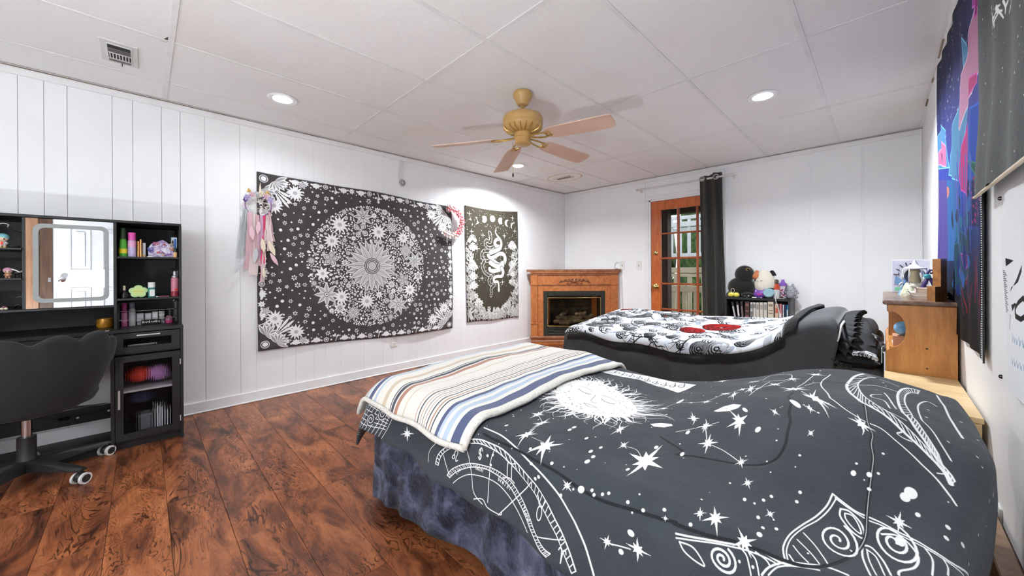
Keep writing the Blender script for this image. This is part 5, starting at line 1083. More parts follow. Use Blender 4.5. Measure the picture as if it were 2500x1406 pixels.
# ---------------------------------------------------------------- black lettered tapestry
BY_A, BY_B, BZ_A, BZ_B = 1.972, .75, 1.322, 2.300; cv = Canvas(BY_A-BY_B, BZ_B-BZ_A, 700); bp_ = lambda P: [(BY_A-y, z-BZ_A) for y, z in P]
LET = [[(1.782, 1.824), (1.771, 1.791)], [(1.778, 1.809), (1.72, 1.80)], [(1.743, 1.815), (1.733, 1.773)], [(1.72, 1.785), (1.714, 1.768)], [(1.72, 1.785), (1.686, 1.791)], [(1.698, 1.817), (1.698, 1.803), (1.733, 1.793)], [(1.698, 1.816), (1.654, 1.762)], [(1.698, 1.803), (1.662, 1.786)], [(1.702, 1.815), (1.675, 1.809)],
       [(1.657, 1.81), (1.642, 1.785), (1.644, 1.769)], [(1.642, 1.785), (1.626, 1.792), (1.62, 1.81), (1.657, 1.835)], [(1.586, 1.80), (1.586, 1.772), (1.615, 1.755)], [(1.60, 1.83), (1.59, 1.79)], [(1.817, 1.90), (1.80, 1.862)], [(1.79, 1.886), (1.845, 1.879)], [(1.825, 1.875), (1.836, 1.859)]]
for P in LET: cv.line(bp_(P), .010, (1, 0, 0), .005)
for _ in range(160): cv.disc(random.random()*1.2, random.random()*.97, random.uniform(.001, .003), (.55, 0, 0))
m_blt = mask_cloth('black_lettered_cloth', cv.image('letter_print'), S(64, 68, 69), S(232, 232, 232), S(54, 58, 60), bump=.35)
t = thing('lettered_tapestry', 'black tapestry with white brush lettering on the right wall', 'tapestry', (XR, 1.4, 1.8))
MB().grid(60, 40, lambda u, v: (XR-.020-.006*math.sin(u*34+2*v)-.012*sm(.35, 0, v)*(1+.5*math.sin(u*9)), BY_A+(BY_B-BY_A)*u, BZ_A+(BZ_B-BZ_A)*v)).build('cloth', m_blt, t, smooth=180); MB().tube([(XR-.034, BY_A+(BY_B-BY_A)*k/30, BZ_A-.002) for k in range(31)], .005, 6).build('white_hem', m_cream, t, smooth=180)
# ---------------------------------------------------------------- white banner sheet with black script
WY_A, WY_B, WZ_A, WZ_B = 1.700, .90, .770, 1.290; cv = Canvas(WY_A-WY_B, WZ_B-WZ_A, 800, L_(244, 245, 247)); wp = lambda P: [(WY_A-y, z-WZ_A) for y, z in P]; INK = L_(52, 54, 58)
cv.poly(wp([(1.672, 1.112), (1.618, 1.106), (1.672, 1.090)]), INK); cv.poly(wp([(1.538, 1.096), (1.530, 1.080), (1.562, 1.054), (1.636, 1.036), (1.650, 1.022), (1.585, 1.060), (1.552, 1.086)]), INK); cv.poly(wp([(1.632, .990), (1.569, 1.002), (1.555, .999), (1.612, .976)]), INK)
cv.line(wp([(1.49, 1.02), (1.535, 1.004), (1.563, .988), (1.547, .972), (1.50, .970), (1.46, .985), (1.45, 1.01), (1.49, 1.02)]), .012, INK); cv.line(wp([(1.45, 1.05), (1.40, 1.09), (1.30, 1.08), (1.25, 1.02), (1.28, .96), (1.36, .95)]), .014, INK)
for k in range(22): z = 1.078-.0053*k; cv.line(wp([(1.694, z), (1.682-.006*(k % 3), z-.0015)]), .0022, L_(150, 152, 156))
for k in range(9): z = .963-.0045*k; cv.line(wp([(1.65, z), (1.634, z-.002)]), .002, L_(160, 162, 166))
for k in range(26): y = 1.575-.02*k; cv.line(wp([(y, .925-.004*(k % 3)), (y-.006, .905), (y-.012, .918)]), .002, L_(140, 176, 206)); cv.line(wp([(y, .865), (y-.006, .848), (y-.011, .858)]), .002, L_(140, 176, 206))
m_ban = paint_cloth('banner_cloth', cv.image('banner_print', data=False), .7, .2, 40)
t = thing('lettered_banner', 'white creased banner with black script pinned to the right wall', 'banner', (XR, 1.3, 1.03))
MB().grid(44, 34, lambda u, v: (XR-.010-.006*abs(math.sin(5*u+3*v))-.004*math.sin(17*u-6*v), WY_A+(WY_B-WY_A)*u-.012*math.sin(v*math.pi)*(1-u), WZ_A+(WZ_B-WZ_A)*v-.02*math.sin(math.pi*u)*(1-v))).build('cloth', m_ban, t, smooth=180)
for y, z in ((1.692, 1.278), (1.692, .782)): MB().lathe([(0, 0), (.006, 0), (.005, -.005), (0, -.007)], (XR-.018, y, z), 10, 0).build('push_pin', m_gblk, t, smooth=50)
# ================================================================ near bed (twin) with star-print comforter
def over(d, r=.09, slope=.42):
    """how far cloth runs out and down after d metres past an edge"""
    if d <= 0: return 0.0, 0.0
    if d < r*math.pi/2: a = d/r; return r*math.sin(a), r*(1-math.cos(a))
    L = d-r*math.pi/2; return r+L*slope*.9, r+L*(1-slope*slope*.5)
m_pine = wood_mat('pale_maple', S(206, 176, 128), S(220, 192, 146), S(230, 206, 164), 3, (1, 3, 3), .45, .1); m_tan = wood_mat('tan_bed_frame', S(120, 90, 64), S(146, 112, 82), S(160, 126, 96)); m_mat = mat('white_mattress', S(206, 206, 206), .8); m_gsh = mat('pale_grey_sheet', S(186, 186, 188), .85)
B = thing('bed_frame', 'low wooden bed frame under the star-print comforter', 'bed', (-.75, 1.30, 0))
for y in (.88, 1.74): MB().box(-1.62, .20, y-.015, y+.015, .16, .28, b=.003).build('side_rail', m_tan, B)
MB().box(.195, .238, .85, 1.94, .02, .345, b=.003).build('head_rail', m_tan, B); MB().box(-1.64, -1.61, .865, 1.755, .16, .28, b=.003).build('foot_rail', m_tan, B)
for x in (-1.6, .17):
    for y in (.89, 1.73): MB().box(x-.025, x+.025, y-.025, y+.025, 0, .17, b=.003).build('leg', m_tan, B)
for k in range(9): MB().box(-1.55+.2*k, -1.48+.2*k, .89, 1.73, .262, .28).build('slat', m_tan, B)
tag(MB().box(-1.62, .12, .875, 1.755, .28, .525, b=.03).build('mattress', m_mat, None), 'white mattress under the star-print comforter', 'mattress')
q = MB().ball((.055, 1.50, .575), .125, .25, .075, 24, 14); tag(q.build('pillow', m_gsh, None, smooth=180), 'pale grey pillow peeking out at the wall under the star-print comforter', 'pillow')

NX0, NX1, NY0, NY1 = -1.60, .125, .835, 1.725
FARP = [(-1.80, .598), (-1.17, .606), (-.97, .592), (-.83, .578), (-.675, .556), (-.52, .602), (-.365, .650), (-.22, .713), (-.08, .738), (.0, .736), (.10, .710), (.17, .672), (.25, .64)]
NEAP = [(-1.80, .588), (-.9, .572), (-.5, .572), (-.2, .582), (0, .582), (.1, .568), (.25, .54)]
def smint(x, P):
    return sum(interp(x+d, P)*w for d, w in ((-.08, .15), (-.04, .2), (0, .3), (.04, .2), (.08, .15)))
def ntop(x, y):
    g = sm(.86, 1.36, y); z = smint(x, NEAP)*(1-g)+smint(x, FARP)*g
    z += .006*math.sin(7.1*x+3*y)*math.sin(5.3*y+1.7*x)+.004*math.sin(13*x-9*y+.7)+.0025*math.sin(29*x+17*y)*math.sin(23*y-5*x)
    return z
def cloth_at(s, t, lift=0.0, foot=1e9):
    """s = metres from the foot edge (negative hangs over the foot), t = metres from the near edge (negative hangs over the side)"""
    W_, L_ = NY1-NY0, NX1-NX0
    ox, dzx = over(-s); hx, dhx = over(s-L_, .05, .04); oy, dzy = over(-t); fy, dfy = over(t-W_, .07, .1)
    x = NX0+min(max(s, 0), L_)-ox+hx; y = NY0+min(max(t, 0), W_)-oy+fy
    drop = math.sqrt(dzx**2+dzy**2+dfy**2+dhx**2); z = ntop(min(max(x, NX0), NX1), min(max(y, NY0), NY1))-drop
    side = sm(0, .15, drop)
    y -= side*(oy > 0)*(.010*math.sin(11*x+.5)+.006*math.sin(23*x+2)+lift); x -= side*(ox > 0)*(.010*math.sin(9*y)+lift)
    return (x, y, z+lift*(1-.6*side))
CS0, CS1, CT0, CT1 = -.30, (NX1-NX0)+.24, -.255, (NY1-NY0)+.16
def comf(u, v):
    t = CT0+(CT1-CT0)*v; yy = NY0+t
    s1 = (NX1-NX0)+interp(yy, [(.6, .24), (1.20, .20), (1.34, .10), (1.60, .06), (1.8, .02)])
    s = CS0+(s1-CS0)*u; x, y, z = cloth_at(s, t); return (x-.075*sm(1.36, .98, y)*sm(-.35, .16, x), y, z)
NCU, NCV = 190, 120
# ---------------------------------------------------------------- the comforter's print: outlines in metres on the cloth
LN = [(5, [(0.972, 0.215), (1.047, 0.217), (1.126, 0.199), (1.185, 0.184), (1.237, 0.173), (1.282, 0.16), (1.323, 0.145), (1.356, 0.125), (1.387, 0.1), (1.411, 0.076), (1.427, 0.053), (1.443, 0.027)]), (4, [(0.816, 0.049), (0.815, 0.077), (0.837, 0.107), (0.883, 0.136), (0.929, 0.156), (0.967, 0.17), (1.005, 0.179), (1.079, 0.179), (1.146, 0.163), (1.199, 0.147), (1.242, 0.134), (1.277, 0.115), (1.317, 0.093), (1.347, 0.076), (1.375, 0.051), (1.4, 0.019)]), (3, [(0.831, 0.049), (0.831, 0.077), (0.849, 0.102), (0.894, 0.129), (0.95, 0.151), (1.004, 0.167), (1.071, 0.166), (1.136, 0.15), (1.187, 0.131), (1.224, 0.116), (1.26, 0.098), (1.299, 0.08), (1.334, 0.063), (1.362, 0.039), (1.391, 0.011)]), (3, [(0.881, 0.033), (0.896, 0.056), (0.937, 0.082), (0.99, 0.104), (1.054, 0.116), (1.105, 0.112), (1.148, 0.099), (1.186, 0.078), (1.221, 0.056), (1.256, 0.033), (1.296, 0.019), (1.325, 0.02)]), (3, [(0.895, 0.029), (0.915, 0.051), (0.956, 0.078), (1.001, 0.098), (1.048, 0.107), (1.101, 0.101), (1.141, 0.087), (1.176, 0.066), (1.21, 0.046), (1.244, 0.026), (1.285, 0.009), (1.314, 0.007)]), (2.5, [(0.916, 0.019), (0.937, 0.041), (0.979, 0.068), (1.041, 0.084), (1.093, 0.082), (1.137, 0.066), (1.171, 0.048), (1.205, 0.03), (1.232, 0.016)]), (2.5, [(0.84, 0.085), (0.888, 0.038)]), (2.5, [(0.939, 0.129), (0.986, 0.071), (1.013, 0.032), (1.06, 0.015)]), (2.5, [(1.062, 0.174), (1.058, 0.112), (1.078, 0.025)]), (3, [(1.218, 0.134), (1.124, 0.006)]), (2.5, [(1.27, 0.027), (1.356, 0.065)]), (2.5, [(1.021, 0.015), (1.055, 0.027), (1.083, 0.012), (1.129, 0.008), (1.132, 0.018)]), (2.5, [(0.775, 0.038), (0.761, 0.066), (0.781, 0.101), (0.808, 0.139)]), (2, [(1.037, 0.419), (1.102, 0.362), (1.116, 0.287)]), (2, [(1.151, 0.255), (1.196, 0.26)]), (2, [(1.385, 0.398), (1.421, 0.403), (1.447, 0.379)]), (2.5, [(1.473, 0.098), (1.517, 0.107)]), (4, [(1.897, 0.438), (1.889, 0.409), (1.869, 0.374), (1.844, 0.337), (1.823, 0.298), (1.817, 0.258), (1.823, 0.231), (1.83, 0.221)]), (3, [(1.905, 0.43), (1.894, 0.402), (1.873, 0.366), (1.847, 0.33), (1.828, 0.291), (1.824, 0.252), (1.829, 0.23)]), (4, [(1.897, 0.438), (1.922, 0.426), (1.943, 0.419), (1.962, 0.419), (1.986, 0.42), (2.012, 0.417), (2.039, 0.415), (2.063, 0.408), (2.089, 0.413), (2.138, 0.454)]), (3, [(1.903, 0.431), (1.928, 0.42), (1.962, 0.412), (1.988, 0.414), (2.016, 0.411), (2.042, 0.408), (2.064, 0.403), (2.083, 0.405), (2.105, 0.414)]), (4, [(1.915, 0.411), (1.931, 0.413), (1.949, 0.401), (1.956, 0.385), (1.955, 0.367), (1.937, 0.371), (1.92, 0.387), (1.914, 0.398), (1.915, 0.411)]), (3, [(1.923, 0.405), (1.937, 0.406), (1.948, 0.391), (1.951, 0.375), (1.937, 0.381), (1.925, 0.394), (1.923, 0.405)]), (3, [(1.83, 0.242), (1.84, 0.231)]), (3, [(1.834, 0.272), (1.849, 0.254), (1.865, 0.241)]), (3, [(1.839, 0.294), (1.865, 0.271), (1.884, 0.248)]), (3, [(1.849, 0.318), (1.872, 0.296), (1.89, 0.27), (1.899, 0.254)]), (4, [(1.985, 0.394), (2.007, 0.406), (2.023, 0.402), (2.035, 0.379), (2.028, 0.35), (2.007, 0.328), (2.004, 0.317)]), (3, [(2.046, 0.408), (2.054, 0.386), (2.049, 0.348)]), (3, [(2.07, 0.402), (2.074, 0.39), (2.071, 0.37)]), (4, [(1.609, 0.177), (1.652, 0.185), (1.707, 0.2), (1.753, 0.218), (1.787, 0.222), (1.821, 0.219), (1.858, 0.23), (1.892, 0.247), (1.93, 0.251)]), (3, [(1.611, 0.17), (1.657, 0.181), (1.714, 0.198), (1.754, 0.21), (1.788, 0.215), (1.813, 0.213)]), (3, [(1.619, 0.166), (1.649, 0.166), (1.674, 0.146), (1.655, 0.146), (1.631, 0.154), (1.619, 0.166)]), (3, [(1.735, 0.209), (1.752, 0.202), (1.761, 0.187), (1.766, 0.174)]), (3, [(1.751, 0.212), (1.771, 0.203), (1.781, 0.181)]), (3, [(1.769, 0.216), (1.789, 0.212), (1.799, 0.205)]), (4, [(1.786, 0.184), (1.799, 0.203), (1.827, 0.223), (1.865, 0.237), (1.897, 0.248), (1.93, 0.251)]), (3, [(1.798, 0.189), (1.814, 0.209), (1.841, 0.222), (1.885, 0.234)]), (4, [(1.953, 0.351), (1.968, 0.354), (1.984, 0.335), (1.993, 0.308)]), (4, [(1.953, 0.351), (1.953, 0.32), (1.963, 0.28)]), (3, [(1.96, 0.345), (1.974, 0.336), (1.984, 0.3)]), (3, [(1.96, 0.345), (1.963, 0.32), (1.972, 0.289)]), (2.5, [(1.555, 0.589), (1.575, 0.528)]), (2.5, [(1.589, 0.508), (1.629, 0.49), (1.678, 0.455)]), (2.5, [(1.483, 0.546), (1.538, 0.591), (1.585, 0.617)]), (3, [(1.834, 0.873), (1.88, 1.035)]), (2.5, [(1.846, 0.824), (1.872, 0.75)]), (2.5, [(1.855, 0.901), (1.877, 0.943), (1.903, 0.956)]), (3, [(1.731, 0.972), (1.756, 0.973), (1.795, 0.977), (1.816, 1.007), (1.814, 1.055), (1.783, 1.074), (1.746, 1.086), (1.724, 1.025)]), (3, [(1.752, 0.958), (1.732, 0.894), (1.716, 0.853), (1.704, 0.794)]), (4, [(1.934, 1.078), (1.904, 0.975), (1.899, 0.904), (1.911, 0.783), (1.912, 0.709), (1.926, 0.674), (1.941, 0.66), (1.965, 0.652), (1.986, 0.629), (2.019, 0.605), (2.049, 0.584), (2.071, 0.556), (2.083, 0.541)]), (3, []), (9, [(2.033, 1.132), (1.993, 1.062), (1.966, 0.952), (1.965, 0.87), (1.976, 0.774), (1.986, 0.74), (1.999, 0.708), (2.012, 0.671), (2.029, 0.649), (2.042, 0.63), (2.058, 0.609), (2.068, 0.588)]), (4, [(2.062, 1.117), (2.028, 1.076), (2.003, 1.02), (1.994, 0.958), (1.994, 0.879), (2.004, 0.787), (2.016, 0.734), (2.028, 0.692), (2.041, 0.661), (2.054, 0.634), (2.071, 0.6)]), (7, [(2.167, 1.116), (2.138, 1.102), (2.103, 1.03), (2.085, 0.964), (2.068, 0.855), (2.058, 0.751), (2.048, 0.704), (2.048, 0.675), (2.05, 0.647), (2.055, 0.626)]), (4, [(2.148, 1.055), (2.124, 1.031), (2.104, 0.979), (2.084, 0.872), (2.078, 0.773), (2.065, 0.716), (2.061, 0.68), (2.06, 0.654)]), (4, [(2.167, 0.972), (2.152, 0.988), (2.128, 0.943), (2.107, 0.863), (2.096, 0.782), (2.09, 0.731), (2.082, 0.691), (2.079, 0.654)]), (6, [(2.21, 1.13), (2.184, 0.962), (2.169, 0.845), (2.164, 0.772)]), (3, [(1.999, 0.985), (2.046, 1.025), (2.095, 1.008)]), (3, [(1.982, 0.749), (2.016, 0.734), (2.041, 0.718)]), (4, [(2.041, 0.911), (2.019, 0.892), (2.013, 0.862), (2.037, 0.842), (2.035, 0.76)]), (4, [(2.053, 0.948), (2.053, 0.866), (2.05, 0.775)]), (3, [(2.008, 0.681), (2.008, 0.669), (1.995, 0.657), (2.003, 0.651), (2.017, 0.652)]), (3, [(2.07, 1.109), (2.092, 1.101), (2.111, 1.081)]), (3, [(2.193, 1.121)]), (3, [(2.045, 0.626), (2.058, 0.614), (2.046, 0.601)])]
SEAM = [[(0.989, 0.197), (1.152, 0.192), (1.284, 0.192), (1.375, 0.18), (1.451, 0.175), (1.535, 0.185), (1.602, 0.196), (1.605, 0.193), (1.673, 0.198), (1.737, 0.215), (1.781, 0.223), (1.817, 0.225), (1.858, 0.23), (1.892, 0.247), (1.922, 0.284), (1.947, 0.336), (1.959, 0.376), (1.962, 0.43), (1.96, 0.481), (1.956, 0.523), (1.951, 0.56), (1.939, 0.6), (1.943, 0.66), (1.977, 0.743)], [(1.824, 0.81), (1.801, 0.714), (1.77, 0.639), (1.77, 0.573), (1.774, 0.535), (1.769, 0.498), (1.753, 0.473), (1.723, 0.454), (1.681, 0.446), (1.62, 0.447), (1.561, 0.444), (1.522, 0.435), (1.531, 0.458), (1.453, 0.504)], [(1.904, 0.975), (1.937, 0.966), (1.968, 0.973)]]
ST = [(1.21, 0.249, 0.04, 0.076), (1.128, 0.257, 0.025, 0.061), (1.102, 0.362, 0.021, 0.062), (1.037, 0.419, 0.023, 0.052), (1.335, 0.174, 0.02, 0.016), (1.466, 0.365, 0.05, 0.1), (1.383, 0.402, 0.015, 0.027), (1.333, 0.477, 0.019, 0.054), (0.576, 0.062, 0.043, 0.028), (1.462, 0.099, 0.019, 0.015), (1.533, 0.115, 0.028, 0.022), (1.581, 0.195, 0.008, 0.007), (1.678, 0.242, 0.027, 0.041), (1.645, 0.237, 0.014, 0.021), (1.777, 0.334, 0.013, 0.014), (1.745, 0.223, 0.028, 0.03), (2.012, 0.442, 0.02, 0.026), (1.713, 0.393, 0.015, 0.019), (1.582, 0.513, 0.024, 0.049), (1.682, 0.456, 0.016, 0.025), (1.552, 0.597, 0.02, 0.039), (1.64, 0.623, 0.031, 0.073), (1.827, 0.853, 0.05, 0.03), (1.892, 1.067, 0.034, 0.03), (1.871, 0.743, 0.026, 0.112), (1.742, 0.662, 0.011, 0.027), (1.829, 0.674, 0.012, 0.029), (1.82, 0.582, 0.01, 0.016), (1.926, 0.647, 0.023, 0.04), (1.698, 0.884, 0.019, 0.079), (1.652, 0.829, 0.016, 0.074), (1.514, 0.64, 0.019, 0.041), (1.56, 1.142, 0.035, 0.03), (1.694, 1.028, 0.037, 0.03)]
DT = [(1.209, 0.375, 0.005, 0.009), (1.21, 0.399, 0.005, 0.011), (1.279, 0.365, 0.004, 0.009), (1.339, 0.347, 0.004, 0.008), (1.328, 0.31, 0.005, 0.009), (1.347, 0.292, 0.005, 0.008), (1.346, 0.263, 0.006, 0.011), (1.265, 0.207, 0.005, 0.005), (1.446, 0.3, 0.004, 0.009), (1.375, 0.18, 0.009, 0.008), (1.403, 0.188, 0.004, 0.004), (1.412, 0.18, 0.004, 0.004), (1.432, 0.188, 0.004, 0.004), (1.446, 0.195, 0.004, 0.004), (1.496, 0.192, 0.004, 0.004), (1.533, 0.19, 0.004, 0.004), (1.574, 0.211, 0.004, 0.004), (1.516, 0.138, 0.008, 0.006), (1.497, 0.093, 0.006, 0.005), (1.232, 0.15, 0.005, 0.004), (1.242, 0.159, 0.005, 0.004), (1.206, 0.179, 0.005, 0.004), (1.18, 0.214, 0.004, 0.005), (1.025, 0.27, 0.004, 0.009), (1.462, 0.447, 0.005, 0.01), (1.535, 0.445, 0.005, 0.01), (1.516, 0.552, 0.004, 0.008), (1.467, 0.815, 0.009, 0.04), (1.325, 0.148, 0.004, 0.004), (1.04, 0.145, 0.005, 0.004), (1.061, 0.153, 0.004, 0.004), (1.059, 0.124, 0.005, 0.004), (1.806, 0.702, 0.008, 0.028), (1.695, 0.58, 0.007, 0.012), (1.636, 0.597, 0.005, 0.009), (1.672, 0.685, 0.006, 0.014), (1.535, 0.445, 0.004, 0.008), (1.515, 0.554, 0.005, 0.012), (1.926, 0.505, 0.005, 0.007), (1.953, 0.517, 0.005, 0.006), (1.959, 0.484, 0.004, 0.004), (2.015, 0.504, 0.008, 0.01), (2.021, 0.519, 0.01, 0.013), (2.037, 0.478, 0.004, 0.005), (2.012, 0.395, 0.007, 0.01), (2.078, 0.482, 0.004, 0.004), (2.077, 0.457, 0.004, 0.004), (2.104, 0.475, 0.004, 0.004), (1.717, 0.344, 0.004, 0.005), (1.772, 0.38, 0.004, 0.004), (1.757, 0.362, 0.004, 0.004), (1.827, 0.393, 0.004, 0.004), (1.831, 0.419, 0.004, 0.004), (1.755, 0.311, 0.004, 0.005), (1.77, 0.288, 0.004, 0.004), (1.768, 0.261, 0.006, 0.008), (1.796, 0.302, 0.004, 0.004), (1.634, 0.204, 0.004, 0.004)]
SUN = [(0.949, 0.55), (0.948, 0.609), (1.008, 0.673), (1.076, 0.762), (1.144, 0.804), (1.205, 0.837), (1.271, 0.823), (1.326, 0.76), (1.314, 0.687), (1.271, 0.633), (1.218, 0.602), (1.17, 0.571), (1.109, 0.557), (1.048, 0.539), (0.991, 0.533)]
WED = [(1.014, 1.015), (1.454, 1.072), (1.436, 0.968), (1.34, 1.128)]
SP = [(1.911, 0.335, 0.036, 0.043), (2.003, 0.387, 0.034, 0.044), (1.708, 0.172, 0.029, 0.022)]
SH = [[(1.582, 0.684), (1.621, 0.719), (1.652, 0.731), (1.672, 0.719), (1.657, 0.699), (1.625, 0.68), (1.592, 0.678)], [(1.396, 0.56), (1.424, 0.577), (1.455, 0.586), (1.463, 0.577), (1.443, 0.557), (1.413, 0.549)]]
CORN = [(0.34, 0.03), (0.353, 0.093), (0.46, 0.124), (0.501, 0.076)]
GLY = {'leo': (0.881, 0.082, 0.029, 0.032), 'cancer': (0.999, 0.123, 0.015, 0.034), 'gemini': (1.114, 0.102, 0.041, 0.054), 'taurus': (1.246, 0.061, 0.031, 0.054), 'aries': (1.347, 0.017, 0.022, 0.029), 'tLeo': (0.921, 0.047, 0.015, 0.018), 'tCancer': (0.996, 0.091, 0.038, 0.004), 'tGemini': (1.094, 0.091, 0.053, -0.014), 'tTaurus': (1.197, 0.052, 0.034, -0.014)}
random.seed(77); cvc = Canvas(CS1-CS0, CT1-CT0, 1150); WH = (1, 0, 0)
csm = lambda L, n=8: [(q.x, q.y) for q in catmull([(a, b, 0) for a, b in L], n)]
for w_, L in LN:
    if len(L) > 1: cvc.line(csm(L), w_*.001*.85, WH)
def ticks(A_, B_, n, w):
    a, b = csm(A_, 14), csm(B_, 14)
    for k in range(n): i = int(k/(n-1)*(len(a)-1)); j = int(k/(n-1)*(len(b)-1)); cvc.line([a[i], b[j]], w, WH)
ticks(LN[1][1], LN[2][1], 42, .0022); ticks(LN[3][1], LN[4][1], 60, .0014)
i0 = next(k for k, (w_, L) in enumerate(LN) if w_ == 9); ticks(LN[i0][1], LN[i0+1][1], 30, .0022); ticks(LN[i0+2][1], LN[i0+3][1], 34, .002)
for L in SEAM:
    if len(L) > 1: cvc.line(csm(L), .007, (0, 1, 0))
if len(SEAM[0]) > 12: cvc.line(csm(SEAM[0][-9:]), .0012, (.7, .6, 0))
for x, y, rx, ry in ST: cvc.star(x, y, rx*1.05, 8, .28, WH, .2+x*3, 1, ry/max(rx, 1e-4), .45)
for x, y, rx, ry in DT: cvc.disc(x, y, rx, WH, ry)
for _ in range(260):
    x, y = random.random()*cvc.W/cvc.k, .15+random.random()*1.0; w = cvc._win(x, y, x, y)
    if w is not None and w[0][..., 0].max() < .05: cvc.disc(x, y, random.uniform(.0012, .0032), WH)
# small constellations across the middle of the cloth
for k in range(9):
    x, y = 1.42+.05*k, .72+.035*math.sin(k*1.7)+.03*k; cvc.star(x, y, random.uniform(.012, .028), 8, .3, WH, k, 1, 1, .4)
    if k: cvc.line([(x, y), px_], .0018, WH)
    px_ = (x, y)
# sleeping sun with flaming mane
SCX, SCY = 1.135, .685
for k in range(110):
    a = 2*math.pi*k/110+random.uniform(-.03, .03); r0 = .165+.01*random.random(); L = random.uniform(.035, .12)*(1.35 if k % 7 == 0 else 1); ph = random.random()*6; q = []
    for i in range(9): t_ = i/8; r = r0+L*t_; aa = a+.10*math.sin(ph+t_*5)*t_; q.append((SCX+r*1.1*math.cos(aa), SCY+r*.92*math.sin(aa)))
    cvc.line(q, random.uniform(.003, .009), WH, .0008)
for k in range(18):
    a = 2*math.pi*k/18+.1; P = []; L = random.uniform(.07, .13)
    for s in (1, -1):
        for i in range(7): t_ = (i if s > 0 else 6-i)/6; r = .160+L*t_; aa = a+s*.055*(1-t_)+.12*math.sin(t_*3+k)*t_; P.append((SCX+r*1.1*math.cos(aa), SCY+r*.92*math.sin(aa)))
    cvc.poly(P, WH); cvc.line([(SCX+r_*1.1*math.cos(a+.03), SCY+r_*.92*math.sin(a+.03)) for r_ in (.17, .19, .215)], .002, (0, 0, 0))
cvc.disc(SCX, SCY, .185, WH, .158)
for ex, ey, sg in ((-.058, .02, 1), (.055, .025, -1)):
    cvc.line([(SCX+ex-.032, SCY+ey), (SCX+ex-.012, SCY+ey-.010), (SCX+ex+.012, SCY+ey-.010), (SCX+ex+.032, SCY+ey)], .004, (.25, 0, 0)); cvc.line([(SCX+ex-.034, SCY+ey+.026), (SCX+ex, SCY+ey+.038), (SCX+ex+.034, SCY+ey+.026)], .003, (.45, 0, 0))
    for i in range(5): cvc.line([(SCX+ex-.025+.012*i, SCY+ey-.008), (SCX+ex-.028+.014*i, SCY+ey-.018)], .0015, (.3, 0, 0))
cvc.line([(SCX-.006, SCY+.03), (SCX-.012, SCY-.025), (SCX+.002, SCY-.034), (SCX+.014, SCY-.028)], .003, (.4, 0, 0)); cvc.line([(SCX-.03, SCY-.070), (SCX-.010, SCY-.062), (SCX, SCY-.066), (SCX+.012, SCY-.062), (SCX+.032, SCY-.070), (SCX, SCY-.084), (SCX-.03, SCY-.070)], .0035, (.35, 0, 0))
for _ in range(90): a = random.random()*6.28; r = random.uniform(.10, .165); cvc.disc(SCX+r*1.1*math.cos(a), SCY+r*.92*math.sin(a), random.uniform(.0012, .004), (.45, 0, 0))
# far-edge mandala leaf, white with dark line work
WED2 = [(1.00, 1.00), (1.02, 1.10), (1.28, 1.16), (1.46, 1.09), (1.41, .975), (1.33, 1.03), (1.20, 1.05)]; cvc.poly(WED2, WH)
for k in range(9): cvc.line(csm([(1.03+.045*k, 1.02+.004*k), (1.05+.045*k, 1.06), (1.04+.045*k, 1.12)]), .0035, (0, 0, 0)); cvc.ring(1.06+.042*k, 1.075, .014, .004, (0, 0, 0))
for x, y, rx, ry in SP:
    q = [(x+rx*(.12+.9*k/46)*math.cos(k*.30), y+ry*(.12+.9*k/46)*math.sin(k*.30)) for k in range(47)]; cvc.line(q, .0042, WH)
for P in SH:
    if len(P) > 3: cvc.poly(P, WH)
# paisley corner at the foot
for k in range(13): cvc.line(csm([(.10+.026*k, .0), (.12+.026*k, .05+.004*(k % 3)), (.16+.024*k, .12)]), .0026, WH)
for k in range(6): cvc.line(csm([(.02, .02+.020*k), (.14, .035+.018*k), (.26, .02+.020*k), (.42, .04+.012*k)]), .0026, WH)
for x, y in ((.10, .07), (.20, .09), (.30, .05), (.16, .03), (.36, .09)): cvc.disc(x, y, .03, (0, 0, 0)); cvc.line([(x+.028*(.15+.85*k/30)*math.cos(k*.4), y+.028*(.15+.85*k/30)*math.sin(k*.4)) for k in range(31)], .0028, WH)
# zodiac marks and names on the wheel
def glyph(key, L, w=.0026):
    if key not in GLY: return
    x, y, dx, dy = GLY[key]
    for s in L: cvc.line(csm([(x+a*dx, y+b*dy) for a, b in s], 5), w, WH)
circ = lambda cx_, cy_, r: [(cx_+r*math.cos(a), cy_+r*math.sin(a)) for a in [6.2832*k/12 for k in range(13)]]
glyph('leo', [circ(.2, .3, .18), [(.35, .4), (.2, .75), (.45, 1), (.7, .75), (.6, .3), (.75, 0), (1, .15)]]); glyph('cancer', [circ(.25, .65, .2), circ(.75, .3, .2), [(.1, .8), (.5, 1), (.95, .8)], [(.05, .15), (.5, 0), (.9, .15)]])
glyph('gemini', [[(0, 1), (.5, .88), (1, 1)], [(0, 0), (.5, .12), (1, 0)], [(.3, .9), (.3, .1)], [(.7, .9), (.7, .1)]]); glyph('taurus', [circ(.5, .3, .3), [(0, 1), (.25, .68), (.5, .6), (.75, .68), (1, 1)]]); glyph('aries', [[(0, .8), (.15, 1), (.4, .85), (.5, 0)], [(.5, 0), (.6, .85), (.85, 1), (1, .8)]])
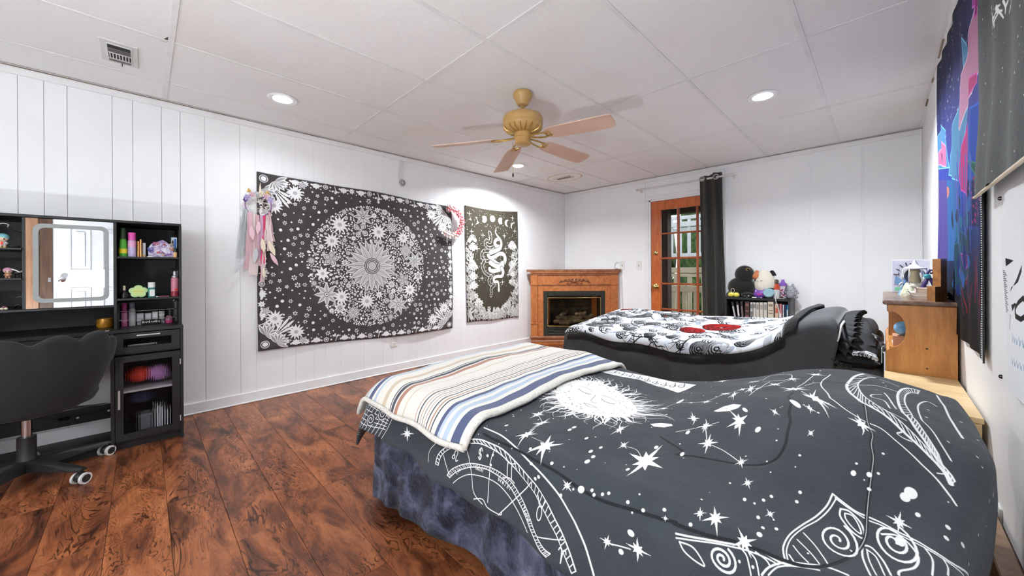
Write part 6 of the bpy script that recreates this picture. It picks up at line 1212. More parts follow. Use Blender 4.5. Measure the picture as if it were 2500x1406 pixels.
FONT = {'L': [[(.1, 1), (.1, .05), (.6, 0)]], 'e': [[(.1, .3), (.5, .35), (.4, .55), (.15, .45), (.15, .1), (.5, .05)]], 'o': [circ(.3, .28, .25)], 'C': [[(.7, .85), (.4, 1), (.1, .5), (.4, 0), (.7, .15)]], 'a': [circ(.25, .27, .22), [(.5, .5), (.52, 0)]], 'n': [[(.1, .5), (.1, 0)], [(.1, .35), (.35, .5), (.45, .3), (.48, 0)]], 'c': [[(.5, .45), (.25, .5), (.1, .25), (.25, 0), (.5, .05)]], 'r': [[(.1, .5), (.1, 0)], [(.1, .35), (.4, .5)]], 'G': [[(.7, .85), (.4, 1), (.1, .5), (.4, 0), (.7, .2), (.7, .45), (.45, .45)]], 'm': [[(.05, .5), (.05, 0)], [(.05, .4), (.2, .5), (.28, 0)], [(.28, .4), (.45, .5), (.52, 0)]], 'i': [[(.2, .5), (.2, 0)], [(.2, .68), (.2, .72)]], 'T': [[(0, 1), (.7, 1)], [(.35, 1), (.35, 0)]], 'u': [[(.1, .5), (.12, .1), (.35, 0), (.45, .2)], [(.47, .5), (.48, 0)]], 's': [[(.45, .45), (.2, .5), (.2, .3), (.45, .2), (.3, 0), (.1, .05)]]}
def word_on(key, txt, h):
    if key not in GLY: return
    x, y, dx, dy = GLY[key]; L = math.hypot(dx, dy); ux, uy = dx/L, dy/L; st = L/len(txt)*1.05
    for k, ch in enumerate(txt):
        for s in FONT[ch]: cvc.line([(x+ux*(st*k+a*st)-uy*b*h, y+uy*(st*k+a*st)+ux*b*h) for a, b in s], .0014, WH)
word_on('tLeo', 'Leo', .013); word_on('tCancer', 'Cancer', .013); word_on('tGemini', 'Gemini', .013); word_on('tTaurus', 'Taurus', .013)
m_comf = mask_cloth('star_comforter_cloth', cvc.image('star_print'), S(60, 65, 71), S(232, 232, 230), S(50, 55, 61), bump=.5)
# ---------------------------------------------------------------- comforter
t = thing('star_comforter', 'dark slate comforter printed with white sun, stars and zodiac wheels', 'comforter', (-.75, 1.28, .58))
MB().grid(NCU, NCV, comf).build('cloth', m_comf, t, smooth=180, solid=.012)
# ---------------------------------------------------------------- fuzzy blue-grey blanket hanging below it
def fuzz_mat():
    m, nt, p = nt_new('fuzzy_slate_fleece'); v = coords(nt); a = noise(nt, v, 9, 5, .6, .6); f = noise(nt, v, 170, 3, .6)
    c = ramp(nt, a, [(.30, S(22, 22, 30)), (.46, S(48, 51, 70)), (.58, S(92, 97, 124)), (.72, S(146, 150, 176))])
    nt.links.new(mixc(nt, .5, c, ramp(nt, f, [(.3, (.55, .55, .6, 1)), (.7, (1, 1, 1, 1))]), 'MULTIPLY'), p.inputs['Base Color']); p.inputs['Roughness'].default_value = 1; p.inputs['Sheen Weight'].default_value = .15; p.inputs['Sheen Roughness'].default_value = .5; p.inputs['Specular IOR Level'].default_value = .1
    bumpn(nt, p, math_(nt, 'ADD', math_(nt, 'MULTIPLY', f, .4), a), 1.0, .02); return m
m_fuzz = fuzz_mat()
path = [(-1.69, 1.80), (-1.705, 1.5), (-1.71, 1.1), (-1.715, .84), (-1.675, .745), (-1.58, .735), (-1.42, .765), (-1.2, .795), (-.8, .805), (-.3, .80), (.10, .80)]
pth = catmull([(a, b, 0) for a, b in path], 14); ln = [0]
for a, b in zip(pth, pth[1:]): ln.append(ln[-1]+(b-a).length)
def fuz(u, v):
    d = u*ln[-1]; i = max(0, min(len(pth)-2, next((k for k in range(len(ln)-1) if ln[k+1] >= d), len(pth)-2))); f = (d-ln[i])/max(1e-6, ln[i+1]-ln[i]); p = pth[i].lerp(pth[i+1], f); tg = (pth[i+1]-pth[i]).normalized(); nv = Vector((tg.y, -tg.x, 0)) if True else None
    if nv.dot(Vector((-1, -1, 0))) < 0: nv = -nv
    zb = interp(p.x, [(-1.70, .045), (-1.58, .055), (-1.45, .075), (-1.15, .10), (-.95, .10), (-.8, .07), (.1, .06)]); low = 1-v
    w = low*(.020*math.sin(9*d+.8)+.014*math.sin(21*d)+.016*math.exp(-((p.x+1.46)/.035)**2)*(p.y < .9)*-1.6)+.004*math.sin(60*d+40*v)*math.sin(50*v)
    p = p+nv*(w-.02+low*.035); return (p.x, p.y, .50+(zb+.006*math.sin(17*d)-.50)*low)
tag(MB().grid(300, 34, fuz).build('fuzzy_blanket', m_fuzz, None, smooth=180, solid=.014), 'fuzzy mottled slate blue blanket hanging below the star-print comforter', 'blanket')
# ---------------------------------------------------------------- striped throw over the foot
SX0, SX1, ST0, ST1 = -.20, .635, -.125, (NY1-NY0)+.08
STR = [(.0, .036, 'w'), (.036, .088, 'n'), (.088, .112, 'w'), (.112, .140, 'b'), (.140, .160, 'w'), (.160, .172, 'b'), (.172, .192, 'n'), (.192, .225, 'w'), (.225, .232, 'k'), (.232, .245, 'w'), (.245, .252, 'r'), (.252, .268, 'w'), (.268, .274, 'k'), (.274, .290, 'w'), (.290, .296, 'r'), (.296, .310, 'w'), (.310, .315, 'k'), (.315, .330, 'w'), (.330, .335, 'r'), (.335, .350, 'w'), (.350, .356, 'k'), (.356, .372, 'w'), (.372, .378, 'r'), (.378, .47, 'w'), (.47, .478, 't'), (.478, .53, 'w'), (.53, .555, 'r'), (.555, .570, 'w'), (.570, .590, 'k'), (.590, .598, 'w'), (.598, .606, 'k'), (.606, .655, 'w'), (.655, .685, 't'), (.685, .75, 'w'), (.75, .765, 'b'), (.765, .775, 'w'), (.775, .808, 'n'), (.808, .822, 'w'), (.822, .834, 'b'), (.834, .842, 'w'), (.842, .848, 'k'), (.848, .862, 'w'), (.862, .868, 't'), (.868, .880, 'w'), (.880, .886, 'k'), (.886, .898, 'w'), (.898, .904, 't'), (.904, .918, 'w'), (.918, .924, 'k'), (.924, .938, 'w'), (.938, .944, 't'), (.944, 1.0, 'w')]
def stripe_mat():
    m, nt, p = nt_new('striped_throw_cloth'); uv = nt.nodes.new('ShaderNodeUVMap'); uv.uv_map = 'UVMap'; sp = nt.nodes.new('ShaderNodeSeparateXYZ'); nt.links.new(uv.outputs[0], sp.inputs[0])
    C_ = {'w': S(226, 222, 214), 'n': S(78, 88, 122), 'b': S(176, 192, 210), 'k': S(66, 70, 82), 'r': S(176, 128, 108), 't': S(204, 188, 164)}
    half = [STR[:26], STR[26:]]; outs = []
    w = math_(nt, 'ADD', math_(nt, 'SUBTRACT', 1.0, sp.outputs[0]), math_(nt, 'MULTIPLY', math_(nt, 'SUBTRACT', noise(nt, coords(nt), 4, 2), .5), .012))
    for h in half:
        r = nt.nodes.new('ShaderNodeValToRGB'); r.color_ramp.interpolation = 'CONSTANT'; e = r.color_ramp.elements
        while len(e) < len(h): e.new(.999)
        for k, (a, b, c) in enumerate(h): e[k].position = a; e[k].color = C_[c]
        nt.links.new(w, r.inputs[0]); outs.append(r.outputs[0])
    gt = math_(nt, 'GREATER_THAN', w, half[1][0][0]); c = mixc(nt, gt, outs[0], outs[1])
    wv = ramp(nt, noise(nt, coords(nt, (1, 1, 1)), 260, 2), [(.3, (.88, .88, .88, 1)), (.7, (1, 1, 1, 1))]); nt.links.new(mixc(nt, 1.0, c, wv, 'MULTIPLY'), p.inputs['Base Color']); p.inputs['Roughness'].default_value = .95; p.inputs['Sheen Weight'].default_value = .2
    bumpn(nt, p, noise(nt, coords(nt), 260, 2), .25, .003); return m
m_thr = stripe_mat(); m_flc = mat('white_sherpa', S(226, 222, 214), 1.0, col2=S(206, 202, 194), nscale=90, bump=.9, bscale=160, sheen=.3)
t = thing('striped_throw', 'cream throw with navy and rust stripes over the bed foot', 'blanket', (-1.3, 1.28, .61))
def thr(u, v): return cloth_at(SX0+(SX1-SX0)*u+.012*math.sin(6*v+1)*u, ST0+(ST1-ST0)*v-.02*(1-v)*math.sin(3*u), .022)
MB().grid(110, 110, thr).build('cloth', m_thr, t, smooth=180, solid=.012)
for name, pts in (('sherpa_hem', [thr(k/60, 0) for k in range(61)]), ('sherpa_hem', [thr(1, k/60) for k in range(61)])):
    MB().tube([(x, y-.004, z-.005) for x, y, z in pts], .010, 10).build(name, m_flc, t, smooth=180)
# ================================================================ pale nightstand unit between the beds
t = thing('nightstand', 'pale maple cabinet unit standing between the two beds', 'nightstand', (.12, 2.35, 0))
MB().box(.0, .240, 2.02, 2.640, .552, .572, b=.002).build('top', m_pine, t)
for y in (2.025, 2.617): MB().box(.005, .236, y, y+.018, 0, .552, b=.001).build('side', m_pine, t)
MB().box(.228, .236, 2.043, 2.617, .02, .552).build('back', m_pine, t); MB().box(.005, .228, 2.043, 2.617, .06, .078).build('bottom', m_pine, t); MB().box(.002, .018, 2.045, 2.615, .08, .30, b=.002).build('drawer_front', m_pine, t); MB().box(.002, .018, 2.045, 2.615, .305, .545, b=.002).build('drawer_front', m_pine, t)
for z in (.19, .43): MB().ball((-.008, 2.33, z), .012, n=10, m=7).build('knob', m_pine, t, smooth=180)

# ================================================================ far bed (twin) with bookcase headboard
m_hbw = wood_mat('honey_pine', S(172, 108, 46), S(198, 132, 60), S(212, 150, 78), 4, (5, 5, .6), .4, .3); m_hbt = wood_mat('worn_brown_top', S(86, 58, 42), S(112, 80, 60), S(150, 118, 96), 5, (4, .8, 4), .35, .5)
HY0, HY1, HZ = 2.650, 3.630, .925
t = thing('bookcase_headboard', 'honey pine bookcase headboard with scalloped sides', 'headboard', (.12, 3.14, 0))
prof = [(.240, 0), (.240, HZ-.022), (.015, HZ-.022), (.015, HZ-.058), (.030, .868)]
prof += [(.030+.046*math.sin(a), .780+.088*math.cos(a)) for a in [math.pi*k/14 for k in range(1, 14)]]+[(.030, .692), (.016, .675), (.007, .655), (.007, 0)]
for y in (HY0, HY1-.022): MB().prism(prof, 1, y, y+.022).build('side_panel', m_hbw, t)
MB().box(-.004, .243, HY0-.014, HY1+.014, HZ-.022, HZ, b=.006).build('top_board', m_hbt, t); MB().box(.012, .026, HY0+.022, HY1-.022, HZ-.058, HZ-.022, b=.002).build('front_lip', m_hbt, t)
MB().box(.226, .238, HY0+.022, HY1-.022, .1, HZ-.022).build('back_panel', m_hbw, t); MB().box(.02, .226, HY0+.022, HY1-.022, .672, .690).build('shelf', m_hbw, t); MB().box(.02, .226, 3.12, 3.138, .690, HZ-.022).build('divider', m_hbw, t); MB().box(.008, .024, HY0+.022, HY1-.022, .30, .672, b=.002).build('front_panel', m_hbw, t)
for y, z, r in ((HY0-.0005, .70, .005), (HY0-.0005, .605, .004)): MB().lathe([(0, 0), (r, 0), (r*.5, -.0005), (0, -.0006)], (.145, y, z), 10, 1).build('knot', mat('knot_brown', S(84, 48, 22), .6), t)
m_bk = {}
def book(label, x0, x1, y0, y1, z0, z1, col, lean=0, spine='-y', mark=None, group=None):
    key = 'book_%d_%d_%d' % col; m = mat(key, S(*col), .5); pg = mat('book_pages', S(222, 214, 196), .8); c = ((x0+x1)/2, (y0+y1)/2, z0)
    t = thing('book', label, 'book', c, group); q = MB(); q2 = MB()
    if spine == '-y':
        q.box(x0, x0+.002, y0, y1, z0, z1).box(x1-.002, x1, y0, y1, z0, z1).box(x0, x1, y0, y0+.003, z0, z1); q2.box(x0+.002, x1-.002, y0+.003, y1-.004, z0+.003, z1-.003)
    else:
        q.box(x0, x1, y0, y1, z0, z0+.002).box(x0, x1, y0, y1, z1-.002, z1).box(x0, x0+.003, y0, y1, z0, z1); q2.box(x0+.003, x1-.004, y0+.003, y1-.003, z0+.002, z1-.002)
    parts = [q.build('cover', m, t), q2.build('pages', pg, t)]
    if mark:
        k = MB()
        for a, b in mark[1]: k.box(x0+.15*(x1-x0), x1-.15*(x1-x0), y0-.0008, y0+.0002, z0+a*(z1-z0), z0+b*(z1-z0))
        parts.append(k.build('spine_mark', mat('mark_%d_%d_%d' % mark[0], S(*mark[0]), .6), t))
    if lean: t.rotation_euler = (0, math.radians(lean), 0)
    return t
# things on and in the headboard
book('plain grey book at the bottom of the headboard pile', .105, .225, 2.80, 2.98, HZ, HZ+.018, (196, 190, 184), spine='-x'); book('white book in the middle of the headboard pile', .095, .215, 2.82, 3.0, HZ+.018, HZ+.034, (214, 210, 208), spine='-x'); book('dusty pink book on top of the headboard pile', .118, .222, 2.82, 2.97, HZ+.034, HZ+.056, (196, 168, 160), spine='-x')
m_lw = wood_mat('walnut_block', S(96, 58, 26), S(150, 96, 42), S(176, 118, 56), 9, (4, 4, 4), .4, .3)
ax, ay = Vector((.33, -.944)), Vector((.355, .935)); o0 = Vector((.150, 2.722)); Lp = [(0, 0), (.13, 0), (.13, .205), (.062, .205), (.062, .072), (0, .072)]
V0 = [(o0+ay*b).to_tuple()+(HZ+z,) for b, z in Lp]; V1 = [(o0+ay*b+ax*.068).to_tuple()+(HZ+z,) for b, z in Lp]
tag(MB().add(V0+V1, [tuple(range(6)), tuple(range(11, 5, -1))]+[(k, 6+k, 6+(k+1) % 6, (k+1) % 6) for k in range(6)]).build('wooden_letter', m_lw, None), 'chunky wooden L-shaped block on the headboard top', 'ornament')
# snow-globe lantern on a white scalloped base
gx_, gy_ = .125, 3.09; m_snow = mat('snowy_base', S(226, 226, 206), .8, col2=S(176, 176, 150), nscale=60, bump=1.0, bscale=70); m_pwh = mat('pearl_white', S(220, 222, 226), .3)
t = thing('lantern_ornament', 'white domed lantern ornament on a snowy base', 'ornament', (gx_, gy_, HZ))
MB().lathe([(0, 0), (.058, 0), (.060, .01), (.052, .035), (.044, .06), (.036, .078), (0, .08)], (gx_, gy_, HZ), 26).build('snowy_base', m_snow, t, smooth=60); MB().ball((gx_, gy_, HZ+.115), .044, .044, .048, 24, 14).build('globe', m_clear, t, smooth=180)
MB().lathe([(0, .078), (.016, .078), (.018, .10), (.012, .13), (.016, .145), (0, .150)], (gx_, gy_, HZ), 14).build('inner_figure', mat('ivory', S(226, 212, 170), .5), t, smooth=50); MB().lathe([(0, .155), (.046, .154), (.047, .160), (.030, .168), (.012, .184), (.006, .200), (.003, .206), (0, .208)], (gx_, gy_, HZ), 24).build('domed_lid', m_pwh, t, smooth=50)
for k in range(6):
    a = 2*math.pi*k/6; MB().tube([(gx_+.047*math.cos(a), gy_+.047*math.sin(a), HZ+.07), (gx_+.050*math.cos(a), gy_+.050*math.sin(a), HZ+.115), (gx_+.044*math.cos(a), gy_+.044*math.sin(a), HZ+.157)], .0025, 6).build('rib', m_pwh, t, smooth=180)
def fairy(label, x, y, z, h, m1, m2, sk):
    t = thing('fairy_figure', label, 'figurine', (x, y, z)); lath('skirt', [(0, 0), (h*.24, 0), (h*.20, h*.12), (h*.08, h*.42), (0, h*.45)], (x, y, z), m1, t, 12); lath('torso', [(0, h*.42), (h*.07, h*.44), (h*.09, h*.62), (h*.04, h*.70), (0, h*.7)], (x, y, z), m2, t, 10); MB().ball((x, y, z+h*.80), h*.11).build('head', sk, t, smooth=180)
    for s in (-1, 1):
        MB().tube([(x, y, z+h*.62), (x+s*h*.16, y-h*.05, z+h*.50), (x+s*h*.20, y-h*.08, z+h*.38)], h*.03, 6).build('arm', sk, t, smooth=180); MB().add([(x, y+.004, z+h*.6), (x+s*h*.30, y+.01, z+h*.86), (x+s*h*.34, y+.01, z+h*.55), (x+s*h*.2, y+.008, z+h*.35)], [(0, 1, 2, 3)]).build('wing', m1, t, solid=.002)
    return t
m_bl = mat('ice_blue', S(120, 160, 206), .35); m_dp = mat('deep_purple', S(66, 50, 110), .6); m_tq = mat('turquoise', S(60, 160, 180), .5)
fairy('small ice blue fairy figure beside the lantern ornament', .092, 3.24, HZ, .135, m_bl, mat('sky_blue', S(86, 128, 186), .4), m_pwh)
t = thing('tied_doll', 'purple tied ribbon figure with turquoise bow on the headboard', 'figurine', (.172, 2.99, HZ)); c = (.172, 2.99)
for s in (-1, 1): MB().tube([(c[0], c[1], HZ+.115), (c[0]+s*.018, c[1], HZ+.07), (c[0]+s*.030, c[1], HZ+.03), (c[0]+s*.034, c[1], HZ+.003)], [.006, .009, .008, .004], 8).build('leg', m_dp, t, smooth=180)
MB().tube([(c[0], c[1], HZ+.112), (c[0]-.006, c[1], HZ+.13), (c[0]+.004, c[1], HZ+.150), (c[0]+.018, c[1], HZ+.148), (c[0]+.014, c[1], HZ+.132), (c[0]+.004, c[1], HZ+.134)], .006, 8).build('curled_top', m_dp, t, smooth=180); MB().ball((c[0]-.006, c[1]-.006, HZ+.116), .014, .010, .012).build('bow', m_tq, t, smooth=180)
for k in range(3): MB().tube([(c[0]+.006, c[1]-.004, HZ+.108), (c[0]+.012+.008*k, c[1]-.008, HZ+.085), (c[0]+.014+.012*k, c[1]-.008, HZ+.05)], .0035, 6).build('ribbon_tail', m_dp, t, smooth=180)
# name picture
t = thing('name_picture', 'pale lilac name picture propped on the headboard', 'picture', (.123, 3.575, HZ)); P0_, P1_, PZ0, PZ1 = .040, .208, HZ+.001, HZ+.215
MB().box(P0_, P1_, 3.572, 3.590, PZ0, PZ1, b=.002).build('canvas', mat('pale_lilac_canvas', S(200, 202, 214), .6, col2=S(190, 190, 206), nscale=30), t)
def strokes(name, L, m, r=.0022):
    q = MB()
    for s in L: q.tube([(x, 3.571, z) for x, z in s], r, 5)
    return q.build(name, m, t)
GL = {'L': [[(0, 1), (0, 0), (.6, 0)]], 'i': [[(.2, 0), (.2, .6)], [(.2, .78), (.2, .86)]], 'l': [[(.2, 0), (.2, 1)]], 'y': [[(0, .6), (.3, 0)], [(.6, .6), (.3, 0), (.1, -.35)]]}
word = []
for k, (ch, sc) in enumerate(zip('Lilly', (1, 1, 1, 1, 1))):
    a = math.radians(172-23*k); px_, pz_ = .122+.052*math.cos(a), PZ0+.115+.062*math.sin(a); an = a-math.pi/2; ca, sa = math.cos(an), math.sin(an)
    for s in GL[ch]: word.append([(px_+.022*((x-.3)*ca-(y)*sa), pz_+.022*((x-.3)*sa+y*ca)) for x, y in s])
strokes('name_lettering', word, mat('plum_ink', S(78, 56, 78), .6), .0032)
random.seed(2); sc_ = []
for k in range(16): x, z = random.uniform(.05, .15), random.uniform(PZ0+.05, PZ0+.19); sc_.append([(x-.004, z), (x+.004, z+.002)]); sc_.append([(x, z-.004), (x+.001, z+.004)])
strokes('sparkle', sc_, mat('grey_ink', S(150, 150, 166), .6), .0012); MB().box(.052, .085, 3.5712, 3.572, PZ0+.012, PZ0+.032).build('green_patch', mat('mint_ink', S(120, 200, 160), .6), t)
# cubby contents
tag(soft((.060, 2.72, .785), .030, .034, .034, 8).build('blue_cloth', mat('sky_cloth', S(96, 150, 196), .8, col2=S(150, 190, 214), nscale=40), None, smooth=180), 'crumpled sky blue cloth in the headboard cubby', 'cloth')
t = thing('tissue_box', 'terracotta box in the headboard cubby under the blue cloth', 'box', (.06, 2.74, .69)); MB().box(.032, .115, 2.69, 2.80, .690, .745, b=.003).build('carton', mat('terracotta_card', S(196, 140, 112), .7), t); MB().box(.03, .034, 2.70, 2.79, .70, .71).build('stripe', m_pap, t)
t = thing('paper_note', 'pale blue lined paper tucked between pillow and headboard', 'paper', (-.005, 2.70, .60)); MB().box(-.010, -.006, 2.675, 2.72, .600, .675).build('sheet', mat('pale_blue_paper', S(176, 206, 214), .7), t)
for k in range(4): MB().box(-.0065, -.0055, 2.6745, 2.68, .612+.014*k, .615+.014*k).build('rule', mat('teal_ink', S(90, 150, 166), .6), t)

# ---------------------------------------------------------------- far bed itself
B = thing('bed_frame', 'low wooden bed frame under the rose blanket', 'bed', (-1.0, 3.14, 0))
for y in (2.72, 3.56): MB().box(-1.98, .0, y-.015, y+.015, .16, .28, b=.003).build('side_rail', m_tan, B)
MB().box(-1.99, -1.96, 2.72, 3.56, .16, .28, b=.003).build('foot_rail', m_tan, B)
for x in (-1.95, -.05):
    for y in (2.73, 3.55): MB().box(x-.025, x+.025, y-.025, y+.025, 0, .17, b=.003).build('leg', m_tan, B)
for k in range(9): MB().box(-1.92+.21*k, -1.85+.21*k, 2.735, 3.545, .262, .28).build('slat', m_tan, B)
m_gsheet = mat('grey_streaked_sheet', S(82, 84, 88), .7, col2=S(120, 122, 126), nscale=2.5, stretch=(1, 7, 1))
tag(MB().box(-1.96, .0, 2.70, 3.58, .28, .545, b=.035).build('mattress', m_gsheet, None, smooth=40), 'mattress in a grey streaked sheet under the rose blanket', 'mattress')
GX0, GX1, GY0, GY1 = -1.955, -.225, 2.755, 3.56
GP = [(-2.2, .585), (-1.6, .590), (-1.2, .590), (-.93, .588), (-.70, .600), (-.58, .622), (-.50, .665), (-.42, .735), (-.34, .795), (-.27, .820), (-.20, .822), (-.1, .80)]
def gtop(x, y): return smint(x, GP)+(-.018+.088*(y-GY0)/(GY1-GY0))*(1-sm(-.75, -.35, x))+.006*math.sin(6*x+5*y)+.004*math.sin(15*x-8*y)
def gcl(s, t, lift=0):
    W_, L_ = GY1-GY0, GX1-GX0; ox, dzx = over(-s, .07, .15); hx, dhx = over(s-L_, .05, -.02); oy, dzy = over(-t, .08, .12); fy, dfy = over(t-W_, .08, .1)
    x = GX0+min(max(s, 0), L_)-ox+hx; y = GY0+min(max(t, 0), W_)-oy+fy; drop = math.sqrt(dzx**2+dzy**2+dfy**2+dhx**2); z = gtop(min(max(x, GX0), GX1), min(max(y, GY0), GY1))-drop; side = sm(.02, .2, drop)
    y -= side*(oy > 0)*(.014*math.sin(14*x+1+3*z)+.010*math.sin(31*x+9*z)+lift); x -= side*(ox > 0)*(.012*math.sin(12*y)+lift); return (x, y, z+lift*(1-.5*side))
m_bcf = mat('black_comforter', S(68, 71, 75), .75, col2=S(58, 61, 64), nscale=5, bump=.12, bscale=26, sheen=.2)
t = thing('black_comforter', 'charcoal comforter pulled up over a mound of pillows', 'comforter', (-1.1, 3.15, .6))
MB().grid(150, 90, lambda u, v: gcl(-.36+u*((GX1-GX0)+.36+.10-.07*sm(.02, .30, .44-v*((GY1-GY0)+.74))), -.44+v*((GY1-GY0)+.44+.3))).build('cloth', m_bcf, t, smooth=180, solid=.014)
zp = [gcl((GX1-GX0)+.085-.07*sm(.02, .30, .40-1.1*k/40), -.40+(1.1)*k/40, .014) for k in range(8, 30)]; MB().tube([(x+.012, y-.006, z+.004) for x, y, z in zp], [.003+.004*math.sin(math.pi*k/21) for k in range(22)], 8).build('white_piping', m_wht, t, smooth=180)
# ---------------------------------------------------------------- rose blanket: drawn print
random.seed(51); RW_, RH_ = 1.62, 1.06; cv = Canvas(RW_, RH_, 520, (.80, .81, .83))
def blobs(n, c, r0, r1):
    for _ in range(n): cv.disc(random.random()*RW_, random.random()*RH_, random.uniform(r0, r1), tuple(np.array(c)*random.uniform(.85, 1.1)), random.uniform(r0, r1)*.35, random.random()*3.14)
blobs(70, (.52, .55, .60), .02, .07); blobs(60, (.70, .72, .76), .02, .08); blobs(40, (.16, .17, .20), .012, .04); blobs(60, (.85, .86, .87), .02, .06)
def petals_out(x, y, r, c1, c2, n=9):
    for ring in range(4):
        q = r*(1-ring*.24)
        for k in range(n-ring):
            a = 2*math.pi*k/(n-ring)+ring*.7+random.uniform(-.15, .15); cx_, cy_ = x+q*.55*math.cos(a), y+q*.55*math.sin(a); f = random.uniform(.75, 1.15)
            cv.disc(cx_, cy_, q*.48, tuple(np.array(c2)), q*.30, a+1.57); cv.disc(cx_+.004, cy_+.004, q*.44, tuple(np.clip(np.array(c1)*f, 0, 1)), q*.26, a+1.57)
    cv.ring(x, y, r*.16, r*.05, c2)
for k in range(105): g = random.choice((.80, .62, .42, .80)); petals_out(random.random()*RW_, random.random()*RH_, random.uniform(.045, .10), (g, g*1.01, g*1.04), (.03, .03, .04), random.choice((5, 6, 7)))
def branch(x, y, a, L, w, dep=0):
    q = [(x, y)]
    for k in range(7): a += random.uniform(-.45, .45); x += math.cos(a)*L/7; y += math.sin(a)*L/7; q.append((x, y))
    cv.line(q, w, (.03, .03, .04), w*.4)
    if dep < 2:
        for k in (2, 4, 5): branch(q[k][0], q[k][1], a+random.choice((-1, 1))*random.uniform(.6, 1.2), L*.5, w*.6, dep+1)
for _ in range(46): branch(random.random()*RW_, random.random()*RH_, random.random()*6.28, random.uniform(.12, .28), .010)
RED = (.52, .014, .022); DRED = (.20, .004, .008)
ROSES = [(.15, .90, .075), (.36, .93, .045), (.98, .36, .105), (1.12, .55, .15), (.62, .70, .02)]
for x, y, r in ROSES:
    petals_out(x, y, r, RED, DRED, 8)
m_rose = paint_cloth('rose_print_plush', cv.image('rose_print', data=False), .85, .2, 120)
RS0, RS1, RT0, RT1 = -.075, 1.545, -.115, (GY1-GY0)+.14
def rosef(u, v):
    t = RT0+(RT1-RT0)*v+.018*math.sin(7*u+.6)*(1-v)+.010*math.sin(17*u)*(1-v); s = RS0+(RS1+.05*v-RS0)*u; return gcl(s, t, .020)
t = thing('rose_blanket', 'plush white blanket printed with red roses and black branches', 'blanket', (-1.25, 3.15, .62))
MB().grid(120, 80, rosef).build('plush_cloth', m_rose, t, smooth=180, solid=.012)
m_bfl = mat('black_fleece_edge', S(34, 34, 32), 1.0, col2=S(24, 24, 23), nscale=70, bump=1.0, bscale=140, sheen=.2)
def edge(fn, n=80, w=.05): return MB().grid(n, 6, fn).build('fleece_edge', m_bfl, t, smooth=180, solid=.016)
edge(lambda u, v: gcl(RS0+.04+(RS1-RS0-.04)*u, RT0+.018*math.sin(7*u+.6)+.010*math.sin(17*u)-.055+.06*v, .012+.010*math.sin(math.pi*v)))
edge(lambda u, v: gcl(RS1+.05*u-.006+.055*v, RT0+(RT1-RT0)*u, .014+.012*math.sin(math.pi*v)))
# ---------------------------------------------------------------- pillows at the far head
m_bpl = mat('black_pillow_cotton', S(48, 49, 51), .8, col2=S(40, 41, 43), nscale=7, bump=.2, bscale=40); m_lace = mat('white_black_lace', S(222, 222, 226), .8, col2=S(58, 60, 66), nscale=34, bump=.4, bscale=80)
def pillow(name, label, c, rx, ry, rz, m, tilt=0):
    t = thing(name, label, 'pillow', c); q = MB(); n, k = 36, 18; R_ = Matrix.Rotation(math.radians(tilt), 3, 'Y')
    for side in (1, -1):
        def f(u, v, side=side):
            a, b = 2*u-1, 2*v-1; h = (max(0, 1-a**4)*max(0, 1-b**4))**.55; p = R_ @ Vector((a*rx*(1-.05*b*b), b*ry*(1-.05*a*a), side*rz*h*(1+.06*math.sin(9*a+5*b)))); return (c[0]+p.x, c[1]+p.y, c[2]+p.z)
        q.grid(24, 24, f)
    q.uv = None; q.build('cushion', m, t, smooth=180, weld=True); return t
def ruffle(t, P, Q, w, m, n=120, amp=.012, wav=24, drop=0):
    """gathered strip along polyline P, free edge along Q"""
    Pc, Qc = catmull(P, 20), catmull(Q, 20)
    def f(u, v):
        i = u*(len(Pc)-1); a = int(min(i, len(Pc)-2)); p = Pc[a].lerp(Pc[a+1], i-a); q = Qc[a].lerp(Qc[a+1], i-a); d = p.lerp(q, v); s = v*amp; return (d.x+s*math.sin(wav*u*6.28), d.y+s*.5*math.sin(wav*u*6.28+1.3), d.z+s*.9*math.cos(wav*u*6.28))
    return MB().grid(n, 8, f).build('ruffle', m, t, smooth=180, solid=.003)
t = pillow('ruffled_pillow', 'black ruffled pillow between comforter and headboard', (-.125, 3.14, .690), .105, .40, .085, m_bpl, 12)
ruffle(t, [(-.185, 2.74, .640), (-.175, 2.80, .735), (-.165, 2.95, .795), (-.16, 3.2, .805), (-.15, 3.5, .79)], [(-.135, 2.69, .600), (-.105, 2.74, .715), (-.105, 2.92, .790), (-.10, 3.2, .80), (-.09, 3.5, .785)], .06, m_bpl, amp=.014, wav=15)
ruffle(t, [(-.215, 2.72, .615), (-.20, 2.715, .585), (-.17, 2.72, .57)], [(-.20, 2.67, .60), (-.165, 2.66, .565), (-.12, 2.68, .555)], .05, m_bpl, amp=.010, wav=5)
t = pillow('lace_pillow', 'black pillow with lace trim leaning on the headboard', (-.078, 3.12, .640), .072, .41, .075, m_bpl, 30)
ruffle(t, [(-.120, 2.735, .640), (-.070, 2.722, .645), (-.030, 2.72, .632)], [(-.118, 2.69, .628), (-.070, 2.68, .630), (-.022, 2.68, .612)], .04, m_lace, amp=.007, wav=7)
ruffle(t, [(-.045, 2.76, .735), (-.020, 2.76, .705), (-.006, 2.76, .665)], [(-.025, 2.72, .725), (-.004, 2.72, .69), (.0, 2.73, .655)], .04, m_lace, amp=.006, wav=6)
t = pillow('sham_pillow', 'flat black sham pillow under the lace pillow', (-.110, 3.10, .585), .105, .42, .05, m_bpl, 0)
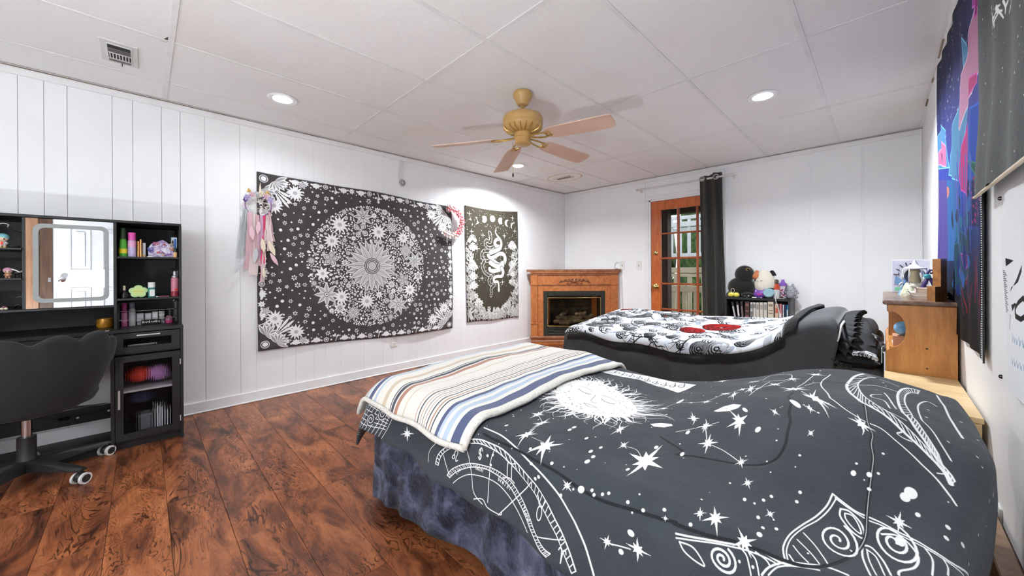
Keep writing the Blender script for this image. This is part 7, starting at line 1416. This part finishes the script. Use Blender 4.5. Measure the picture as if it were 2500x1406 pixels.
# ================================================================ small black bookcase at the far wall
m_bc = mat('bookcase_black', S(40, 41, 42), .5, col2=S(34, 35, 36)); m_bcs = mat('bookcase_black_side', S(58, 60, 63), .45)
QX0, QX1, QY0, QY1, QZ = -1.270, -.668, 4.660, YF-.02, .773
t = thing('bookcase', 'small black bookcase beside the curtain', 'bookcase', ((QX0+QX1)/2, 4.78, 0))
MB().box(QX0, QX1, QY0, QY1, QZ-.024, QZ, b=.002).build('top', m_bc, t); MB().box(QX0, QX0+.02, QY0, QY1, 0, QZ-.024).build('side', m_bc, t); MB().box(QX1-.02, QX1, QY0, QY1, 0, QZ-.024).build('side', m_bcs, t); MB().box(QX0+.02, QX1-.02, QY1-.008, QY1, 0, QZ-.024).build('back', m_bc, t)
for z in (.02, .48): MB().box(QX0+.02, QX1-.02, QY0, QY1-.008, z-.018, z).build('shelf', m_bc, t)
BZ = .48; g = 'novels on the small bookcase'
BK = [(-1.168, -1.146, .722, (46, 42, 42), 'dark book leaning at the end of the bookcase row', -10, ((190, 188, 190), ((.3, .8),))), (-1.136, -1.113, .725, (40, 38, 40), 'black book with pale title leaning second in the row', -6, ((216, 214, 216), ((.35, .85),))),
      (-1.103, -1.080, .728, (52, 46, 44), 'grey-brown book leaning third in the row', -4, ((120, 104, 100), ((.2, .8),))), (-1.076, -1.030, .730, (70, 52, 48), 'thick dark red-brown patterned book', 0, ((130, 84, 76), ((.1, .2), (.3, .4), (.55, .62), (.8, .92)))),
      (-1.024, -.999, .724, (206, 202, 196), 'white novel right beside the thick brown book', 0, ((120, 120, 124), ((.72, .92), (.2, .6)))), (-.997, -.972, .724, (214, 210, 202), 'white novel second beside the thick brown book', 0, ((130, 128, 130), ((.75, .93),))),
      (-.970, -.940, .726, (208, 200, 188), 'cream novel with grey band in the row of novels', 0, ((150, 146, 142), ((.70, .92),))), (-.938, -.905, .728, (212, 204, 192), 'cream novel with pink edge in the row of novels', 0, ((170, 160, 152), ((.70, .90),))),
      (-.903, -.868, .730, (206, 202, 192), 'pale grey-banded novel beside the thick cream volume', 0, ((150, 148, 144), ((.68, .92), (.3, .36)))), (-.865, -.812, .742, (212, 200, 182), 'thick cream volume with brown edge', 0, ((150, 130, 108), ((.80, .9), (.5, .55), (.62, .66)))),
      (-.803, -.770, .722, (216, 184, 160), 'peach and cream book past the thick cream volume', 0, ((190, 90, 70), ((.6, .8),))), (-.764, -.742, .722, (196, 120, 126), 'rose pink book beside the peach book', 0, ((230, 220, 216), ((.05, .6),))),
      (-.737, -.724, .715, (220, 222, 226), 'thin white book between pink and navy books', 0, None), (-.722, -.706, .713, (36, 52, 84), 'navy book beside the bright blue book', 0, None), (-.704, -.690, .713, (34, 140, 190), 'bright blue book at the bookcase end', 0, ((200, 226, 236), ((.5, .8),)))]
for x0, x1, z1, col, lb, ln_, mk in BK:
    b = book(lb, x0, x1, QY0+.012, QY0+.15, BZ+.001, z1, col, ln_, mark=mk, group=g)
# ---------------------------------------------------------------- soft toys and bits on top of it
m_bp1 = mat('black_plush', S(30, 31, 29), .95, col2=S(24, 25, 23), nscale=30, sheen=.5, bump=.3, bscale=200); m_wp = mat('cream_plush', S(232, 224, 208), .95, sheen=.3, bump=.3, bscale=200); m_op = mat('ginger_plush', S(206, 126, 84), .95, sheen=.3)
PY = 4.80
t = thing('plush_bird', 'big black plush toy with round head on the bookcase', 'soft toy', (-1.10, PY, QZ))
MB().ball((-1.140, PY, QZ+.112), .135, .105, .112, 24, 14).build('body', m_bp1, t, smooth=180); MB().ball((-1.101, PY-.02, QZ+.255), .096, .088, .098, 24, 14).build('head', m_bp1, t, smooth=180)
MB().tube([(-1.052+.017*math.cos(a), PY-.082+.02*math.cos(a)*.9, QZ+.308+.013*math.sin(a)) for a in [2*math.pi*k/16 for k in range(16)]], .0022, 6, True).build('eye_ring', m_goldf, t, smooth=180)
for x in (-1.215, -1.065): MB().ball((x, PY-.06, QZ+.028), .062, .05, .028, 16, 10).build('foot', m_bp1, t, smooth=180)
t = thing('plush_cat', 'round cream cat plush with ginger and black ears', 'soft toy', (-.925, PY, QZ))
MB().ball((-.912, PY, QZ+.152), .098, .090, .152, 26, 16).build('body', m_wp, t, smooth=180)
for x, m, s in ((-.985, m_op, -1), (-.846, m_bp1, 1)): MB().lathe([(.040, 0), (.034, .025), (.018, .052), (0, .062)], (x, PY-.01, QZ+.238), 14, 2, 1, .5).build('ear', m, t, smooth=60)
q = MB().ball((-.985, PY-.028, QZ+.232), .042, .045, .040, 16, 10); q.build('ginger_patch', m_op, t, smooth=180); MB().ball((-.872, PY-.030, QZ+.070), .060, .066, .055, 16, 10).build('black_patch', m_bp1, t, smooth=180)
MB().ball((-.990, PY-.073, QZ+.190), .008, .006, .009, 10, 7).build('eye', m_gblk, t, smooth=180); MB().tube([(-.938, PY-.092, QZ+.186), (-.928, PY-.093, QZ+.189), (-.918, PY-.092, QZ+.186)], .002, 5).build('wink', mat('grey_thread', S(130, 122, 116), .8), t); MB().tube([(-.970, PY-.09, QZ+.182), (-.962, PY-.092, QZ+.176), (-.954, PY-.09, QZ+.182)], .002, 5).build('mouth', MATS['grey_thread'], t)
t = thing('yellow_charm', 'small yellow bow-shaped toy with cord loop', 'toy', (-1.187, 4.69, QZ)); m_ye = mat('lemon_plastic', S(234, 218, 96), .4)
for s in (-1, 1): MB().ball((-1.187+s*.026, 4.692, QZ+.026), .032, .022, .027, 16, 10).build('lobe', m_ye, t, smooth=180)
MB().ball((-1.187, 4.68, QZ+.027), .014, .016, .018).build('knot', m_ye, t, smooth=180); MB().tube([(-1.197+.017*math.cos(a), 4.692, QZ+.072+.024*math.sin(a)) for a in [2*math.pi*k/16 for k in range(16)]], .0022, 6, True).build('loop', m_cream, t, smooth=180)
t = thing('computer_mouse', 'black rounded computer mouse on the bookcase top', 'mouse', (-1.055, 4.69, QZ)); q = MB().ball((-1.055, 4.695, QZ), .050, .028, .042, 20, 12); q.v = [(a, b, max(c, QZ)) for a, b, c in q.v]; q.build('shell', m_gblk, t, smooth=180); MB().box(-1.062, -1.048, 4.664, 4.672, QZ, QZ+.008).build('wheel', m_char, t)
t = thing('purple_purse', 'small purple cat-eared pouch with pink heart', 'pouch', (-.94, 4.70, QZ)); m_pp = mat('purple_vinyl', S(118, 70, 172), .35)
MB().ball((-.940, 4.705, QZ+.042), .060, .022, .042, 18, 11).build('pouch', m_pp, t, smooth=180)
for s in (-1, 1): MB().lathe([(.018, 0), (.014, .014), (0, .030)], (-.940+s*.036, 4.705, QZ+.070), 10, 2, 1, .6).build('ear', m_pp, t, smooth=60); MB().ball((-.940+s*.034, 4.690, QZ+.072), .007).build('pearl', m_wht, t, smooth=180)
MB().prism([(-.945, QZ+.030), (-.930, QZ+.046), (-.925, QZ+.052), (-.918, QZ+.054), (-.914, QZ+.048), (-.918, QZ+.040)], 1, 4.680, 4.686).prism([(-.945, QZ+.030), (-.962, QZ+.040), (-.968, QZ+.048), (-.962, QZ+.054), (-.953, QZ+.052), (-.945, QZ+.046), (-.930, QZ+.046)], 1, 4.680, 4.686).build('heart', mat('magenta', S(206, 60, 150), .4), t)
t = thing('round_speaker', 'round pale blue speaker tilted on the bookcase edge', 'speaker', (-.855, 4.69, QZ)); R_ = Matrix.Rotation(math.radians(-20), 3, 'X')
q = MB().lathe([(0, -.022), (.044, -.022), (.050, -.016), (.050, .016), (.044, .022), (0, .022)], (0, 0, 0), 30, 1); q.v = [((R_ @ Vector(v))+Vector((-.858, 4.695, QZ+.056))).to_tuple() for v in q.v]; q.build('body', mat('dusty_blue', S(130, 164, 178), .5), t, smooth=40)
q = MB().lathe([(0, -.023), (.041, -.0232), (.042, -.0218)], (0, 0, 0), 30, 1); q.v = [((R_ @ Vector(v))+Vector((-.858, 4.695, QZ+.056))).to_tuple() for v in q.v]; q.build('grille', mat('dusty_blue_grille', S(140, 174, 186), .8), t, smooth=40)
t = thing('orange_bottle', 'orange bottle with dark cap behind the round speaker', 'bottle', (-.815, 4.80, QZ)); lath('body', [(0, 0), (.036, 0), (.037, .06), (.034, .12), (.028, .15), (0, .152)], (-.815, 4.80, QZ), mat('orange_red', S(216, 84, 52), .35), t); lath('cap', [(0, .152), (.028, .152), (.027, .185), (.018, .198), (0, .199)], (-.815, 4.80, QZ), m_jamb, t)
t = thing('white_cup', 'pale grey cup beside the round speaker', 'cup', (-.795, 4.72, QZ)); lath('cup', [(0, 0), (.026, 0), (.033, .05), (.036, .092), (.033, .092), (.030, .05), (0, .006)], (-.795, 4.72, QZ), mat('pale_grey_ceramic', S(206, 206, 208), .4), t)
t = thing('candy_jar', 'clear jar of pink pieces with purple lid', 'jar', (-.742, 4.73, QZ)); lath('jar', [(0, 0), (.034, 0), (.036, .01), (.036, .12), (.030, .132), (.028, .133), (.033, .12), (.033, .012), (0, .008)], (-.742, 4.73, QZ), m_clear, t); lath('lid', [(0, .133), (.034, .133), (.034, .16), (.02, .17), (.012, .2), (0, .202)], (-.742, 4.73, QZ), mat('violet_lid', S(128, 84, 176), .35), t)
random.seed(8)
for k in range(14): MB().ball((-.742+random.uniform(-.02, .02), 4.73+random.uniform(-.02, .02), QZ+.016+.006*k), .010, .008, .008, 8, 6).build('sweet', (m_coral, m_pk, m_pnk, m_pur)[k % 4], t, smooth=180)
t = thing('grey_plush', 'grey shaggy plush creature at the bookcase end', 'soft toy', (-.676, 4.77, QZ)); m_gp = mat('grey_shaggy', S(176, 178, 184), .95, col2=S(140, 142, 150), nscale=40, bump=1, bscale=90)
q = MB().ball((-.690, 4.77, QZ+.066), .048, .042, .068, 20, 14); random.seed(6); q.v = [(a+random.uniform(-.004, .004), b+random.uniform(-.004, .004), c+random.uniform(-.003, .003)) for a, b, c in q.v]; q.build('body', m_gp, t, smooth=180)
for s in (-1, 1): MB().ball((-.690+s*.026, 4.77, QZ+.135), .014, .009, .024, 10, 8).build('ear', m_gp, t, smooth=180); MB().ball((-.690+s*.015-.004, 4.728, QZ+.090), .004).build('eye', m_gblk, t, smooth=180)
for k in range(5): MB().ball((-.650+.012*k % .03, 4.775, QZ+.11-.022*k), .014, .012, .014, 8, 6).build('tail_tuft', m_gp, t, smooth=180)
for k, (lb, x0, x1, y, m) in enumerate((('white marker lying on the bookcase edge', -1.005, -.955, 4.672, m_wht), ('blue-tipped pen lying on the bookcase edge', -.965, -.915, 4.668, m_navy))):
    t = thing('pen', lb, 'pen', (x0, y, QZ)); MB().tube([(x0, y, QZ+.005), (x1-.012, y, QZ+.005)], .005, 8).build('barrel', m, t, smooth=50); MB().tube([(x1-.012, y, QZ+.005), (x1, y, QZ+.005)], [.0052, .003], 8).build('tip', m_wht, t, smooth=50)
q = catmull([(-.790, 4.69, QZ+.06), (-.79, 4.66, QZ+.02), (-.79, 4.650, QZ-.02), (-.78, 4.648, QZ-.06), (-.764, 4.648, QZ-.11), (-.760, 4.650, QZ-.17), (-.755, 4.650, QZ-.25)], 8); tag(MB().tube(q, .0035, 6).build('charging_cable', m_wht, None, smooth=180), 'white charging cable drooping over the bookcase front', 'cable')
